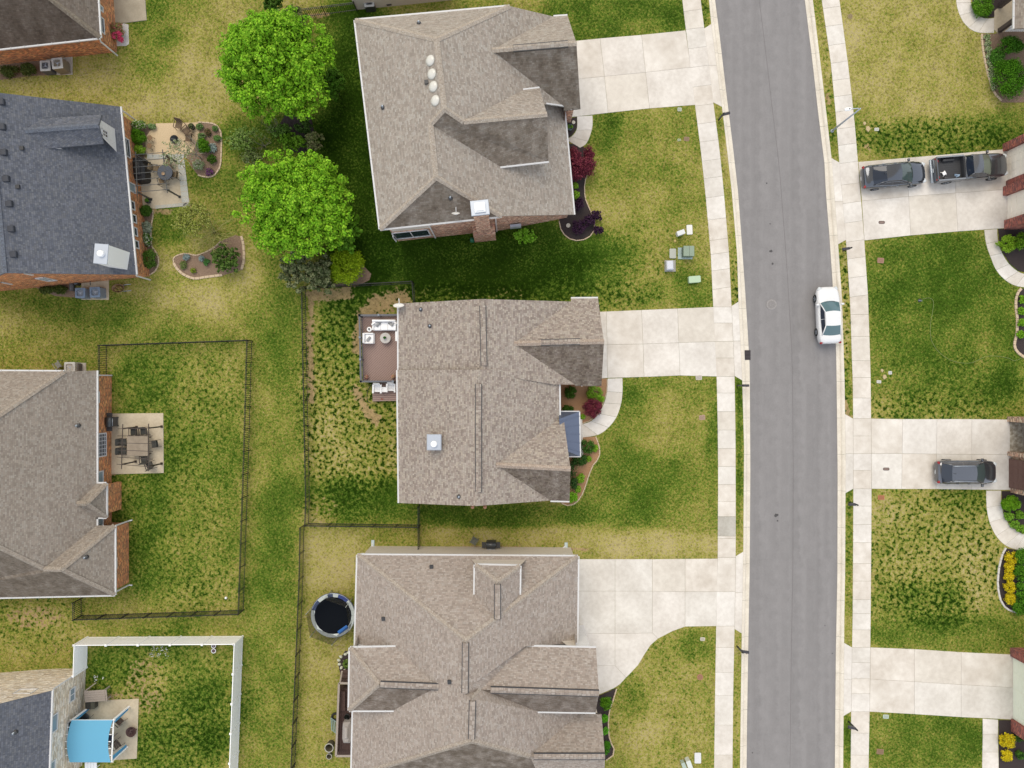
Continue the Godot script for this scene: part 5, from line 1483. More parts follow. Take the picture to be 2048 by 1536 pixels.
	for q in [["leafy bush with white blooms at the corner of the slate house", 275, 250, 17, 9, 0.9, [[104, 142, 48], [80, 120, 34], [220, 224, 190]]], ["light green bush under the pergola corner", 278, 299, 13, 9, 0.7, FRESH], ["dark green bush by the wall below the pergola", 290, 420, 12, 11, 0.8, DEEP], ["silvery catmint bush along the house wall", 292, 455, 10, 13, 0.6, [[150, 162, 140], [120, 138, 108], [176, 184, 164]]], ["green bush with white flowers along the house wall", 294, 478, 10, 14, 0.7, [[90, 130, 48], [70, 108, 36], [214, 222, 196]]], ["large dark bush at the lower corner of the slate house", 299, 517, 17, 21, 1.0, [[82, 118, 40], [64, 98, 30], [104, 138, 56]]], ["green grass clump in the white framed bed by the gravel", 303, 253, 8, 5, 0.4, [[130, 160, 96], [104, 140, 72], [160, 180, 130]]]]:
		shrub("bush", q[0], q[1], q[2], q[3], q[4], q[5], q[6], 1800, 0.055, "", true, "bush")
	var fb := [["silver leaved mound in the flower bed", 425, 296, 9, 9, 0.3, [[168, 190, 186], [140, 164, 158], [190, 206, 202]]], ["grey green mound at the top of the flower bed", 399, 253, 8, 6, 0.35, [[128, 158, 98], [104, 136, 76]]], ["grey green mound above the boxwood in the flower bed", 403, 272, 8, 6, 0.35, [[134, 162, 104], [110, 140, 82]]], ["green sprig near the outer edging of the flower bed", 434, 276, 8, 6, 0.35, [[120, 156, 88], [96, 134, 64]]], ["green sprig at the top corner of the flower bed", 430, 257, 6, 5, 0.3, [[116, 150, 84], [92, 128, 62]]], ["brown flecked plant in the middle of the flower bed", 415, 264, 7, 7, 0.4, [[118, 108, 72], [92, 104, 54], [130, 96, 78]]], ["dark leafy plant beside the purple flowers", 423, 318, 9, 9, 0.5, DEEP], ["purple flower clump at the tip of the flower bed", 419, 344, 9, 8, 0.35, [[150, 84, 150], [126, 66, 130], [104, 118, 66]]], ["pale frosted branches beside the flower bed", 397, 330, 12, 12, 0.6, [[160, 176, 132], [120, 148, 86], [196, 204, 180]]]]
	for q in fb: shrub("garden_plant", q[0], q[1], q[2], q[3], q[4], q[5], q[6], 900, 0.045, "plants of the curved flower bed", true, "plant")
	for q in [["pale blue succulent clump near the upper edge of the kidney bed", 372, 514, 7, 7, [[170, 188, 190], [140, 162, 160]]], ["pale blue succulent clump in the middle of the kidney bed", 402, 516, 6, 6, [[172, 190, 192], [144, 166, 164]]], ["bright green clump in the kidney bed beside the glossy shrub", 414, 524, 7, 8, [[96, 150, 84], [76, 128, 60]]], ["grass clump at the narrow end of the kidney bed", 366, 530, 7, 9, [[136, 152, 92], [112, 130, 70]]], ["lime sprout in the brown mulch of the kidney bed", 386, 541, 6, 5, [[156, 170, 66], [130, 150, 50]]]]:
		shrub("garden_plant", q[0], q[1], q[2], q[3], q[4], 0.35, q[5], 500, 0.045, "plants of the kidney bed", true, "plant")
	var az := thing("azalea", "pink flowering azalea beside the weathered patio", "shrub", at(233, 66, 0.6))
	crown(az, "crown", Vector3(0, 0.5, -0.2), Vector3(0.6, 0.5, 0.9), 26, 2600, 0.05, shades([[130, 136, 72], [150, 150, 90], [206, 116, 120]]), 55, null, true)
	crown(az, "blossom", Vector3(0.1, 0.62, 0.35), Vector3(0.5, 0.45, 0.6), 20, 1500, 0.05, shades([[232, 86, 124], [240, 106, 140], [216, 62, 104]]), 56, null, true)
	limbs(az, "stem", Vector3(0, 0.7, 0), 0.03, 5, Vector3(0.4, 0, 0.6), 57, M.trunk)
	for q in [["dark shrub under the eave of the umber roofed house, beside the air conditioners", 55, 138, 16, 13, 0.8], ["dark shrub under the eave of the umber roofed house at the frame edge", 18, 142, 20, 13, 0.8], ["low green shrub by the wall below the gable windows", 118, 580, 16, 8, 0.6], ["low green shrub below the gable windows, nearer the air conditioners", 92, 580, 14, 7, 0.6]]:
		shrub("bush", q[0], q[1], q[2], q[3], q[4], q[5], [[84, 98, 44], [66, 82, 32], [102, 112, 58]], 1500, 0.06, "", true, "bush")
	# beds of the west houses
	shrub("japanese_maple", "large burgundy maple shrub against the right eave of the domed house", 1161, 323, 27, 40, 1.8, RED, 9000, 0.06, "", true)
	for q in [[1158, 408, 12, 16, "upright purple shrub under the eave corner"], [1158, 455, 18, 18, "purple leaved shrub at the bottom of the black bed"], [1178, 442, 14, 14, "purple leaved shrub in the middle of the black bed"], [1194, 430, 14, 12, "purple leaved shrub leaning over the lawn, upper one"], [1198, 459, 12, 10, "purple leaved shrub leaning over the lawn, lower one"]]:
		shrub("purple_shrub", q[4], q[0], q[1], q[2], q[3], 0.9, PURPLE, 2000, 0.055, "purple shrubs by the domed house", false)
	for q in [[1151, 371, 6, 7, "small bright green plant below the burgundy maple, upper one"], [1153, 390, 7, 9, "small bright green plant below the burgundy maple, lower one"]]: shrub("bush", q[4], q[0], q[1], q[2], q[3], 0.5, FRESH, 600, 0.05, "", true, "bush")
	shrub("shrub", "loose bright green shrub on the lawn below the meter boxes", 1048, 473, 25, 17, 1.1, [[136, 196, 52], [112, 172, 36], [158, 210, 74]], 1900, 0.08, "", false)
	shrub("japanese_maple", "burgundy weeping maple by the metal porch roof", 1184, 816, 20, 19, 1.3, RED, 4200, 0.05, "", true)
	for q in [["dark juniper under the garage eave in the bark bed", 1141, 786, 12, 14, 0.6, DEEP], ["mid green spreading shrub above the burgundy maple", 1189, 786, 17, 14, 0.6, FRESH], ["low dark shrub beside the top of the metal porch roof", 1136, 817, 12, 6, 0.5, DEEP], ["small yellow green plant beside the burgundy maple stem", 1166, 833, 5, 5, 0.35, FRESH], ["small yellow green plant at the edge of the bark bed", 1203, 798, 6, 6, 0.35, FRESH],
		["round dark green shrub right below the metal porch roof", 1175, 893, 16, 14, 0.9, [[72, 116, 40], [56, 96, 28], [90, 132, 56]]], ["dark green shrub in the pinkish bark bed, second from the porch", 1160, 920, 15, 12, 0.9, [[64, 104, 40], [50, 88, 30], [82, 122, 56]]], ["long dark hedge against the front gable wall", 1146, 950, 8, 34, 0.9, [[56, 92, 40], [44, 78, 30], [72, 108, 52]]], ["lime clump beside the round shrub in the pinkish bed", 1190, 896, 6, 8, 0.4, FRESH], ["lime clump beside the dark shrub in the pinkish bed", 1178, 918, 5, 6, 0.35, FRESH], ["lime bush in the middle of the pinkish bed", 1161, 957, 8, 10, 0.45, FRESH], ["lime clump near the end of the pinkish bed", 1156, 979, 6, 7, 0.4, FRESH], ["bright green bush at the very end of the pinkish bed", 1144, 995, 11, 12, 0.7, [[132, 196, 40], [106, 168, 28], [150, 206, 60]]]]:
		shrub("bush", q[0], q[1], q[2], q[3], q[4], q[5], q[6], 1500, 0.05, "", true, "bush")
	for q in [["round green bush at the top of the bed by the wide driveway", 1212, 1407, 11, 13, 0.8, BOX, 1600], ["small bright plant in the bed by the wide driveway, upper one", 1209, 1438, 7, 8, 0.4, [[110, 190, 40], [84, 162, 28]], 600], ["small bright plant in the bed by the wide driveway, middle one", 1210, 1462, 7, 8, 0.4, [[116, 190, 60], [92, 166, 40]], 600], ["bright plant in the bed by the wide driveway, lowest one", 1213, 1497, 8, 15, 0.5, [[84, 150, 36], [64, 126, 24]], 800]]:
		shrub("bush", q[0], q[1], q[2], q[3], q[4], q[5], q[6], q[7], 0.05, "", true, "bush")
	shrub("bush", "green tuft inside the ring of white stones", 694, 1328, 9, 9, 0.35, [[96, 134, 44], [78, 116, 32], [150, 168, 96]], 500, 0.05, "", true, "bush")
	# east beds
	for q in [["large dense green shrub by the porch bed", 2022, 154, 37, 38, 1.5, [[74, 128, 20], [56, 104, 14], [92, 146, 32]], 9000], ["round green shrub next to the white porch balusters", 2024, 92, 24, 20, 1.1, [[70, 124, 26], [54, 102, 18], [86, 138, 36]], 4000], ["daylily clump between porch edging and shrubs", 1994, 112, 15, 19, 0.6, [[86, 140, 46], [68, 120, 32], [104, 156, 62]], 1800], ["green spreading shrub inside the porch path curve", 1966, 12, 22, 22, 0.7, [[92, 144, 30], [72, 122, 20], [116, 160, 50]], 3200], ["lime green shrub below the brick garage wall", 2014, 487, 18, 17, 0.8, [[140, 184, 40], [114, 158, 26], [160, 200, 64]], 2200], ["darker lime shrub at the frame edge below the brick garage", 2042, 482, 15, 17, 0.8, [[112, 160, 34], [90, 136, 24], [134, 176, 50]], 1800],
		["round clipped boxwood beside the open garage house", 2023, 1007, 18, 16, 1.0, [[110, 164, 30], [90, 144, 22], [130, 178, 44]], 4600]]:
		shrub("shrub", q[0], q[1], q[2], q[3], q[4], q[5], q[6], q[7], 0.055)
	for i in 9: shrub("ground_cover", ["variegated clump next to the porch floor", "second variegated clump from the porch floor", "third variegated clump from the porch floor", "fourth variegated clump from the porch floor", "fifth variegated clump from the porch floor", "sixth variegated clump from the porch floor", "seventh variegated clump from the porch floor", "eighth variegated clump from the porch floor", "last variegated clump along the brick edging"][i], 1974 + i * 1.6, 74 + i * 12.5, 7, 7, 0.25, [[170, 188, 130], [120, 156, 88], [206, 212, 176]], 420, 0.045, "variegated ground cover along the brick edging", true, "plant")
	for i in 4: shrub("bright_clump", ["top bright clump behind the stone edging", "second bright clump behind the stone edging", "third bright clump behind the stone edging", "lowest bright clump behind the stone edging"][i], 2045 - i, 599 + i * 23, 8, 8, 0.4, [[140, 192, 50], [112, 166, 36]], 600, 0.05, "bright clumps behind the stone edging", true, "plant")
	for q in [[2019, 1033, "fern clump nearest the path below the boxwood"], [2040, 1030, "fern clump at the frame edge below the boxwood"], [2030, 1049, "fern clump in the middle of the boxwood bed"], [2043, 1059, "fern clump at the lowest edge of the boxwood bed"]]: shrub("fern", q[2], q[0], q[1], 10, 9, 0.45, [[126, 176, 50], [98, 150, 36], [146, 192, 70]], 700, 0.055, "ferns below the boxwood", true, "plant")
	for i in 5: shrub("yellow_shrub", ["topmost yellow shrub behind the white edging", "second yellow shrub behind the white edging", "third yellow shrub behind the white edging", "fourth yellow shrub behind the white edging", "lowest yellow shrub behind the white edging"][i], [2025, 2019, 2018, 2019, 2021][i], [1115, 1134, 1153, 1174, 1198][i], [14, 11, 11, 11, 12][i], [12, 10, 9, 13, 11][i], 0.6, YELLOW, 1300, 0.05, "yellow shrubs behind the white edging")
	for i in 4: shrub("shrub", ["topmost dark green shrub behind the yellow row", "second dark green shrub behind the yellow row", "third dark green shrub behind the yellow row", "lowest and largest dark green shrub behind the yellow row"][i], [2046, 2045, 2045, 2044][i], [1115, 1147, 1183, 1213][i], 16, 18, 0.9, [[82, 136, 28], [64, 114, 20], [100, 152, 42]], 2400, 0.055, "dark green shrubs behind the yellow row")
	for q in [[2015, 1482, 17, 15, "larger yellow flowering bush beside the straight path"], [2013, 1512, 12, 12, "smaller yellow flowering bush beside the straight path"]]: shrub("yellow_shrub", q[4], q[0], q[1], q[2], q[3], 0.6, YELLOW, 1500, 0.06, "yellow bushes by the straight path")
	for q in [[2038, 1475, "dark fern beside the larger yellow bush"], [2040, 1510, "green fern beside the smaller yellow bush"]]: shrub("fern", q[2], q[0], q[1], 11, 9, 0.4, [[70, 110, 50], [92, 140, 44], [52, 90, 36]], 600, 0.06, "", true, "plant")

# ---------- fences ----------
func picket_fence(label: String, runs: Array, h := 1.32) -> void:
	var f := thing("picket_fence", label, "fence", at(runs[0][0], runs[0][1]))
	var o := f.position
	var pick := box(ms(), Vector3(0, h / 2, 0), Vector3(0.036, h - 0.06, 0.026))
	pick.generate_normals()
	var pm := pick.commit()
	var post := prism(ms(), rect(-0.034, -0.034, 0.034, 0.034), -0.05, h + 0.04, 0.015)
	post.generate_normals()
	var posm := post.commit()
	var count := 0
	for r in runs:
		var a := at(r[0], r[1])
		var b := at(r[2], r[3])
		var l := a.distance_to(b)
		var n := maxi(1, roundi(l / 1.9))
		var d := (b - a).normalized()
		for k in n:
			var p := a.lerp(b, float(k) / n)
			var q := a.lerp(b, float(k + 1) / n)
			put("post", posm, M.black_metal, f, p - o)
			var st := ms()
			for y in [0.18, h - 0.24, h - 0.05]: bar(st, p - o + Vector3(0, y, 0), q - o + Vector3(0, y, 0), 0.034)
			var panel := obj("panel", st, M.black_metal, f)
			var m := maxi(1, int(p.distance_to(q) / 0.142))
			for i in range(1, m):
				var e := put("picket", pm, M.black_metal, panel, p.lerp(q, float(i) / m) - o)
				e.rotation.y = -atan2(d.z, d.x)
				count += 1
		put("post", posm, M.black_metal, f, b - o)
func build_fences() -> void:
	picket_fence("black metal picket fence around the patchy yard with the gazebo frame", [[215, 757, 215, 692], [215, 692, 505, 682], [505, 682, 499, 900], [499, 900, 488, 1219], [488, 1219, 165, 1230], [165, 1230, 165, 1196]])
	picket_fence("black metal picket fence around the yard with the wooden deck", [[831, 606, 828, 567], [828, 567, 612, 578], [612, 578, 614, 700], [614, 700, 620, 1000], [620, 1000, 618, 1046], [618, 1046, 840, 1049], [840, 1049, 840, 1009]])
	picket_fence("black metal picket fence beside the trampoline yard", [[840, 1100, 840, 1051], [609, 1050, 607, 1152], [607, 1152, 601, 1300], [601, 1300, 589, 1570]])
	picket_fence("short black picket fence beside the grey rendered wall at the top", [[596, 37, 652, 30], [652, 30, 714, 22]])
	# white privacy fence
	var runs := [[174, 1334, 176, 1274], [176, 1274, 486, 1272], [486, 1272, 475, 1560]]
	var f := thing("privacy_fence", "solid white vinyl privacy fence around the lower lawn", "fence", at(486, 1272))
	var o := f.position
	for r in runs:
		var a := at(r[0], r[1])
		var b := at(r[2], r[3])
		var n := maxi(1, roundi(a.distance_to(b) / 2.45))
		var yaw := -atan2(b.z - a.z, b.x - a.x)
		for k in n + 1:
			var p := a.lerp(b, float(k) / n) - o
			var post := obj("post", prism(ms(), rect(-0.065, -0.065, 0.065, 0.065), -0.05, 1.85), M.vinyl, f, p)
			post.rotation.y = yaw
			obj("cap", prism(ms(), rect(-0.085, -0.085, 0.085, 0.085), 1.85, 1.93, 0.05), M.vinyl, post)
			if k == n: continue
			var q := a.lerp(b, float(k + 1) / n) - o
			var pn := obj("panel", box(ms(), Vector3.ZERO, Vector3(p.distance_to(q) - 0.13, 1.6, 0.03)), M.vinyl, f, (p + q) / 2 + Vector3(0, 0.92, 0))
			pn.rotation.y = yaw
			var w := p.distance_to(q) - 0.14
			for i in int(w / 0.16): obj("board", box(ms(), Vector3(-w / 2 + 0.08 + i * 0.16, 0, 0), Vector3(0.15, 1.56, 0.04)), M.vinyl, pn)
			obj("rail", box(ms(), Vector3(0, 0.82, 0), Vector3(w, 0.14, 0.055)), M.vinyl, pn)
			obj("rail", box(ms(), Vector3(0, -0.8, 0), Vector3(w, 0.14, 0.055)), M.vinyl, pn)

# ---------- vehicles ----------
func loft(st: SurfaceTool, rows: Array) -> void:
	for i in rows.size() - 1:
		for k in rows[i].size() - 1: quad(st, rows[i][k], rows[i][k + 1], rows[i + 1][k + 1], rows[i + 1][k])
func section(x: float, w: float, yb: float, ys: float, yd: float) -> Array:
	var right := [Vector3(x, yb, w * 0.8), Vector3(x, yb + 0.06, w * 0.95), Vector3(x, lerpf(yb, ys, 0.45), w), Vector3(x, lerpf(yb, ys, 0.85), w * 0.995), Vector3(x, ys, w * 0.965), Vector3(x, lerpf(ys, yd, 0.6), w * 0.89), Vector3(x, yd, w * 0.72), Vector3(x, yd + 0.025, w * 0.4), Vector3(x, yd + 0.035, 0)]
	var out := []
	for p in right: out.append(p)
	for i in range(right.size() - 2, -1, -1): out.append(Vector3(right[i].x, right[i].y, -right[i].z))
	return out
func arc_row(x: float, bow: float, w: float, y: float, crown_: float, n := 9) -> Array:
	var out := []
	for i in n:
		var z := -1.0 + 2.0 * i / (n - 1)
		out.append(Vector3(x - bow * z * z, y + crown_ * (1 - z * z), z * w))
	return out
func car(called: String, label: String, px: float, py: float, heading: float, L: float, wd: float, paint: Material, prof: Array, gh: Array, glass: Material, opts := {}) -> Node3D:
	# prof: [x/L, width share, bottom, shoulder, deck]; gh: [windscreen foot, roof front, roof rear, rear glass foot, foot half width, roof half width, belt, roof height]
	var t := thing(called, label, opts.get("category", "car"), at(px, py), heading)
	var hw := wd / 2
	var st := ms(true)
	var rows := []
	for p in prof: rows.append(section(p[0] * L, p[1] * hw, p[2], p[3], p[4]))
	loft(st, rows)
	for e in [[rows[0], 1], [rows[-1], -1]]:
		var c := Vector3.ZERO
		for v in e[0]: c += v / e[0].size()
		for k in e[0].size() - 1:
			if e[1] > 0: tri(st, c, e[0][k + 1], e[0][k])
			else: tri(st, c, e[0][k], e[0][k + 1])
	var body := obj("body", st, paint, t)
	var wb: float = gh[4] * hw
	var wr: float = gh[5] * hw
	var belt: float = gh[6]
	var ry: float = gh[7]
	var f0 := arc_row(gh[0] * L, 0.16, wb * 0.97, belt, 0.03)
	var f1 := arc_row(gh[1] * L, 0.07, wr, ry, 0.05)
	var r1 := arc_row(gh[2] * L, -0.05, wr * 0.97, ry - 0.02, 0.05)
	var r0 := arc_row(gh[3] * L, -0.1, wb * 0.9, belt + 0.03, 0.03)
	var s := ms(true)
	var mids := []
	for i in 5:
		var row := []
		for k in 9: row.append(f1[k].lerp(r1[k], i / 4.0) + Vector3(0, 0.03 * sin(PI * i / 4.0), 0))
		mids.append(row)
	loft(s, mids)
	obj("roof", s, opts.get("roof", paint), t)
	var ws := ms(true)
	var m1 := []
	for k in 9: m1.append(f0[k].lerp(f1[k], 0.5) + Vector3(0, 0.03, 0))
	loft(ws, [f0, m1, f1])
	obj("windscreen", ws, glass, t)
	var rs := ms(true)
	var m2 := []
	for k in 9: m2.append(r1[k].lerp(r0[k], 0.5) + Vector3(0, 0.03, 0))
	loft(rs, [r1, m2, r0])
	var rear := obj("rear_window", rs, opts.get("rear_mat", glass), t)
	# pillars: body colour edges of both screens
	for q in [[f0, f1], [r0, r1]]:
		for k in [0, 8]:
			obj("pillar", tube(ms(true), [q[0][k], (q[0][k] + q[1][k]) / 2 + Vector3(0, 0.03, 0), q[1][k]], 0.05, 0.04, 6), paint, t)
	for z in [0, 8]:
		var sd := ms(true)
		var lo := []
		var hi := []
		for i in 7:
			lo.append(f0[z].lerp(r0[z], i / 6.0) + Vector3(0, 0, (0.05 if z == 8 else -0.05) * sin(PI * i / 6.0)))
			var u := i / 6.0
			hi.append(f1[z].lerp(r1[z], u))
		loft(sd, [lo, hi] if z == 8 else [hi, lo])
		obj("door_frame", sd, paint, t)
		var gl := ms()
		for i in range(0, 6):
			var a: Vector3 = lo[i].lerp(hi[i], 0.1)
			var b: Vector3 = lo[i + 1].lerp(hi[i + 1], 0.1)
			var c: Vector3 = lo[i + 1].lerp(hi[i + 1], 0.86)
			var d: Vector3 = lo[i].lerp(hi[i], 0.86)
			if i == 0: d = a.lerp(d, 0.9)
			if i == 3: a = a.lerp(b, 0.12); d = d.lerp(c, 0.12)
			var off := Vector3(0, 0.008, 0.012 if z == 8 else -0.012)
			if z == 8: quad(gl, d + off, c + off, b + off, a + off)
			else: quad(gl, a + off, b + off, c + off, d + off)
		obj("side_window", gl, opts.get("side_mat", M.glass_dark), t)
		var sgn := 1.0 if z == 8 else -1.0
		obj("mirror", soft(ms(), Vector3(gh[0] * L - 0.28, belt + 0.08, sgn * (hw + 0.06)), Vector3(0.16, 0.14, 0.24), 0.05, 0.03), opts.get("mirror", paint), t)
		for hx in [0.02, -0.17]: obj("door_handle", box(ms(), Vector3(hx * L, belt - 0.12, sgn * (hw * 0.985)), Vector3(0.2, 0.04, 0.03)), opts.get("handle", paint), t)
		obj("headlight", soft(ms(), Vector3(L * 0.462, 0.66 + opts.get("lift", 0.0), sgn * hw * 0.68), Vector3(0.3, 0.14, 0.32), 0.06, 0.04, Basis(Vector3.UP, sgn * 0.5)), plain(seen(226, 232, 236), 0.1), t)
		obj("tail_light", soft(ms(), Vector3(-L * 0.474, 0.79 + opts.get("lift", 0.0), sgn * hw * 0.74), Vector3(0.16, 0.13, 0.36), 0.04, 0.03, Basis(Vector3.UP, -sgn * 0.5)), plain(seen(160, 32, 40), 0.2), t)
	var R: float = opts.get("wheel", 0.33)
	for wx in opts.get("axles", [0.305, -0.285]):
		for sgn in [1.0, -1.0]:
			var c := Vector3(wx * L, R, sgn * (hw - 0.1))
			var bs := Basis(Vector3.RIGHT, PI / 2 * sgn)
			var ty := obj("wheel", lathe(ms(), Vector3.ZERO, [Vector2(R * 0.62, 0.115), Vector2(R * 0.93, 0.12), Vector2(R, 0.07), Vector2(R, -0.07), Vector2(R * 0.9, -0.12)], 24), M.rubber, t, c)
			ty.basis = bs
			obj("rim", lathe(ms(), Vector3(0, 0.08, 0), [Vector2(0, 0.02), Vector2(R * 0.2, 0.025), Vector2(R * 0.22, 0.0), Vector2(R * 0.58, 0.005), Vector2(R * 0.64, 0.035)], 18), M.dark_metal, ty)
			for k in 5: obj("spoke", bar(ms(), Vector3(cos(TAU * k / 5) * 0.05, 0.105, sin(TAU * k / 5) * 0.05), Vector3(cos(TAU * k / 5) * R * 0.6, 0.105, sin(TAU * k / 5) * R * 0.6), 0.06, 0.02), M.steel, ty)
	for e in [[L * 0.5 + 0.0, 0.42], [-L * 0.5 + 0.01, 0.46]]:
		obj("number_plate", box(ms(), Vector3(e[0], e[1] + opts.get("lift", 0.0), 0), Vector3(0.03, 0.13, 0.32)), plain(seen(214, 218, 222), 0.5), t)
	obj("wiper", bar(ms(), f0[2].lerp(f1[2], 0.06) + Vector3(0, 0.03, 0), f0[6].lerp(f1[6], 0.04) + Vector3(0, 0.03, 0), 0.025), M.rubber, t)
	return t
func build_cars() -> void:
	var sedan := [[-0.5, 0.62, 0.36, 0.58, 0.66], [-0.49, 0.78, 0.26, 0.74, 0.84], [-0.46, 0.90, 0.22, 0.84, 0.97], [-0.40, 0.97, 0.2, 0.86, 1.0], [-0.28, 1.0, 0.18, 0.84, 0.98], [0.0, 1.0, 0.18, 0.83, 0.95], [0.18, 1.0, 0.18, 0.81, 0.95], [0.3, 0.99, 0.18, 0.77, 0.9], [0.4, 0.95, 0.2, 0.7, 0.82], [0.46, 0.86, 0.22, 0.62, 0.73], [0.488, 0.74, 0.26, 0.54, 0.63], [0.5, 0.55, 0.33, 0.46, 0.54]]
	var white := plain(seen(250, 252, 255), 0.2)
	white.clearcoat_enabled = true
	var teal := plain(seen(96, 126, 134), 0.06)
	car("parked_car", "white sedan parked on the street by the far kerb", 1650, 632, deg_to_rad(92.5), 4.5, 1.82, white, sedan, [0.245, 0.06, -0.2, -0.375, 0.88, 0.66, 0.93, 1.44], teal, {"category": "car"})
	var black := plain(Color(0.085, 0.095, 0.115).linear_to_srgb(), 0.14, 0.75)
	black.clearcoat_enabled = true
	black.clearcoat_roughness = 0.05
	var smoke := plain(Color(0.05, 0.075, 0.075).linear_to_srgb(), 0.05)
	var t := car("parked_car", "glossy black sedan parked on the driveway behind the pickup", 1779, 355, deg_to_rad(5.0), 5.05, 1.88, black, sedan, [0.265, 0.04, -0.2, -0.38, 0.88, 0.67, 0.94, 1.47], smoke, {"rear_mat": M.glass_dark, "roof": black, "handle": M.steel})
	for sg in [1.0, -1.0]: obj("chrome_strip", tube(ms(true), [Vector3(0.95, 1.0, sg * 0.86), Vector3(0.1, 1.34, sg * 0.70), Vector3(-0.9, 1.32, sg * 0.68), Vector3(-1.5, 1.05, sg * 0.8), Vector3(-0.5, 0.985, sg * 0.90), Vector3(0.95, 0.98, sg * 0.88)], 0.014, 0.014, 5), M.steel, t)
	obj("antenna", prism(ms(), PackedVector2Array([Vector2(-1.2, -0.03), Vector2(-1.0, -0.01), Vector2(-1.0, 0.01), Vector2(-1.2, 0.03)]), 1.46, 1.56, 0.01), black, t)
	var suvp := [[-0.5, 0.7, 0.4, 0.7, 0.86], [-0.488, 0.84, 0.3, 0.86, 0.98], [-0.45, 0.94, 0.26, 0.92, 1.04], [-0.38, 0.98, 0.24, 0.94, 1.06], [-0.2, 1.0, 0.22, 0.93, 1.06], [0.0, 1.0, 0.22, 0.92, 1.05], [0.18, 1.0, 0.22, 0.9, 1.03], [0.3, 0.99, 0.24, 0.85, 0.99], [0.41, 0.94, 0.26, 0.79, 0.92], [0.468, 0.84, 0.3, 0.7, 0.84], [0.492, 0.7, 0.34, 0.6, 0.7], [0.5, 0.5, 0.4, 0.52, 0.6]]
	var char := plain(Color(0.115, 0.122, 0.14).linear_to_srgb(), 0.16, 0.75)
	char.clearcoat_enabled = true
	char.clearcoat_roughness = 0.05
	var s := car("parked_car", "dark grey estate car with roof rails on the open garage driveway", 1921, 942, 0.0, 4.75, 1.88, char, suvp, [0.275, 0.05, -0.36, -0.46, 0.9, 0.7, 1.02, 1.66], smoke, {"rear_mat": M.glass_dark, "wheel": 0.36, "lift": 0.12})
	for sg in [1.0, -1.0]: obj("roof_rail", tube(ms(true), [Vector3(0.3, 1.68, sg * 0.6), Vector3(0.2, 1.75, sg * 0.6), Vector3(-1.55, 1.75, sg * 0.58), Vector3(-1.65, 1.66, sg * 0.58)], 0.025), M.steel, s)
	obj("antenna", tube(ms(), [Vector3(-1.4, 1.7, 0), Vector3(-1.55, 1.86, 0)], 0.015), M.black, s)
	pickup(black, char)
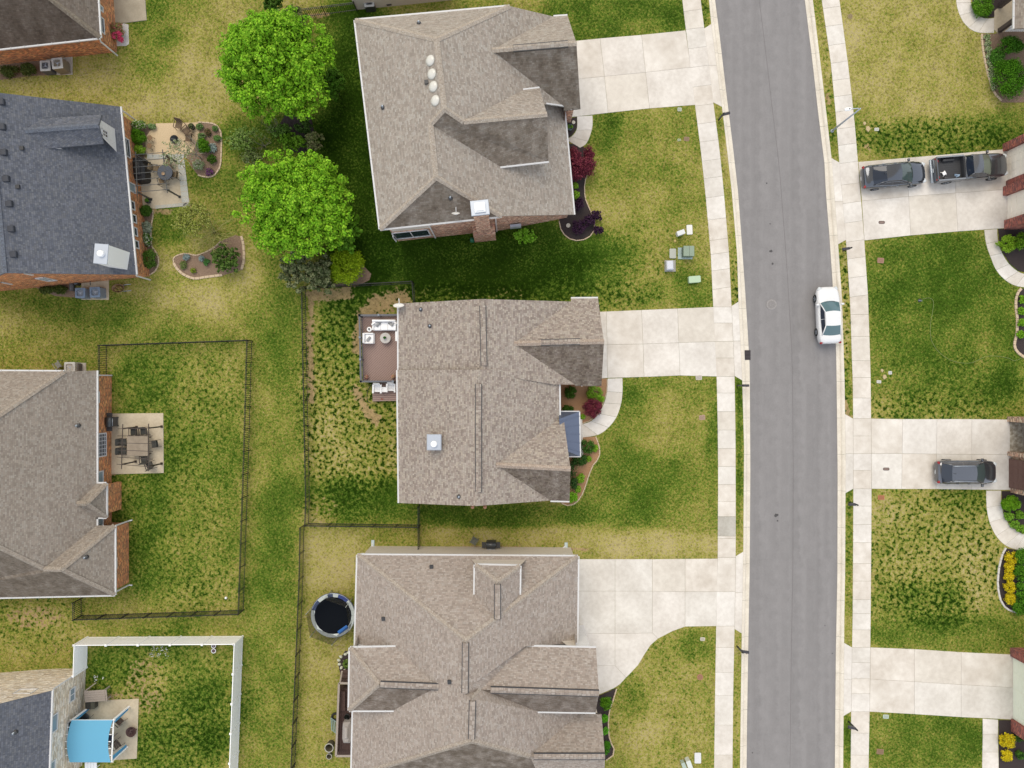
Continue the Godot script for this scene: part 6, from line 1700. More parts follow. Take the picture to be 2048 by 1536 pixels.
func pickup(black: Material, char: Material) -> void:
	var L := 5.8
	var hw := 0.97
	var paint := plain(Color(0.12, 0.127, 0.14).linear_to_srgb(), 0.2, 0.7)
	paint.clearcoat_enabled = true
	paint.clearcoat_roughness = 0.05
	var prof := [[-0.10, 0.97, 0.4, 1.0, 1.1], [0.0, 1.0, 0.34, 1.05, 1.16], [0.16, 1.0, 0.34, 1.02, 1.13], [0.26, 0.99, 0.34, 1.0, 1.09], [0.38, 0.97, 0.36, 0.94, 1.06], [0.46, 0.88, 0.4, 0.84, 0.98], [0.488, 0.76, 0.46, 0.74, 0.86], [0.5, 0.58, 0.52, 0.64, 0.72]]
	var t := car("pickup_truck", "charcoal pickup truck with open black lined bed in front of the garage", 1928, 341, deg_to_rad(4.6), L, hw * 2, paint, prof, [0.245, 0.07, -0.065, -0.1, 0.9, 0.74, 1.12, 1.74], plain(seen(120, 132, 118), 0.08), {"category": "pickup truck", "rear_mat": M.glass_dark, "wheel": 0.39, "axles": [0.32, -0.3], "lift": 0.22})
	var x0 := -L * 0.5 + 0.12
	var x1 := -L * 0.115
	for sg in [1.0, -1.0]:
		var side := ms()
		box(side, Vector3((x0 + x1) / 2, 0.8, sg * (hw - 0.06)), Vector3(x1 - x0, 0.68, 0.12))
		box(side, Vector3((x0 + x1) / 2, 0.55, sg * (hw - 0.02)), Vector3(x1 - x0 - 0.1, 0.2, 0.05))
		obj("bed_side", side, paint, t)
		obj("bed_rail", box(ms(), Vector3((x0 + x1) / 2, 1.16, sg * (hw - 0.07)), Vector3(x1 - x0, 0.04, 0.1)), plain(seen(150, 156, 164), 0.35), t)
		obj("wheel_arch", soft(ms(), Vector3(-L * 0.3, 0.82, sg * (hw - 0.26)), Vector3(0.95, 0.28, 0.24), 0.08, 0.06), M.black, t)
	obj("bed_floor", box(ms(), Vector3((x0 + x1) / 2, 0.68, 0), Vector3(x1 - x0, 0.08, hw * 2 - 0.24)), M.black, t)
	for k in 9: obj("bed_rib", box(ms(), Vector3((x0 + x1) / 2, 0.725, -0.7 + k * 0.175), Vector3(x1 - x0 - 0.1, 0.02, 0.06)), M.black, t)
	obj("bed_front", box(ms(), Vector3(x1 - 0.03, 0.9, 0), Vector3(0.06, 0.52, hw * 2 - 0.1)), M.black, t)
	obj("tailgate", box(ms(), Vector3(x0 - 0.03, 0.86, 0), Vector3(0.08, 0.62, hw * 2 - 0.16)), paint, t)
	obj("rear_bumper", soft(ms(), Vector3(x0 - 0.17, 0.56, 0), Vector3(0.2, 0.16, hw * 2 - 0.1), 0.05), M.steel, t)
	var jug := thing("tool", "white plastic stool lying in the pickup bed", "stool", at(1888, 347, 0.8, 0.73), 0.5)
	obj("seat", soft(ms(), Vector3(0, 0.12, 0), Vector3(0.3, 0.04, 0.3), 0.05), M.white, jug)
	for q in [[-1, -1], [1, -1], [1, 1], [-1, 1]]: obj("leg", bar(ms(), Vector3(q[0] * 0.12, 0.1, q[1] * 0.12), Vector3(q[0] * 0.16, 0.0, q[1] * 0.2), 0.04), M.white, jug)
	var rag := thing("rag", "crumpled blue and white rag in the pickup bed", "rag", at(1913, 351, 0.8, 0.74))
	var rg := ms()
	for k in 9: box(rg, Vector3(rng.randf_range(-0.2, 0.2), 0.03 + rng.randf() * 0.04, rng.randf_range(-0.1, 0.1)), Vector3(0.14, 0.05, 0.1), Basis(Vector3(rng.randfn(), 1, rng.randfn()).normalized(), rng.randf() * 3))
	obj("cloth", rg, plain(seen(170, 196, 224), 0.9), rag)

# ---------- street furniture and garden things ----------
func mailbox(label: String, px: float, py: float, east: bool, turn := 0.0) -> void:
	var s := -1.0 if east else 1.0
	var t := thing("mailbox", label, "mailbox", at(px, py), turn, "black mailboxes along the street")
	obj("post", prism(ms(), rect(-0.05, -0.05, 0.05, 0.05), -0.05, 1.42, 0.02), M.black_metal, t)
	obj("finial", lathe(ms(true), Vector3(0, 1.42, 0), [Vector2(0, 0.14), Vector2(0.04, 0.1), Vector2(0.03, 0.04), Vector2(0.06, 0.0)], 10), M.black_metal, t)
	obj("arm", box(ms(), Vector3(s * 0.25, 1.02, 0), Vector3(0.62, 0.05, 0.06)), M.black_metal, t)
	obj("brace", bar(ms(), Vector3(s * 0.04, 0.7, 0), Vector3(s * 0.4, 1.0, 0), 0.035), M.black_metal, t)
	var st := ms()
	var pr := [Vector2(-0.1, 0), Vector2(-0.1, 0.12)]
	for i in 7: pr.append(Vector2(-cos(PI * i / 6.0) * 0.1, 0.12 + sin(PI * i / 6.0) * 0.1))
	pr.append(Vector2(0.1, 0))
	for i in pr.size():
		var a: Vector2 = pr[i]
		var b: Vector2 = pr[(i + 1) % pr.size()]
		quad(st, Vector3(-0.26, a.y, a.x), Vector3(0.26, a.y, a.x), Vector3(0.26, b.y, b.x), Vector3(-0.26, b.y, b.x))
		tri(st, Vector3(0.26, 0.1, 0), Vector3(0.26, b.y, b.x), Vector3(0.26, a.y, a.x))
		tri(st, Vector3(-0.26, 0.1, 0), Vector3(-0.26, a.y, a.x), Vector3(-0.26, b.y, b.x))
	obj("box", st, plain(Color(0.035, 0.036, 0.045).linear_to_srgb(), 0.3), t, Vector3(s * 0.3, 1.05, 0))
	obj("flag", box(ms(), Vector3(s * 0.38, 1.24, 0.115), Vector3(0.03, 0.16, 0.012)), plain(seen(150, 40, 40), 0.5), t)
func ground_box(called: String, label: String, px: float, py: float, w: float, d: float, h: float, m: Material, turn := 0.0, cat := "utility box", lidm: Material = null) -> Node3D:
	var t := thing(called, label, cat, at(px, py, h), turn)
	obj("body", prism(ms(), rect(-w / 2, -d / 2, w / 2, d / 2, minf(w, d) * 0.12), -0.03, h, 0.025), m, t)
	obj("lid", prism(ms(), rect(-w / 2 - 0.015, -d / 2 - 0.015, w / 2 + 0.015, d / 2 + 0.015, minf(w, d) * 0.14), h, h + 0.035, 0.015), lidm if lidm else m, t)
	return t
func lid(label: String, px: float, py: float, w: float, d: float, c: Color, round_ := false) -> void:
	var t := thing("meter_lid", label, "lid", at(px, py), rng.randf_range(-0.1, 0.1))
	var poly := disc(w / 2, 16, 1.0) if round_ else rect(-w / 2, -d / 2, w / 2, d / 2, 0.06)
	obj("frame", prism(ms(), poly, -0.02, 0.045, 0.01), textured(c, "speck", 0.8), t)
	obj("cover", prism(ms(), inset(wound(poly), 0.05), 0.03, 0.056, 0.006), textured(Color(c.r * 0.86, c.g * 0.86, c.b * 0.86), "speck", 0.6), t)
func ac(label: String, px: float, py: float, m: Material, turn := 0.0, s := 0.78, h := 0.85) -> void:
	var t := thing("air_conditioner", label, "air conditioner", at(px, py, h, 0.05), turn, "outdoor air conditioner units")
	obj("cabinet", prism(ms(), rect(-s / 2, -s / 2, s / 2, s / 2, 0.08), 0, h - 0.04, 0.0), m, t)
	var top := ms()
	var n := 24
	var sq := rect(-s / 2, -s / 2, s / 2, s / 2, 0.08, 5)
	for i in sq.size():
		var a := sq[i]
		var b := sq[(i + 1) % sq.size()]
		var ca := a.normalized() * s * 0.40
		var cb := b.normalized() * s * 0.40
		quad(top, Vector3(a.x, h, a.y), Vector3(b.x, h, b.y), Vector3(cb.x, h + 0.03, cb.y), Vector3(ca.x, h + 0.03, ca.y))
		quad(top, Vector3(ca.x, h + 0.03, ca.y), Vector3(cb.x, h + 0.03, cb.y), Vector3(cb.x, h - 0.15, cb.y), Vector3(ca.x, h - 0.15, ca.y))
		quad(top, Vector3(b.x, h, b.y), Vector3(a.x, h, a.y), Vector3(a.x, h - 0.05, a.y), Vector3(b.x, h - 0.05, b.y))
	obj("top_ring", top, plain(seen(206, 208, 206), 0.45) if m != M.grey_box else plain(seen(130, 152, 178), 0.45), t)
	obj("well", prism(ms(), disc(s * 0.4, 20), h - 0.12, h - 0.1), M.black, t)
	var fan := ms()
	for k in 3:
		var a := TAU * k / 3 + px
		box(fan, Vector3(cos(a) * s * 0.18, h - 0.06, sin(a) * s * 0.18), Vector3(s * 0.26, 0.012, s * 0.16), Basis(Vector3.UP, -a) * Basis(Vector3.RIGHT, 0.4))
	lathe(fan, Vector3(0, h - 0.06, 0), [Vector2(0, 0.03), Vector2(0.07, 0.02), Vector2(0.08, -0.03)], 12)
	obj("fan", fan, plain(seen(200, 210, 226), 0.4), t)
	for k in 5: obj("grille_ring", lathe(ms(), Vector3(0, h + 0.025, 0), [Vector2(s * 0.075 * (k + 1), 0.004), Vector2(s * 0.075 * (k + 1) + 0.008, 0.004)], 20), M.dark_metal, t)
func chair(called: String, label: String, px: float, py: float, turn: float, m: Material, group := "", w := 0.58, y := 0.05, fm: Material = null, sling := false) -> void:
	# faces local -z; origin on the floor
	var t := thing(called, label, "chair", at(px, py, 0.45 + y, y), turn, group)
	var f: Material = fm if fm else m
	var seat := ms()
	if sling:
		for k in 6: box(seat, Vector3(0, 0.42, -0.22 + k * 0.088), Vector3(w - 0.1, 0.025, 0.075))
	else: soft(seat, Vector3(0, 0.42, 0), Vector3(w - 0.06, 0.06, 0.5), 0.06)
	obj("seat", seat, m, t)
	var bk := ms()
	if sling:
		for k in 6: box(bk, Vector3(0, 0.5 + k * 0.085, 0.27 + k * 0.022), Vector3(w - 0.1, 0.07, 0.025), Basis(Vector3.RIGHT, 0.25))
	else: soft(bk, Vector3(0, 0.7, 0.29), Vector3(w - 0.08, 0.05, 0.5), 0.08, 0.02, Basis(Vector3.RIGHT, -PI / 2 + 0.24))
	obj("backrest", bk, m, t)
	for q in [[-1, -1], [1, -1], [1, 1], [-1, 1]]: obj("leg", bar(ms(), Vector3(q[0] * w * 0.46, 0.62 if q[1] < 0 else 0.9, q[1] * 0.26 + (0.08 if q[1] > 0 else 0.0)), Vector3(q[0] * w * 0.48, 0, q[1] * 0.3), 0.03), f, t)
	for s in [-1, 1]: obj("armrest", bar(ms(), Vector3(s * w * 0.47, 0.62, -0.28), Vector3(s * w * 0.47, 0.64, 0.28), 0.045), f, t)
func grill(label: String, px: float, py: float, turn: float) -> void:
	var t := thing("barbecue_grill", label, "grill", at(px, py, 0.9, 0.05), turn)
	var st := ms(true)
	for i in 6:
		var a0 := PI * i / 6.0
		var a1 := PI * (i + 1) / 6.0
		quad(st, Vector3(-0.38, 0.88 + sin(a0) * 0.25, -cos(a0) * 0.27), Vector3(0.38, 0.88 + sin(a0) * 0.25, -cos(a0) * 0.27), Vector3(0.38, 0.88 + sin(a1) * 0.25, -cos(a1) * 0.27), Vector3(-0.38, 0.88 + sin(a1) * 0.25, -cos(a1) * 0.27))
		tri(st, Vector3(-0.38, 0.88, 0), Vector3(-0.38, 0.88 + sin(a0) * 0.25, -cos(a0) * 0.27), Vector3(-0.38, 0.88 + sin(a1) * 0.25, -cos(a1) * 0.27))
		tri(st, Vector3(0.38, 0.88, 0), Vector3(0.38, 0.88 + sin(a1) * 0.25, -cos(a1) * 0.27), Vector3(0.38, 0.88 + sin(a0) * 0.25, -cos(a0) * 0.27))
	obj("lid", st, M.dark_metal, t)
	obj("cart", box(ms(), Vector3(0, 0.5, 0), Vector3(0.74, 0.74, 0.5)), M.black, t)
	for s in [-1, 1]:
		obj("side_shelf", box(ms(), Vector3(s * 0.56, 0.86, 0), Vector3(0.32, 0.035, 0.46)), M.black, t)
		obj("wheel", lathe(ms(), Vector3(s * 0.34, 0.09, 0.2), [Vector2(0.0, 0.03), Vector2(0.09, 0.03), Vector2(0.09, -0.03), Vector2(0, -0.03)], 12, Basis(Vector3.FORWARD, PI / 2)), M.rubber, t)
	obj("handle", tube(ms(true), [Vector3(-0.3, 0.98, 0.3), Vector3(0.3, 0.98, 0.3)], 0.02), M.steel, t)
func pergola(label: String, posts: Array, h: float, slats: int, m: Material, o2 := 0.25, along_x := true) -> void:
	var t := thing("pergola_frame", label, "pergola", at(posts[0], posts[1], 0, 0.05))
	var p := []
	for i in range(0, 8, 2):
		var b := at(posts[i], posts[i + 1]) - at(posts[0], posts[1])
		p.append(b)
		obj("post", prism(ms(), rect(-0.05, -0.05, 0.05, 0.05), 0, h, 0.0, b), m, t)
		obj("foot", prism(ms(), rect(-0.1, -0.1, 0.1, 0.1), 0, 0.03, 0.01, b), m, t)
	var up := Vector3(0, h + 0.03, 0)
	# beams join posts 0-2 and 1-3 (down the picture); slats cross them
	for e in [[p[0], p[2]], [p[1], p[3]]]:
		var d: Vector3 = (e[1] - e[0]).normalized() * o2
		obj("beam", bar(ms(), e[0] + up - d, e[1] + up + d, 0.05), m, t)
	for k in slats:
		var f := float(k) / (slats - 1)
		var a: Vector3 = p[0].lerp(p[2], f)
		var b: Vector3 = p[1].lerp(p[3], f)
		var d := (b - a).normalized() * o2
		obj("slat", bar(ms(), a + up + Vector3(0, 0.045, 0) - d, b + up + Vector3(0, 0.045, 0) + d, 0.04), m, t)
func pot(called: String, label: String, px: float, py: float, y: float, r: float, h: float, m: Material, cols: Array, category := "flower pot") -> void:
	var t := thing(called, label, category, at(px, py, y + h, y))
	obj("pot", lathe(ms(true), Vector3.ZERO, [Vector2(0, 0), Vector2(r * 0.75, 0), Vector2(r, h), Vector2(r * 0.88, h), Vector2(r * 0.84, h - 0.05), Vector2(0, h - 0.05)], 18), m, t)
	if cols: crown(t, "plant", Vector3(0, h + 0.05, 0), Vector3(r, r * 0.7, r), 14, 260, 0.045, shades(cols), int(px + py), null, true)

func build_things() -> void:
	build_plants()
	build_fences()
	build_cars()
	build_street()
	build_yards()
	build_decks()
func build_street() -> void:
	mailbox("black mailbox beside the driveway of the domed house", 1437, 240, false, 0.25)
	mailbox("black mailbox above the white sedan by the far sidewalk", 1686, 502, true, 0.1)
	mailbox("black mailbox by the storm drain driveway", 1474, 771, false)
	mailbox("black mailbox below the open garage driveway", 1698, 1004, true)
	mailbox("black mailbox by the wide curved driveway", 1474, 1292, false, -0.15)
	mailbox("black mailbox at the lowest driveway on the far side", 1697, 1443, true, -0.2)
	var s := thing("street_lamp", "pale grey street lamp pole with curved arm and cobra head", "street lamp", at(1664, 262))
	obj("pole", tube(ms(true), [Vector3(0, -0.1, 0), Vector3(0, 2.4, 0), Vector3(0, 4.6, 0)], 0.085, 0.05, 12), M.galvanised, s)
	obj("base_plate", lathe(ms(), Vector3.ZERO, [Vector2(0, 0.1), Vector2(0.12, 0.1), Vector2(0.14, 0.0)], 12), M.galvanised, s)
	obj("arm", tube(ms(true), [Vector3(0, 4.55, 0), Vector3(-0.2, 4.68, 0.02), Vector3(-0.75, 4.76, 0.08)], 0.035, 0.03, 8), M.galvanised, s)
	var hd := obj("lamp_head", soft(ms(), Vector3(-0.98, 4.76, 0.1), Vector3(0.5, 0.12, 0.24), 0.1, 0.05, Basis(Vector3.UP, 0.12)), M.white, s)
	obj("photocell", lathe(ms(), Vector3(-0.9, 4.82, 0.1), [Vector2(0, 0.07), Vector2(0.04, 0.06), Vector2(0.045, 0)], 10), M.black, s)
	# utility boxes on the lawn
	ground_box("utility_vault", "flat white utility vault lid nearest the sidewalk", 1379, 459.5, 0.44, 0.75, 0.05, plain(seen(246, 246, 242), 0.6), 0.05)
	ground_box("utility_pedestal", "leaning white utility pedestal beside the flat white lid", 1362, 465, 0.6, 0.34, 0.5, plain(seen(236, 240, 242), 0.5), 0.35)
	ground_box("valve_box", "tan ringed valve box with grey lid among the utility boxes", 1345.5, 507, 0.5, 0.75, 0.06, textured(seen(204, 160, 104), "speck", 0.7), 0.0, "utility box", plain(seen(196, 200, 190), 0.7))
	var stone := thing("garden_stone", "small tan stone on the lawn above the valve box", "stone", at(1350, 482))
	obj("rock", lathe(ms(true), Vector3.ZERO, [Vector2(0, 0.1), Vector2(0.09, 0.08), Vector2(0.13, 0.0)], 8), textured(seen(206, 182, 118), "speck", 0.5), stone)
	var pad := thing("transformer_pad", "pale concrete pad under the green transformer box", "pad", at(1370, 507))
	obj("slab", prism(ms(), rect(-0.58, -0.46, 0.58, 0.46), -0.03, 0.08, 0.02), plain(seen(178, 198, 196), 0.8), pad)
	var tr := thing("transformer_box", "square green transformer box among the utility boxes", "transformer", at(1375, 504, 0.4, 0.08))
	obj("cabinet", prism(ms(), rect(-0.4, -0.38, 0.4, 0.38), 0, 0.72, 0.02), plain(seen(108, 128, 112), 0.5), tr)
	obj("lid", prism(ms(), rect(-0.43, -0.41, 0.43, 0.41), 0.72, 0.78, 0.03), plain(seen(150, 170, 150), 0.5), tr)
	obj("seam", box(ms(), Vector3(0.05, 0.785, 0), Vector3(0.012, 0.012, 0.8)), M.dark_metal, tr)
	var pd := thing("transformer_pad", "concrete pad under the pale grey pedestal", "pad", at(1340, 532))
	obj("slab", prism(ms(), rect(-0.44, -0.46, 0.44, 0.46), -0.03, 0.07, 0.02), plain(seen(176, 174, 166), 0.8), pd)
	var gp := thing("utility_pedestal", "pale grey ridged pedestal on its own pad", "utility box", at(1339, 531, 0.5, 0.07), 0.05)
	obj("cabinet", prism(ms(), rect(-0.26, -0.36, 0.28, 0.34), 0, 0.6, 0.06), plain(seen(226, 230, 240), 0.5), gp)
	obj("hood", prism(ms(), PackedVector2Array([Vector2(-0.3, 0.36), Vector2(-0.05, 0.05), Vector2(0.26, 0.3), Vector2(0.26, 0.36)]), 0.05, 0.5, 0.05), plain(seen(206, 214, 232), 0.5), gp)
	ground_box("utility_pedestal", "mint green utility box nearest the driveway edge", 1389.5, 558.5, 0.92, 0.5, 0.4, plain(seen(196, 222, 190), 0.5), 0.08)
	ground_box("utility_vault", "flat white vault lid on the lower front lawn", 1395.5, 1516, 0.5, 0.82, 0.05, plain(seen(238, 240, 244), 0.6))
	ground_box("utility_pedestal", "white cylinder topped pedestal beside the lower flat lid", 1379, 1530, 0.34, 0.66, 0.6, plain(seen(230, 238, 234), 0.5), 0.35)
	ground_box("utility_pedestal", "pale green pedestal at the bottom edge of the lower lawn", 1368, 1532, 0.28, 0.5, 0.5, plain(seen(188, 206, 196), 0.5), 0.35)
	var lids := [["square white lid beside the top driveway edge", 1359, 219, 0.34, 0.3, [208, 214, 196]], ["pinkish square meter lid on the domed house lawn", 1373, 278, 0.44, 0.34, [168, 142, 116]], ["small pale lid next to the pinkish meter lid", 1358, 280, 0.28, 0.2, [186, 196, 160]], ["white square lid below the storm drain driveway", 1397.5, 755, 0.5, 0.38, [224, 216, 206]], ["tan square meter lid on the middle front lawn", 1404, 835, 0.48, 0.4, [196, 168, 146]], ["pale lid at the top of the lower front lawn", 1405, 1278, 0.38, 0.28, [222, 216, 200]], ["pink square meter lid on the far lawn by the mailbox", 1761, 521, 0.52, 0.42, [186, 146, 126]], ["orange meter lid below the open garage driveway", 1762, 995, 0.52, 0.36, [198, 132, 96]], ["reddish meter lid on the lowest far lawn", 1760, 1503, 0.56, 0.42, [164, 134, 108]], ["pale mint lid below the lowest far driveway", 1771.5, 1433, 0.46, 0.32, [206, 222, 208]], ["white disc lid near the hose on the far lawn", 1780, 745.5, 0.28, 0.28, [230, 234, 234]], ["white oval lid at the edge of the far lawn", 1757.5, 763.5, 0.36, 0.24, [236, 236, 230]], ["white oval lid on the lawn below the street lamp", 1753, 259, 0.36, 0.26, [230, 232, 222]]]
	for q in lids: lid(q[0], q[1], q[2], q[3], q[4], seen(q[5][0], q[5][1], q[5][2]))
	for q in [["round rust coloured cleanout cover on the lower front lawn", 1400, 1354, 0.5, [186, 140, 110]], ["round brown cover at the top of the far lawn", 1700, 33, 0.42, [168, 150, 112]]]: lid(q[0], q[1], q[2], q[3], q[3], seen(q[4][0], q[4][1], q[4][2]), true)
	for q in [["oval brown meter lid in the black sedan driveway", 1763, 445], ["oval brown meter lid in the open garage driveway", 1772, 938]]:
		var t := thing("meter_lid", q[0], "lid", at(q[1], q[2]))
		obj("frame", prism(ms(), rect(-0.26, -0.12, 0.26, 0.12, 0.115, 6), 0.02, 0.042, 0.006), plain(seen(96, 78, 72), 0.7), t)
		obj("cover", prism(ms(), rect(-0.2, -0.08, 0.2, 0.08, 0.07, 5), 0.03, 0.05, 0.006), textured(seen(150, 130, 122), "speck", 0.4), t)
	for q in [["tan flat stone on the far lawn edge, upper one", 1764, 741, 0.24], ["tan flat stone on the far lawn edge, larger one", 1769, 754, 0.34], ["brown flat stone below the street lamp", 1736, 258, 0.4], ["tan flat stone nearer the street lamp", 1729, 247, 0.26]]:
		var t := thing("garden_stone", q[0], "stone", at(q[1], q[2]), rng.randf() * 3)
		obj("rock", prism(ms(), PackedVector2Array([Vector2(-1, -0.5) * q[3] * 0.6, Vector2(0.1, -0.8) * q[3] * 0.6, Vector2(1, -0.3) * q[3] * 0.6, Vector2(0.8, 0.6) * q[3] * 0.6, Vector2(-0.4, 0.8) * q[3] * 0.6]), -0.02, 0.07, 0.03), textured(seen(208, 188, 146), "speck", 0.7), t)
	# garden hose and sprinkler
	var hp := []
	for p in smoothed([1842, 599, 1858, 596, 1866, 604, 1864, 625, 1860, 650, 1862, 680, 1878, 705, 1905, 722, 1940, 726, 1968, 714, 1990, 712, 2015, 716, 2030, 721, 2058, 708], 6): hp.append(p)
	var line := []
	for i in range(0, hp.size(), 2): line.append(at(hp[i], hp[i + 1], 0, 0.06))
	var hose := thing("garden_hose", "thin pale green garden hose snaking across the far lawn", "hose")
	obj("tube", tube(ms(true), line, 0.012, 0.012, 6), plain(seen(160, 172, 110), 0.5), hose)
	var sp := thing("lawn_sprinkler", "small dark lawn sprinkler at the end of the hose", "sprinkler", at(1839, 601))
	obj("base", prism(ms(), disc(0.14, 12), 0, 0.05, 0.02), M.dark_metal, sp)
	obj("arm", bar(ms(), Vector3(-0.16, 0.12, 0), Vector3(0.16, 0.12, 0.05), 0.03), M.steel, sp)
	obj("stem", bar(ms(), Vector3(0, 0.03, 0), Vector3(0, 0.13, 0), 0.04), M.black, sp)

func build_yards() -> void:
	# umber roofed house: air conditioners on a pad
	var p1 := thing("equipment_pad", "concrete pad under the beige air conditioner beside the umber house", "pad", at(118, 131))
	obj("slab", prism(ms(), rect(-1.0, -0.75, 1.1, 0.75), -0.03, 0.06, 0.02), M.concrete_grey, p1)
	ac("pale topped air conditioner nearest the dark shrubs", 91, 132, plain(seen(96, 100, 108), 0.6), 0.05, 0.82, 0.75)
	ac("taller beige air conditioner on the pad by the umber house", 115, 127, plain(seen(150, 140, 124), 0.6), 0.1, 0.86, 1.0)
	var wd := thing("door_step", "small rust brown door mat on the weathered patio", "door mat", at(220, 31, 0.05, 0.05))
	obj("mat", prism(ms(), rect(-0.22, -0.35, 0.22, 0.35), 0, 0.02, 0.005), plain(seen(126, 84, 56), 0.9), wd)
	ac("dark air conditioner by the grey rendered wall at the top edge", 738, 4, M.dark_metal, 0.1, 0.8, 0.8)
	# slate house
	var p2 := thing("equipment_pad", "tan concrete pad under the two blue grey air conditioners", "pad", at(197, 582))
	obj("slab", prism(ms(), rect(-1.35, -0.9, 0.85, 0.7), -0.03, 0.06, 0.02), M.patio, p2)
	ac("blue grey air conditioner beside the black pump equipment", 161, 586, M.grey_box, 0.0, 0.8, 0.75)
	ac("blue grey air conditioner nearer the wheelbarrow", 190.5, 584.5, M.grey_box, 0.05, 0.82, 0.85)
	var pump := thing("pump_unit", "dark pump and pipework between wall and air conditioner", "pump", at(148, 570))
	obj("tank", tube(ms(true), [Vector3(0, 0.25, -0.4), Vector3(0, 0.25, 0.5)], 0.2, 0.2, 12), plain(seen(92, 90, 92), 0.6), pump)
	obj("motor", lathe(ms(true), Vector3(0.4, 0, -0.1), [Vector2(0, 0.5), Vector2(0.16, 0.48), Vector2(0.18, 0.4), Vector2(0.18, 0)], 14), M.dark_metal, pump)
	obj("pipe", tube(ms(true), [Vector3(0.4, 0.3, -0.4), Vector3(1.2, 0.3, -0.4), Vector3(1.6, 0.5, -0.35), Vector3(1.6, 0.5, 0.1)], 0.035), M.black, pump)
	var wb := thing("wheelbarrow", "wheelbarrow heaped with brown clippings beside the air conditioners", "wheelbarrow", at(243, 578), 0.05)
	obj("tray", lathe(ms(true), Vector3(0, 0.2, 0), [Vector2(0.25, 0.0), Vector2(0.38, 0.3), Vector2(0.41, 0.32), Vector2(0.38, 0.28), Vector2(0.2, 0.05)], 16, Basis().scaled(Vector3(1.25, 1, 0.85))), plain(seen(150, 120, 90), 0.7), wb)
	crown(wb, "clippings", Vector3(0, 0.48, 0), Vector3(0.42, 0.12, 0.28), 18, 700, 0.035, shades([[160, 138, 84], [140, 120, 72], [176, 152, 100]]), 88, M.leaf_dry, true)
	for s in [-1, 1]:
		obj("handle", tube(ms(true), [Vector3(-0.4, 0.2, s * 0.12), Vector3(0.2, 0.38, s * 0.24), Vector3(1.05, 0.55, s * 0.26)], 0.025), M.steel, wb)
		obj("leg", bar(ms(), Vector3(0.3, 0.4, s * 0.22), Vector3(0.34, 0, s * 0.24), 0.03), M.dark_metal, wb)
	obj("wheel", lathe(ms(), Vector3(-0.52, 0.18, 0), [Vector2(0, 0.04), Vector2(0.17, 0.04), Vector2(0.18, 0), Vector2(0.17, -0.04), Vector2(0, -0.04)], 16, Basis(Vector3.RIGHT, PI / 2)), M.rubber, wb)
	pergola("black pergola frame over the round table patio", [300, 327, 352, 323, 303, 399, 360, 394], 2.05, 7, M.dark_metal)
	var rt := thing("round_table", "round dark table under the pergola frame", "table", at(330, 345, 0.74, 0.05))
	obj("tabletop", prism(ms(), disc(0.6, 28), 0.68, 0.72, 0.015), textured(seen(72, 82, 98), "speck", 1.0, 0.5), rt)
	obj("column", tube(ms(true), [Vector3(0, 0, 0), Vector3(0, 0.68, 0)], 0.06), M.dark_metal, rt)
	for k in 4: obj("foot", bar(ms(), Vector3(0, 0.06, 0), Vector3(cos(k * PI / 2) * 0.4, 0.02, sin(k * PI / 2) * 0.4), 0.05), M.dark_metal, rt)
	pot("centrepiece_bowl", "tan centrepiece bowl on the round dark table", 326, 347, 0.77, 0.13, 0.1, plain(seen(196, 166, 132), 0.7), [], "bowl")
	var wick := textured(seen(140, 122, 96), "speck", 0.4)
	for q in [["woven patio chair at the house side of the round table", 311, 337, -1.7], ["woven patio chair above the round table", 338, 324, 2.8], ["woven patio chair at the garden side of the round table", 349, 350, 1.4], ["woven patio chair below the round table", 324, 362, 0.3]]: chair("patio_chair", q[0], q[1], q[2], q[3], wick, "woven chairs at the round table", 0.56, 0.05, M.dark_metal)
	var cg := thing("covered_grill", "long black covered grill against the slate house wall", "grill", at(278, 338, 0.9, 0.05), 0.06)
	var cv := ms()
	prism(cv, PackedVector2Array([Vector2(-0.42, -0.9), Vector2(0.28, -0.95), Vector2(0.34, -0.4), Vector2(0.5, -0.2), Vector2(0.48, 0.75), Vector2(0.34, 0.92), Vector2(-0.3, 0.98), Vector2(-0.48, 0.6), Vector2(-0.46, -0.5)]), 0, 1.05, 0.14)
	obj("cover", cv, plain(Color(0.012, 0.013, 0.016).linear_to_srgb(), 0.55), cg)
	obj("lid_bulge", soft(ms(), Vector3(-0.02, 1.12, 0.05), Vector3(0.5, 0.16, 1.1), 0.12, 0.09), plain(Color(0.012, 0.013, 0.016).linear_to_srgb(), 0.55), cg)
	var fp := thing("fire_pit", "round black fire pit bowl on the pea gravel", "fire pit", at(349, 279, 0.3, 0.03))
	obj("bowl", lathe(ms(true), Vector3.ZERO, [Vector2(0.18, 0.06), Vector2(0.32, 0.22), Vector2(0.34, 0.34), Vector2(0.31, 0.34), Vector2(0.2, 0.2), Vector2(0, 0.18)], 22), M.black_metal, fp)
	for k in 3: obj("leg", bar(ms(), Vector3(cos(k * 2.1) * 0.2, 0.2, sin(k * 2.1) * 0.2), Vector3(cos(k * 2.1) * 0.28, 0, sin(k * 2.1) * 0.28), 0.03), M.black_metal, fp)
	obj("poker", bar(ms(), Vector3(-0.2, 0.37, -0.02), Vector3(0.15, 0.37, 0.02), 0.03), plain(seen(120, 126, 128), 0.5), fp)
	for q in [["brown slatted garden chair at the top of the gravel circle", 357, 250, 2.9], ["brown slatted garden chair at the upper corner of the gravel circle", 372, 262, 2.3], ["brown slatted garden chair at the garden side of the gravel circle", 377, 276, 1.5]]: chair("garden_chair", q[0], q[1], q[2], q[3], textured(seen(124, 104, 84), "speck", 0.5), "slatted chairs around the fire pit", 0.62, 0.03, null, true)
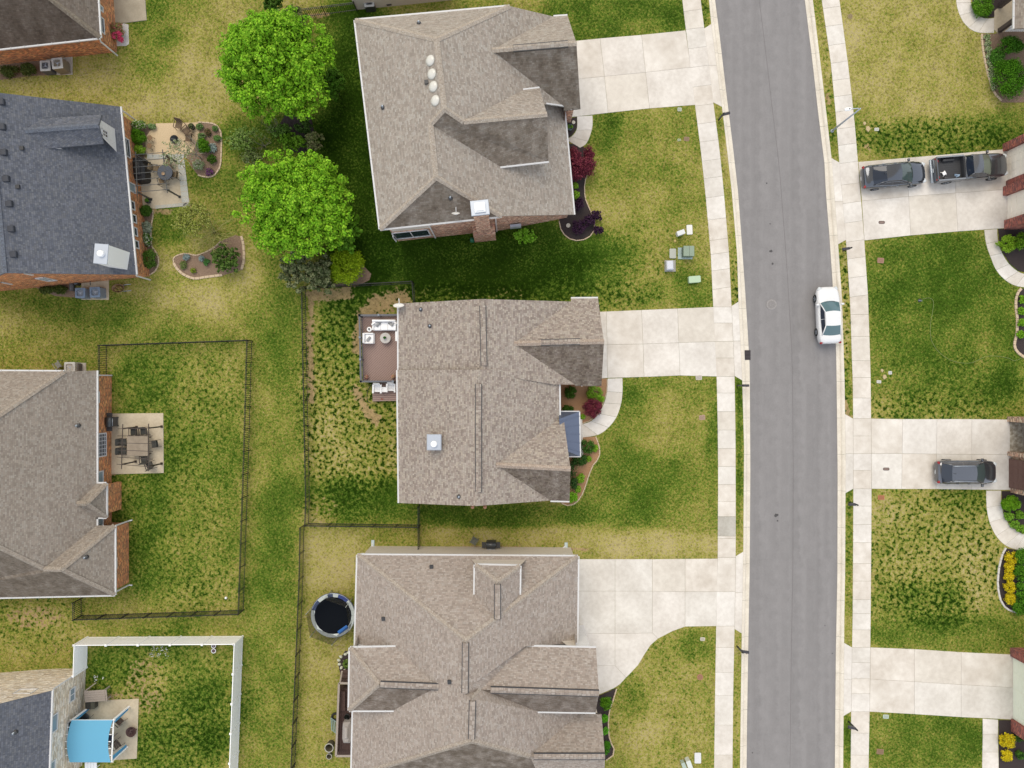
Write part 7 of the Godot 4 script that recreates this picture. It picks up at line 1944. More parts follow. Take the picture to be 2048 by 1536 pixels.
	for q in [["small wire garden stool on the gravel, upper one", 300, 276], ["small wire garden stool on the gravel, lower one", 299, 292]]:
		var t := thing("garden_stool", q[0], "stool", at(q[1], q[2], 0.4, 0.03), 0.4, "wire stools on the gravel")
		obj("seat", lathe(ms(), Vector3(0, 0.42, 0), [Vector2(0, 0.02), Vector2(0.2, 0.02), Vector2(0.21, 0)], 16), textured(seen(150, 122, 92), "speck", 0.3), t)
		for k in 4: obj("leg", bar(ms(), Vector3(cos(k * 1.57) * 0.14, 0.42, sin(k * 1.57) * 0.14), Vector3(cos(k * 1.57) * 0.24, 0, sin(k * 1.57) * 0.24), 0.025), M.bronze, t)
	pot("garden_urn", "dark round planter among the slatted chairs", 382, 252, 0.03, 0.24, 0.4, textured(seen(90, 88, 72), "speck", 0.4), [[130, 138, 96], [104, 116, 74]])
	pot("flower_pot", "leafy plant pot at the lower edge of the pergola patio", 294, 401, 0.05, 0.2, 0.35, M.dark_metal, [[110, 150, 60], [84, 128, 44]])
	var loop := thing("plant_support", "orange metal plant hoop beside the sparse tree", "plant support", at(378, 330))
	obj("hoop", tube(ms(true), [Vector3(-0.35, 0, 0.25), Vector3(-0.3, 0.8, 0), Vector3(0.1, 1.0, -0.25), Vector3(0.35, 0.8, -0.1), Vector3(0.3, 0.0, 0.1)], 0.03), plain(seen(214, 160, 50), 0.5), loop)
	# gazebo house
	ac("pale air conditioner at the top corner of the gazebo house", 140, 735, plain(seen(206, 202, 192), 0.6), 0.0, 0.85, 0.8)
	var p3 := thing("equipment_pad", "narrow pad with dark vent box beside the pale air conditioner", "pad", at(160, 737))
	obj("slab", prism(ms(), rect(-0.9, -0.45, 0.5, 0.5), -0.03, 0.05, 0.02), M.concrete_grey, p3)
	obj("vent_box", prism(ms(), rect(-0.28, -0.36, 0.22, 0.4), 0.05, 0.55, 0.03), plain(seen(112, 104, 98), 0.7), p3)
	chair("folding_chair", "small grey folded chair beside the pale air conditioner", 116, 730, 0.6, plain(seen(150, 152, 144), 0.7), "", 0.5, 0.0, null, true)
	grill("black barbecue grill at the corner of the gazebo patio", 219, 844, PI / 2)
	pergola("thin brown gazebo frame over the dining table", [274, 854, 324, 853, 272, 923, 324, 927], 2.0, 6, M.bronze, 0.35)
	var dt := thing("dining_table", "square grey stone topped dining table under the gazebo frame", "table", at(275, 892, 0.76, 0.05))
	obj("tabletop", prism(ms(), rect(-0.82, -0.78, 0.82, 0.78, 0.05), 0.68, 0.74, 0.015), textured(seen(170, 156, 138), "concrete", 2.5), dt)
	for q in [[-1, -1], [1, -1], [1, 1], [-1, 1]]: obj("leg", bar(ms(), Vector3(q[0] * 0.66, 0.68, q[1] * 0.62), Vector3(q[0] * 0.7, 0, q[1] * 0.66), 0.07), M.bronze, dt)
	var sl := textured(seen(78, 78, 74), "speck", 0.4)
	for q in [["dark sling chair above the dining table, house side", 267, 864, PI], ["dark sling chair above the dining table, garden side", 287, 863, PI + 0.1], ["dark sling chair on the house side of the table, upper one", 246, 884, -PI / 2], ["dark sling chair on the house side of the table, lower one", 246, 902, -PI / 2], ["dark sling chair pulled out towards the lawn", 309, 888, PI / 2 + 0.15], ["dark sling chair below the dining table", 288, 919, 0.1], ["dark sling chair standing askew at the lower patio corner", 299, 931, 0.35]]: chair("sling_chair", q[0], q[1], q[2], q[3], sl, "dark sling chairs at the dining table", 0.58, 0.05, M.bronze)
	var ball := thing("ball", "small white ball on the patchy lawn near the fence corner", "ball", at(453, 1195))
	obj("ball", lathe(ms(true), Vector3(0, 0.11, 0), [Vector2(0, 0.11), Vector2(0.078, 0.078), Vector2(0.11, 0), Vector2(0.078, -0.078), Vector2(0, -0.11)], 14), M.white, ball)
	# stone house: canopy patio
	for q in [["white rimmed brown pot by the white fence, upper one", 427, 1292], ["white rimmed brown pot by the white fence, lower one", 427, 1302]]:
		var t := thing("rimmed_pot", q[0], "flower pot", at(q[1], q[2], 0.25), 0, "rimmed pots by the white fence")
		obj("pot", lathe(ms(true), Vector3.ZERO, [Vector2(0.12, 0), Vector2(0.17, 0.24), Vector2(0.14, 0.2), Vector2(0, 0.2)], 16), plain(seen(112, 84, 96), 0.7), t)
		obj("rim", lathe(ms(true), Vector3(0, 0.24, 0), [Vector2(0.14, 0.0), Vector2(0.15, 0.025), Vector2(0.19, 0.02), Vector2(0.19, -0.01)], 16), M.white, t)
	var hook := thing("plant_hook", "white curl hook at the white fence above the rimmed pots", "hook", at(430, 1286))
	obj("hook", tube(ms(true), [Vector3(0, 0, 0), Vector3(0, 0.5, 0), Vector3(0.1, 0.6, 0.02), Vector3(0.16, 0.5, 0.04)], 0.02), M.white, hook)
	for q in [["scatter of white daisies near the white fence", 320, 1305, 26, 20, 90], ["scatter of white daisies beside the stone house corner", 198, 1355, 14, 8, 40]]:
		var t := thing("daisies", q[0], "flowers", at(q[1], q[2]), 0, "", "stuff")
		crown(t, "blossom", Vector3(0, 0.1, 0), Vector3(q[3] / S, 0.03, q[4] / S), 14, q[5], 0.05, shades([[236, 236, 232], [220, 224, 226]]), int(q[1]), M.leaf_dry)
	var bench := thing("storage_bench", "weathered pale wooden potting bench by the stone wall", "bench", at(193, 1391, 0.7, 0.05), 0.07)
	for k in 5: obj("top_board", prism(ms(), rect(-0.9, -0.45 + k * 0.18, 0.75, -0.28 + k * 0.18), 0.72, 0.76, 0.008), M.deck_grey, bench)
	for q in [[-0.85, -0.4], [0.7, -0.4], [0.7, 0.4], [-0.85, 0.4]]: obj("leg", box(ms(), Vector3(q[0], 0.36, q[1]), Vector3(0.09, 0.72, 0.09)), M.deck_grey, bench)
	obj("rail", bar(ms(), Vector3(0.92, 0.9, -0.5), Vector3(0.95, 0.9, 0.4), 0.09), M.deck_grey, bench)
	obj("back_rail", bar(ms(), Vector3(-0.85, 0.8, -0.45), Vector3(-0.3, 0.1, -0.8), 0.07), M.deck_grey, bench)
	var bb := thing("storage_box", "dark grey deck box below the potting bench", "box", at(181, 1410, 0.5, 0.05))
	obj("box", prism(ms(), rect(-0.35, -0.28, 0.35, 0.28), 0, 0.5, 0.02), plain(seen(70, 68, 62), 0.6), bb)
	obj("lid", prism(ms(), rect(-0.37, -0.3, 0.02, 0.3), 0.5, 0.54, 0.01), plain(seen(58, 56, 52), 0.6), bb)
	obj("lid", prism(ms(), rect(0.04, -0.3, 0.37, 0.3), 0.5, 0.54, 0.01), plain(seen(92, 90, 78), 0.6), bb)
	canopy()
	var brown := textured(seen(96, 76, 62), "speck", 0.4)
	chair("sling_chair", "brown sling chair facing the fire bowl under the canopy corner", 238, 1443, -2.3, brown, "", 0.62, 0.05, M.bronze)
	chair("lounge_chair", "brown slatted lounge chair below the fire bowl", 233, 1490, -2.5, brown, "", 0.66, 0.05, M.bronze, true)
	var fb := thing("fire_bowl", "rusty round fire bowl on the sandy patio", "fire pit", at(263, 1463, 0.3, 0.05))
	obj("bowl", lathe(ms(true), Vector3.ZERO, [Vector2(0.2, 0.05), Vector2(0.38, 0.25), Vector2(0.4, 0.38), Vector2(0.37, 0.38), Vector2(0.25, 0.24), Vector2(0, 0.2)], 20), plain(seen(88, 62, 58), 0.8), fb)
	for k in 7: obj("log", bar(ms(), Vector3(rng.randf_range(-0.22, 0.22), 0.3, rng.randf_range(-0.22, 0.22)), Vector3(rng.randf_range(-0.2, 0.2), 0.36, rng.randf_range(-0.2, 0.2)), 0.06), plain(seen(104, 82, 78), 0.9), fb)
	obj("knob", box(ms(), Vector3(0.4, 0.36, -0.2), Vector3(0.14, 0.08, 0.1)), plain(seen(88, 62, 58), 0.8), fb)
	var sofa := thing("outdoor_sofa", "navy cushioned sofa in the shade of the blue canopy", "sofa", at(176, 1480, 0.4, 0.05), PI / 2)
	obj("seat", soft(ms(), Vector3(0, 0.3, 0), Vector3(1.8, 0.3, 0.75), 0.08), plain(seen(58, 70, 104), 0.9), sofa)
	obj("backrest", soft(ms(), Vector3(0, 0.55, 0.4), Vector3(1.8, 0.6, 0.16), 0.06), plain(seen(58, 70, 104), 0.9), sofa)
	chair("patio_chair", "dark chair beside the canopy post near the stone wall", 170, 1434, 0.8, M.dark_metal, "", 0.56, 0.05)
	chair("patio_chair", "navy chair peeping out at the garden side of the canopy", 220, 1477, 1.4, plain(seen(52, 62, 88), 0.8), "", 0.56, 0.05)
	var tb := thing("side_table", "white side table below the canopy edge", "table", at(182, 1531, 0.5, 0.02))
	for k in 4: obj("top_slat", box(ms(), Vector3(-0.36 + k * 0.24, 0.5, 0), Vector3(0.22, 0.04, 0.5)), M.white, tb)
	for q in [[-0.4, -0.2], [0.4, -0.2], [0.4, 0.2], [-0.4, 0.2]]: obj("leg", box(ms(), Vector3(q[0], 0.24, q[1]), Vector3(0.05, 0.48, 0.05)), M.white, tb)
	# by the trampoline house
	grill("black barbecue grill standing by the pale wall of the trampoline house", 982, 1090, 0.0)
	chair("folding_chair", "grey folding chair on the lawn beside the wall grill", 948, 1082, 2.6, plain(seen(112, 116, 110), 0.7), "", 0.5, 0.0, null, true)
	var reel := thing("hose_reel", "green hose reel at the foot of the brick chimney", "hose reel", at(945, 481))
	obj("drum", lathe(ms(true), Vector3(0, 0.2, 0), [Vector2(0, 0.15), Vector2(0.2, 0.13), Vector2(0.2, -0.15), Vector2(0, -0.16)], 14, Basis(Vector3.FORWARD, PI / 2)), plain(seen(32, 116, 84), 0.5), reel)
	obj("stand", box(ms(), Vector3(0, 0.05, 0), Vector3(0.4, 0.1, 0.25)), plain(seen(28, 92, 70), 0.5), reel)
	pot("planter", "round grey planter with green plant in the black bed by the garage", 1140.5, 254, 0.03, 0.24, 0.35, plain(seen(120, 140, 144), 0.6), [[128, 170, 60], [96, 140, 40]])
	for q in [["white round stepping stone by the garage planter", 1147, 245, 0.14], ["white round stepping stone in the black purple shrub bed", 1136.5, 451, 0.17]]:
		var t := thing("stepping_stone", q[0], "stone", at(q[1], q[2]))
		obj("disc", prism(ms(), disc(q[2 + 1], 16), 0.0, 0.07, 0.015), textured(seen(226, 220, 206), "speck", 0.5), t)
	for i in 8:
		var sx: float = [706, 697, 691, 682, 678, 679, 683, 690][i]
		var sy: float = [1306, 1305, 1308, 1313, 1320, 1328, 1335, 1341][i]
		var t := thing("white_stone", ["white edging stone of the round bed next to the roof edge", "second white stone of the round bed", "third white stone of the round bed", "fourth white stone of the round bed", "fifth white stone of the round bed", "sixth white stone of the round bed", "seventh white stone of the round bed", "last white stone of the round bed by the deck steps"][i], "stone", at(sx, sy), rng.randf() * 3, "white stones round the small bed")
		obj("rock", lathe(ms(true), Vector3.ZERO, [Vector2(0, 0.12), Vector2(0.09, 0.1), Vector2(0.13, 0.04), Vector2(0.12, -0.02)], 9, Basis().scaled(Vector3(0.9, 1, 1.15))), textured(seen(226, 232, 208), "speck", 0.6), t)
	trampoline()
	for q in [["tall hollow ring planter on the lawn beside the rear deck", 659, 1494, 0.34, 0.75], ["short ring planter beside the tall one", 658.5, 1512, 0.22, 0.4]]:
		var t := thing("ring_planter", q[0], "planter", at(q[1], q[2], q[4] * 0.8), 0, "ring planters by the rear deck")
		obj("drum", lathe(ms(true), Vector3.ZERO, [Vector2(q[3] * 0.8, 0), Vector2(q[3], q[4]), Vector2(q[3] * 0.9, q[4]), Vector2(q[3] * 0.75, 0.1), Vector2(0, 0.1)], 22), textured(seen(82, 78, 62), "speck", 0.5), t)
		obj("rim", lathe(ms(true), Vector3(0, q[4], 0), [Vector2(q[3] * 0.88, 0.0), Vector2(q[3] * 0.9, 0.02), Vector2(q[3] * 1.04, 0.02), Vector2(q[3] * 1.05, -0.02)], 22), plain(seen(206, 204, 192), 0.6), t)
	var rack := thing("folding_rack", "pale blue slatted folding lounger leaning by the rear deck", "lounger", at(669, 1450, 0.4), 0.05)
	for k in 5: obj("slat", box(ms(), Vector3(-0.3 + k * 0.17, 0.2 + k * 0.12, 0.0 + k * 0.06), Vector3(0.06, 0.03, 0.95)), plain(seen(150, 178, 178), 0.6), rack)
	for s in [-1, 1]: obj("rail", bar(ms(), Vector3(-0.34, 0.16, s * 0.48), Vector3(0.44, 0.72, s * 0.48 + 0.25), 0.035), plain(seen(150, 178, 178), 0.6), rack)
	var tire := thing("tyre", "black tyre leaning behind the rear deck rail", "tyre", at(671, 1432))
	obj("tyre", lathe(ms(true), Vector3(0, 0.1, 0), [Vector2(0.18, 0.0), Vector2(0.2, 0.09), Vector2(0.3, 0.09), Vector2(0.33, 0.0), Vector2(0.3, -0.09), Vector2(0.2, -0.09), Vector2(0.18, 0)], 20), M.rubber, tire)
func canopy() -> void:
	# blue shade cloth sagging between white rafters on a white frame
	var t := thing("shade_canopy", "bright blue fabric canopy on a white frame over the patio", "canopy", at(212, 1480, 0, 0.05))
	var o := t.position
	var h := 2.35
	var c := [W(144, 1440, h), W(226, 1440, h), W(222, 1524, h), W(140, 1524, h)]
	var blue := plain(seen(122, 202, 242), 0.75)
	blue.backlight_enabled = true
	blue.backlight = Color(0.25, 0.5, 0.65)
	var st := ms(true)
	var rows := []
	for j in 25:
		var v := j / 24.0
		var row := []
		for i in 9:
			var u := i / 8.0
			var p: Vector3 = c[0].lerp(c[1], u).lerp(c[3].lerp(c[2], u), v)
			p.x += (0.22 if u > 0.5 else 0.22) * -4.0 * v * (1 - v)
			p.y += 0.035 + 0.1 * sin(PI * v)
			row.append(p - o)
		rows.append(row)
	loft(st, rows)
	obj("fabric", st, blue, t)
	for k in 7:
		var v := k / 6.0
		var a: Vector3 = c[0].lerp(c[3], v) + Vector3(-0.22 * 4 * v * (1 - v), 0.1 * sin(PI * v), 0)
		var b: Vector3 = c[1].lerp(c[2], v) + Vector3(-0.22 * 4 * v * (1 - v), 0.1 * sin(PI * v), 0)
		obj("rafter", bar(ms(), a - o + Vector3(-0.18, -0.015, 0), b - o + Vector3(0.18, -0.015, 0), 0.04), M.white, t)
	for q in [[c[0], c[3]], [c[1], c[2]]]: obj("beam", bar(ms(), q[0] - o + Vector3(0, -0.1, 0), q[1] - o + Vector3(0, -0.1, 0), 0.08), M.white, t)
	for k in 4:
		var p: Vector3 = c[k] - o
		obj("post", bar(ms(), Vector3(p.x, 0, p.z), Vector3(p.x, h - 0.1, p.z), 0.1), M.white, t)
		var inward: float = 1.0 if k < 2 else -1.0
		var cu := ms()
		for j in 6:
			var z0 := inward * (0.06 + j * 0.05)
			var w := 0.03 if j % 2 else -0.03
			quad(cu, Vector3(p.x + w, h - 0.15, p.z + z0), Vector3(p.x - w, h - 0.15, p.z + z0 + inward * 0.05), Vector3(p.x - w, 0.15, p.z + z0 * 0.6 + inward * 0.05), Vector3(p.x + w, 0.15, p.z + z0 * 0.6))
		obj("curtain", cu, blue, t)
func trampoline() -> void:
	var t := thing("trampoline", "round black trampoline with white and blue padding and safety net", "trampoline", at(666, 1231, 0.9))
	var r := 1.72
	var dark := plain(Color(0.008, 0.010, 0.014).linear_to_srgb(), 0.85)
	dark.metallic_specular = 0.1
	obj("mat", prism(ms(), disc(1.47, 36), 0.86, 0.885), dark, t)
	var pal := [seen(228, 238, 236), seen(222, 232, 232), seen(70, 84, 120), seen(226, 236, 234), seen(60, 78, 150)]
	for k in 24:
		var a0 := TAU * k / 24
		var a1 := TAU * (k + 1) / 24 - 0.006
		var st := ms()
		var v := []
		for q in [[1.46, a0, 0.9], [r, a0, 0.95], [r, a1, 0.95], [1.46, a1, 0.9]]: v.append(Vector3(cos(q[1]) * q[0], q[2], sin(q[1]) * q[0]))
		quad(st, v[0], v[1], v[2], v[3])
		var dn := Vector3(0, -0.09, 0)
		quad(st, v[2], v[1], v[1] + dn, v[2] + dn)
		var ix := 0
		if k in [13, 14, 17]: ix = 2
		if k in [19, 20]: ix = 4
		if k in [16, 18, 21]: ix = 1
		obj("pad", st, plain(pal[ix], 0.45), t)
	obj("frame", tube(ms(true), ring(r, 0.88, 32), 0.025, 0.025, 6), M.galvanised, t)
	obj("skirt", tube(ms(true), ring(r + 0.02, 0.84, 32), 0.03, 0.03, 6), plain(seen(40, 62, 130), 0.5), t)
	var net := plain(Color(0.02, 0.022, 0.024).linear_to_srgb(), 0.9)
	net.transparency = BaseMaterial3D.TRANSPARENCY_ALPHA
	net.albedo_color.a = 0.5
	var ns := ms()
	for k in 6:
		var a := TAU * k / 6 + 0.35
		var b := TAU * (k + 1) / 6 + 0.35
		var p := Vector3(cos(a), 0, sin(a)) * (r + 0.06)
		var q := Vector3(cos(b), 0, sin(b)) * (r + 0.06)
		quad(ns, p * 0.9 + Vector3(0, 0.95, 0), q * 0.9 + Vector3(0, 0.95, 0), q + Vector3(0, 2.45, 0), p + Vector3(0, 2.45, 0))
		obj("pole", tube(ms(true), [p, p + Vector3(0, 1.2, 0), p + Vector3(0, 2.5, 0)], 0.022, 0.022, 6), plain(seen(196, 206, 206), 0.5), t)
		obj("leg", tube(ms(true), [p * 0.95 + Vector3(0, 0.86, 0), p * 0.95 + Vector3(0, 0.02, 0)], 0.025, 0.025, 6), M.galvanised, t)
	obj("safety_net", ns, net, t)
	var bl := ms()
	soft(bl, Vector3(cos(0.95) * 1.36, 0.94, sin(0.95) * 1.36), Vector3(0.9, 0.03, 0.3), 0.08, 0.01, Basis(Vector3.UP, 0.62))
	obj("entry_flap", bl, plain(seen(36, 116, 206), 0.6), t)
func ring(r: float, y: float, n: int) -> Array:
	var out := []
	for i in n + 1: out.append(Vector3(cos(TAU * i / n) * r, y, sin(TAU * i / n) * r))
	return out

func boards(parent: Node, poly: PackedVector2Array, y: float, dir: float, w: float, m: Material, o: Vector3) -> void:
	# single planks cut to a platform's outline
	var d := Vector2(cos(dir), sin(dir))
	var n := Vector2(-d.y, d.x)
	var lo := 1e9
	var hi := -1e9
	for p in poly:
		lo = minf(lo, p.dot(n)); hi = maxf(hi, p.dot(n))
	var c := Vector2.ZERO
	for p in poly: c += p / poly.size()
	var k := lo
	while k < hi:
		var b := PackedVector2Array()
		for q in [[-9, k], [9, k], [9, k + w - 0.022], [-9, k + w - 0.022]]: b.append(d * (q[0] + c.dot(d)) + n * q[1])
		for piece in Geometry2D.intersect_polygons(wound(poly), wound(b)):
			if piece.size() >= 3: obj("board", prism(ms(), piece, y - 0.03, y + rng.randf() * 0.003, 0.004), m, parent, -o)
		k += w
func railing(parent: Node, pts: Array, y: float, o: Vector3) -> void:
	for i in pts.size() - 1:
		var a: Vector3 = pts[i] - o
		var b: Vector3 = pts[i + 1] - o
		obj("rail_cap", bar(ms(), a + Vector3(0, y + 0.95, 0), b + Vector3(0, y + 0.95, 0), 0.14, 0.04), M.rail_grey, parent)
		obj("rail_foot", bar(ms(), a + Vector3(0, y + 0.12, 0), b + Vector3(0, y + 0.12, 0), 0.06), M.rail_grey, parent)
		var n := int(a.distance_to(b) / 0.13)
		for k in range(1, n): obj("baluster", box(ms(), a.lerp(b, float(k) / n) + Vector3(0, y + 0.53, 0), Vector3(0.025, 0.8, 0.025)), M.black, parent)
		var m := maxi(1, roundi(a.distance_to(b) / 1.8))
		for k in m + 1:
			var p := a.lerp(b, float(k) / m)
			var post := obj("rail_post", prism(ms(), rect(-0.06, -0.06, 0.06, 0.06), 0, y + 1.02, 0.0, p), M.rail_grey, parent)
			obj("post_cap", prism(ms(), rect(-0.085, -0.085, 0.085, 0.085), y + 1.02, y + 1.07, 0.02, p), plain(seen(140, 150, 162), 0.4), post)
func build_decks() -> void:
	# upper deck of the middle house
	var y := 0.75
	var poly := plan([723, 632, 801, 631, 801, 764, 726, 764], y)
	paved.append(poly)
	var d := thing("wooden_deck", "dark brown diagonal plank deck with grey railing behind the middle house", "deck", at(760, 700))
	boards(d, poly, y, -0.78, 0.145, M.deck, d.position)
	obj("fascia", prism(ms(), inset(wound(poly.duplicate()), 0.03), 0.05, y - 0.05), M.deck_dark, d, -d.position)
	var k := 1.0 / S * (H - y) / H
	railing(d, [at(800, 632, y), at(724, 633, y), at(727, 763, y), at(790, 763, y)], y, d.position)
	var y2 := 0.3
	var low := plan([745, 766, 796, 766, 796, 802, 745, 803], y2)
	paved.append(low)
	var l := thing("wooden_deck", "small lower deck step with the two white armchairs", "deck", at(770, 785))
	boards(l, low, y2, 0.0, 0.145, M.deck, l.position)
	obj("fascia", prism(ms(), inset(wound(low.duplicate()), 0.03), 0.0, y2 - 0.04), M.deck_dark, l, -l.position)
	var leafmark := thing("fallen_leaf", "small rust coloured leaf on the lower deck edge", "leaf", at(764, 798, y2, y2 + 0.005))
	obj("leaf", prism(ms(), PackedVector2Array([Vector2(-0.12, 0), Vector2(-0.04, -0.06), Vector2(0.12, -0.02), Vector2(0.1, 0.05), Vector2(-0.04, 0.06)]), 0, 0.012), plain(seen(150, 84, 64), 0.8), leafmark)
	# lounge set
	var cu := plain(Color(0.88, 0.88, 0.89).linear_to_srgb(), 0.9)
	var so := thing("outdoor_sofa", "white three seat sofa on the diagonal plank deck", "sofa", at(769, 651, y + 0.4, y), PI)
	obj("base", prism(ms(), rect(-0.92, -0.38, 0.92, 0.4, 0.06), 0.02, 0.26, 0.02), cu, so)
	for i in 3: obj("seat_cushion", soft(ms(), Vector3(-0.57 + i * 0.57, 0.35, -0.06), Vector3(0.56, 0.18, 0.62), 0.06, 0.04), cu, so)
	obj("backrest", soft(ms(), Vector3(0, 0.5, 0.36), Vector3(1.84, 0.5, 0.16), 0.06, 0.04), cu, so)
	for s in [-1, 1]: obj("armrest", soft(ms(), Vector3(s * 0.88, 0.4, 0.0), Vector3(0.12, 0.36, 0.74), 0.05, 0.03), cu, so)
	var ch := thing("armchair", "white cushioned armchair on the diagonal plank deck", "armchair", at(737.5, 676.5, y + 0.4, y), -PI / 2)
	obj("base", prism(ms(), rect(-0.4, -0.42, 0.4, 0.42, 0.06), 0.02, 0.26, 0.02), cu, ch)
	obj("seat_cushion", soft(ms(), Vector3(0, 0.35, -0.06), Vector3(0.62, 0.18, 0.66), 0.06, 0.04), cu, ch)
	obj("backrest", soft(ms(), Vector3(0, 0.5, 0.36), Vector3(0.8, 0.5, 0.14), 0.06, 0.04), cu, ch)
	for s in [-1, 1]: obj("armrest", soft(ms(), Vector3(s * 0.37, 0.4, 0.0), Vector3(0.1, 0.34, 0.74), 0.04, 0.03), cu, ch)
	for q in [["grey fringed pillow on the sofa, garden side", 756, 649, 0.8], ["grey fringed pillow on the sofa, house side", 781, 648, -0.7], ["grey pillow on the white armchair", 737, 678, 0.9]]:
		var t := thing("throw_pillow", q[0], "pillow", at(q[1], q[2], y + 0.6, y + 0.45), q[3], "grey throw pillows on the deck seats")
		obj("pillow", soft(ms(), Vector3(0, 0.09, 0), Vector3(0.42, 0.13, 0.2), 0.05, 0.05, Basis(Vector3.RIGHT, 0.5)), textured(seen(176, 178, 180), "cloth", 0.3), t)
	for q in [["white pillow standing at the garden end of the sofa", 748, 649, 0.6], ["white pillow standing at the house end of the sofa", 789, 647, -0.6]]:
		var t := thing("throw_pillow", q[0], "pillow", at(q[1], q[2], y + 0.6, y + 0.45), q[3], "white pillows on the sofa")
		obj("pillow", soft(ms(), Vector3(0, 0.12, 0), Vector3(0.36, 0.14, 0.3), 0.05, 0.05, Basis(Vector3.RIGHT, 0.6)), cu, t)
	var rt := thing("coffee_table", "round whitewashed coffee table on the deck", "table", at(770.5, 676, y + 0.45, y))
	obj("tabletop", prism(ms(), disc(0.42, 30), 0.36, 0.42, 0.02), textured(seen(216, 212, 208), "speck", 0.8), rt)
	obj("drum", lathe(ms(true), Vector3.ZERO, [Vector2(0.3, 0), Vector2(0.36, 0.2), Vector2(0.3, 0.36)], 24), textured(seen(196, 190, 184), "speck", 0.8), rt)
	pot("potted_plant", "green plant in a bowl on the round coffee table", 769.5, 675.5, y + 0.42, 0.12, 0.12, M.white, [[64, 120, 52], [48, 98, 40], [86, 140, 70]], "plant")
	var st := thing("side_table", "small round white side table beside the sofa", "table", at(738.5, 658.5, y + 0.45, y))
	obj("tabletop", prism(ms(), disc(0.19, 20), 0.42, 0.46, 0.015), M.white, st)
	obj("stem", lathe(ms(true), Vector3.ZERO, [Vector2(0.14, 0), Vector2(0.06, 0.2), Vector2(0.12, 0.42)], 14), M.white, st)
	pot("candle_holder", "dark candle bowl on the small white side table", 738, 658, y + 0.46, 0.075, 0.09, M.dark_metal, [], "candle")
	for q in [["pink flower pot at the garden corner of the deck", 733, 754], ["pink flower pot at the house corner of the deck", 786, 753]]: pot("flower_pot", q[0], q[1], q[2], y, 0.16, 0.24, plain(seen(178, 110, 92), 0.8), [[226, 164, 150], [206, 138, 122], [190, 186, 140]])
	var hb := thing("white_bench", "narrow white shelf against the middle house wall on the deck", "bench", at(795, 673, 1.2, y))
	obj("shelf", prism(ms(), rect(-0.12, -0.38, 0.14, 0.38, 0.02), 0.75, 0.8, 0.01), M.white, hb)
	for s in [-1, 1]: obj("bracket", box(ms(), Vector3(0, 0.37, s * 0.3), Vector3(0.2, 0.74, 0.05)), M.white, hb)
	for q in [["white slatted armchair on the lower deck, garden side", 754.5, 778], ["white slatted armchair on the lower deck, house side", 782, 776]]:
		var t := thing("slatted_armchair", q[0], "armchair", at(q[1], q[2], 0.7, y2), PI - 0.02, "white armchairs on the lower deck")
		for i in 5:
			obj("seat_slat", box(ms(), Vector3(0, 0.34 + i * 0.015, 0.22 - i * 0.1), Vector3(0.5, 0.025, 0.09)), M.white, t)
			obj("back_slat", box(ms(), Vector3(-0.2 + i * 0.1, 0.62, 0.36), Vector3(0.085, 0.62, 0.025), Basis(Vector3.RIGHT, 0.35)), M.white, t)
		for s in [-1, 1]:
			obj("armrest", box(ms(), Vector3(s * 0.31, 0.52, 0.0), Vector3(0.12, 0.03, 0.68)), M.white, t)
			obj("leg", box(ms(), Vector3(s * 0.29, 0.26, -0.28), Vector3(0.08, 0.52, 0.06)), M.white, t)
			obj("leg", bar(ms(), Vector3(s * 0.27, 0.5, 0.05), Vector3(s * 0.27, 0.02, 0.42), 0.06), M.white, t)
	var lt := thing("side_table", "square white side table between the two white armchairs", "table", at(768, 779, 0.6, y2))
	obj("tabletop", box(ms(), Vector3(0, 0.42, 0), Vector3(0.42, 0.04, 0.4)), M.white, lt)
	for q in [[-1, -1], [1, -1], [1, 1], [-1, 1]]: obj("leg", box(ms(), Vector3(q[0] * 0.17, 0.2, q[1] * 0.16), Vector3(0.05, 0.4, 0.05)), M.white, lt)
	var ho := thing("garden_hose", "dark hose loop on the grass beside the lower deck", "hose")
	var hl := []
	var hs := smoothed([744, 768, 737, 778, 734, 792, 736, 803, 742, 806], 5)
	for i in range(0, hs.size(), 2): hl.append(at(hs[i], hs[i + 1], 0, 0.04))
	obj("tube", tube(ms(true), hl, 0.022, 0.022, 6), plain(seen(58, 72, 50), 0.6), ho)
	# rear deck of the trampoline house
	var y3 := 0.7
	var rp := plan([677, 1376, 712, 1376, 712, 1513, 674, 1513], y3)
	paved.append(rp)
	var rd := thing("wooden_deck", "dark stained rear deck with pale weathered rail cap under the rosy roof", "deck", at(690, 1440))
	boards(rd, rp, y3, PI / 2, 0.145, M.deck_dark, rd.position)
	obj("fascia", prism(ms(), inset(wound(rp.duplicate()), 0.03), 0.0, y3 - 0.05), M.deck_dark, rd, -rd.position)
	for e in [[W(672, 1512, y3 + 0.95), W(678, 1366, y3 + 0.95)], [W(678, 1366, y3 + 0.95), W(708, 1367, y3 + 0.95)], [W(672, 1512, y3 + 0.95), W(706, 1512, y3 + 0.95)]]:
		obj("rail_cap", bar(ms(), e[0] - rd.position, e[1] - rd.position, 0.16, 0.05), M.deck_grey, rd)
		var n := int(e[0].distance_to(e[1]) / 0.14)
		for i in n + 1:
			var p: Vector3 = e[0].lerp(e[1], float(i) / n) - rd.position
			obj("baluster", box(ms(), Vector3(p.x, y3 + 0.45, p.z), Vector3(0.04, 0.92, 0.04)), M.deck_dark, rd)
	for i in 3: obj("step", prism(ms(), plan([680, 1368 - i * 9, 710, 1368 - i * 9, 710, 1358 - i * 9, 681, 1358 - i * 9], 0.5 - i * 0.18), 0.0, 0.5 - i * 0.18, 0.01), M.deck_dark, rd, -rd.position)
	for s in [680, 706]: obj("stair_rail", bar(ms(), W(s, 1366, y3 + 0.9) - rd.position, W(s + 4, 1342, 0.9) - rd.position, 0.12, 0.05), M.deck_grey, rd)
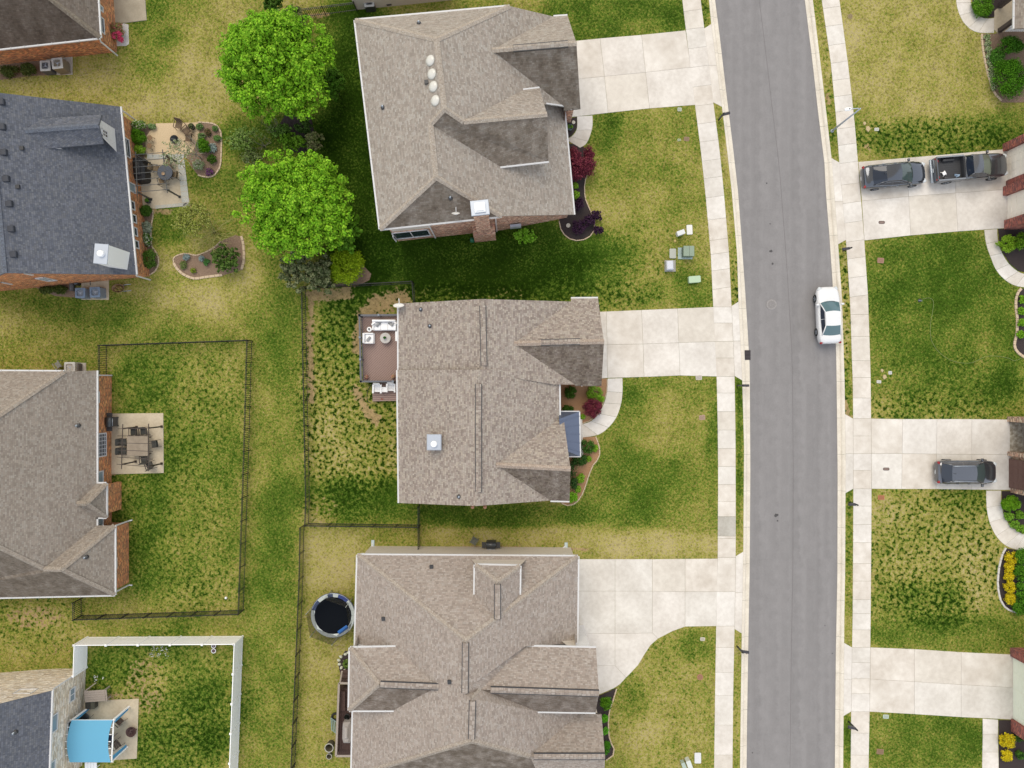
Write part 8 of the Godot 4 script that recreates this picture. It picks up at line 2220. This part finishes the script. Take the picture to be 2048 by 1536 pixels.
	var bn := thing("wooden_bench", "dark brown bench along the rail of the rear deck", "bench", at(685, 1402, y3 + 0.4, y3))
	obj("seat", box(ms(), Vector3(0, 0.4, 0), Vector3(0.4, 0.05, 1.5)), M.deck_dark, bn)
	obj("backrest", box(ms(), Vector3(-0.22, 0.7, 0), Vector3(0.05, 0.4, 1.5), Basis(Vector3.FORWARD, -0.15)), M.deck_dark, bn)
	for s in [-1, 1]: obj("leg", box(ms(), Vector3(0, 0.2, s * 0.65), Vector3(0.36, 0.4, 0.06)), M.deck_dark, bn)
	var gc := thing("covered_grill", "pale grey fabric covered grill on the rear deck", "grill", at(693, 1466, y3 + 0.9, y3))
	obj("cover", prism(ms(), PackedVector2Array([Vector2(-0.3, -0.75), Vector2(0.28, -0.8), Vector2(0.36, -0.3), Vector2(0.34, 0.5), Vector2(0.24, 0.85), Vector2(-0.26, 0.84), Vector2(-0.36, 0.5), Vector2(-0.34, -0.4)]), 0.0, 0.95, 0.18), textured(seen(178, 172, 168), "cloth", 0.9), gc)
	obj("lid_ridge", soft(ms(), Vector3(0, 1.0, -0.05), Vector3(0.3, 0.16, 0.9), 0.1, 0.08), textured(seen(186, 180, 176), "cloth", 0.9), gc)
	pot("plant_pot", "black plant pots behind the covered grill", 694, 1434, y3, 0.22, 0.3, M.black, [[36, 40, 36], [30, 34, 32]], "flower pot")

func _ready() -> void:
	rng.seed = 2024
	# camera straight down from a drone
	var cam := Camera3D.new()
	cam.name = "camera"
	add_child(cam)
	cam.position = Vector3(0, H, 0)
	cam.rotation_degrees = Vector3(-90, 0, 0)
	cam.fov = rad_to_deg(2.0 * atan(768.0 / (S * H)))
	cam.near = 0.5
	cam.far = 2000.0
	cam.current = true
	# bright overcast
	var env := Environment.new()
	env.background_mode = Environment.BG_SKY
	var sky := Sky.new()
	var sm := ProceduralSkyMaterial.new()
	sm.sky_top_color = Color(0.77, 0.80, 0.85)
	sm.sky_horizon_color = Color(0.97, 0.98, 1.0)
	sm.sky_curve = 0.55
	sm.ground_bottom_color = Color(0.45, 0.46, 0.42)
	sm.ground_horizon_color = Color(0.62, 0.63, 0.6)
	sm.sun_angle_max = 1.0
	sky.sky_material = sm
	env.sky = sky
	env.background_energy_multiplier = 0.85
	env.tonemap_mode = Environment.TONE_MAPPER_LINEAR
	env.tonemap_exposure = 1.78
	env.sdfgi_enabled = true
	env.ssao_enabled = true
	env.ssil_enabled = true
	var we := WorldEnvironment.new()
	we.name = "environment"
	we.environment = env
	add_child(we)
	# hazy sun from the top of the picture
	var sun := DirectionalLight3D.new()
	sun.name = "sun"
	sun.light_energy = 0.42
	sun.light_angular_distance = 42.0
	sun.light_color = Color(1.0, 0.96, 0.9)
	sun.shadow_enabled = true
	add_child(sun)
	sun.look_at_from_position(Vector3(-6, 30, -20), Vector3.ZERO)
	make_textures()
	make_materials()
	build_road()
	build_paving()
	build_beds()
	build_houses()
	build_lawn()
	build_things()
	build_grass()
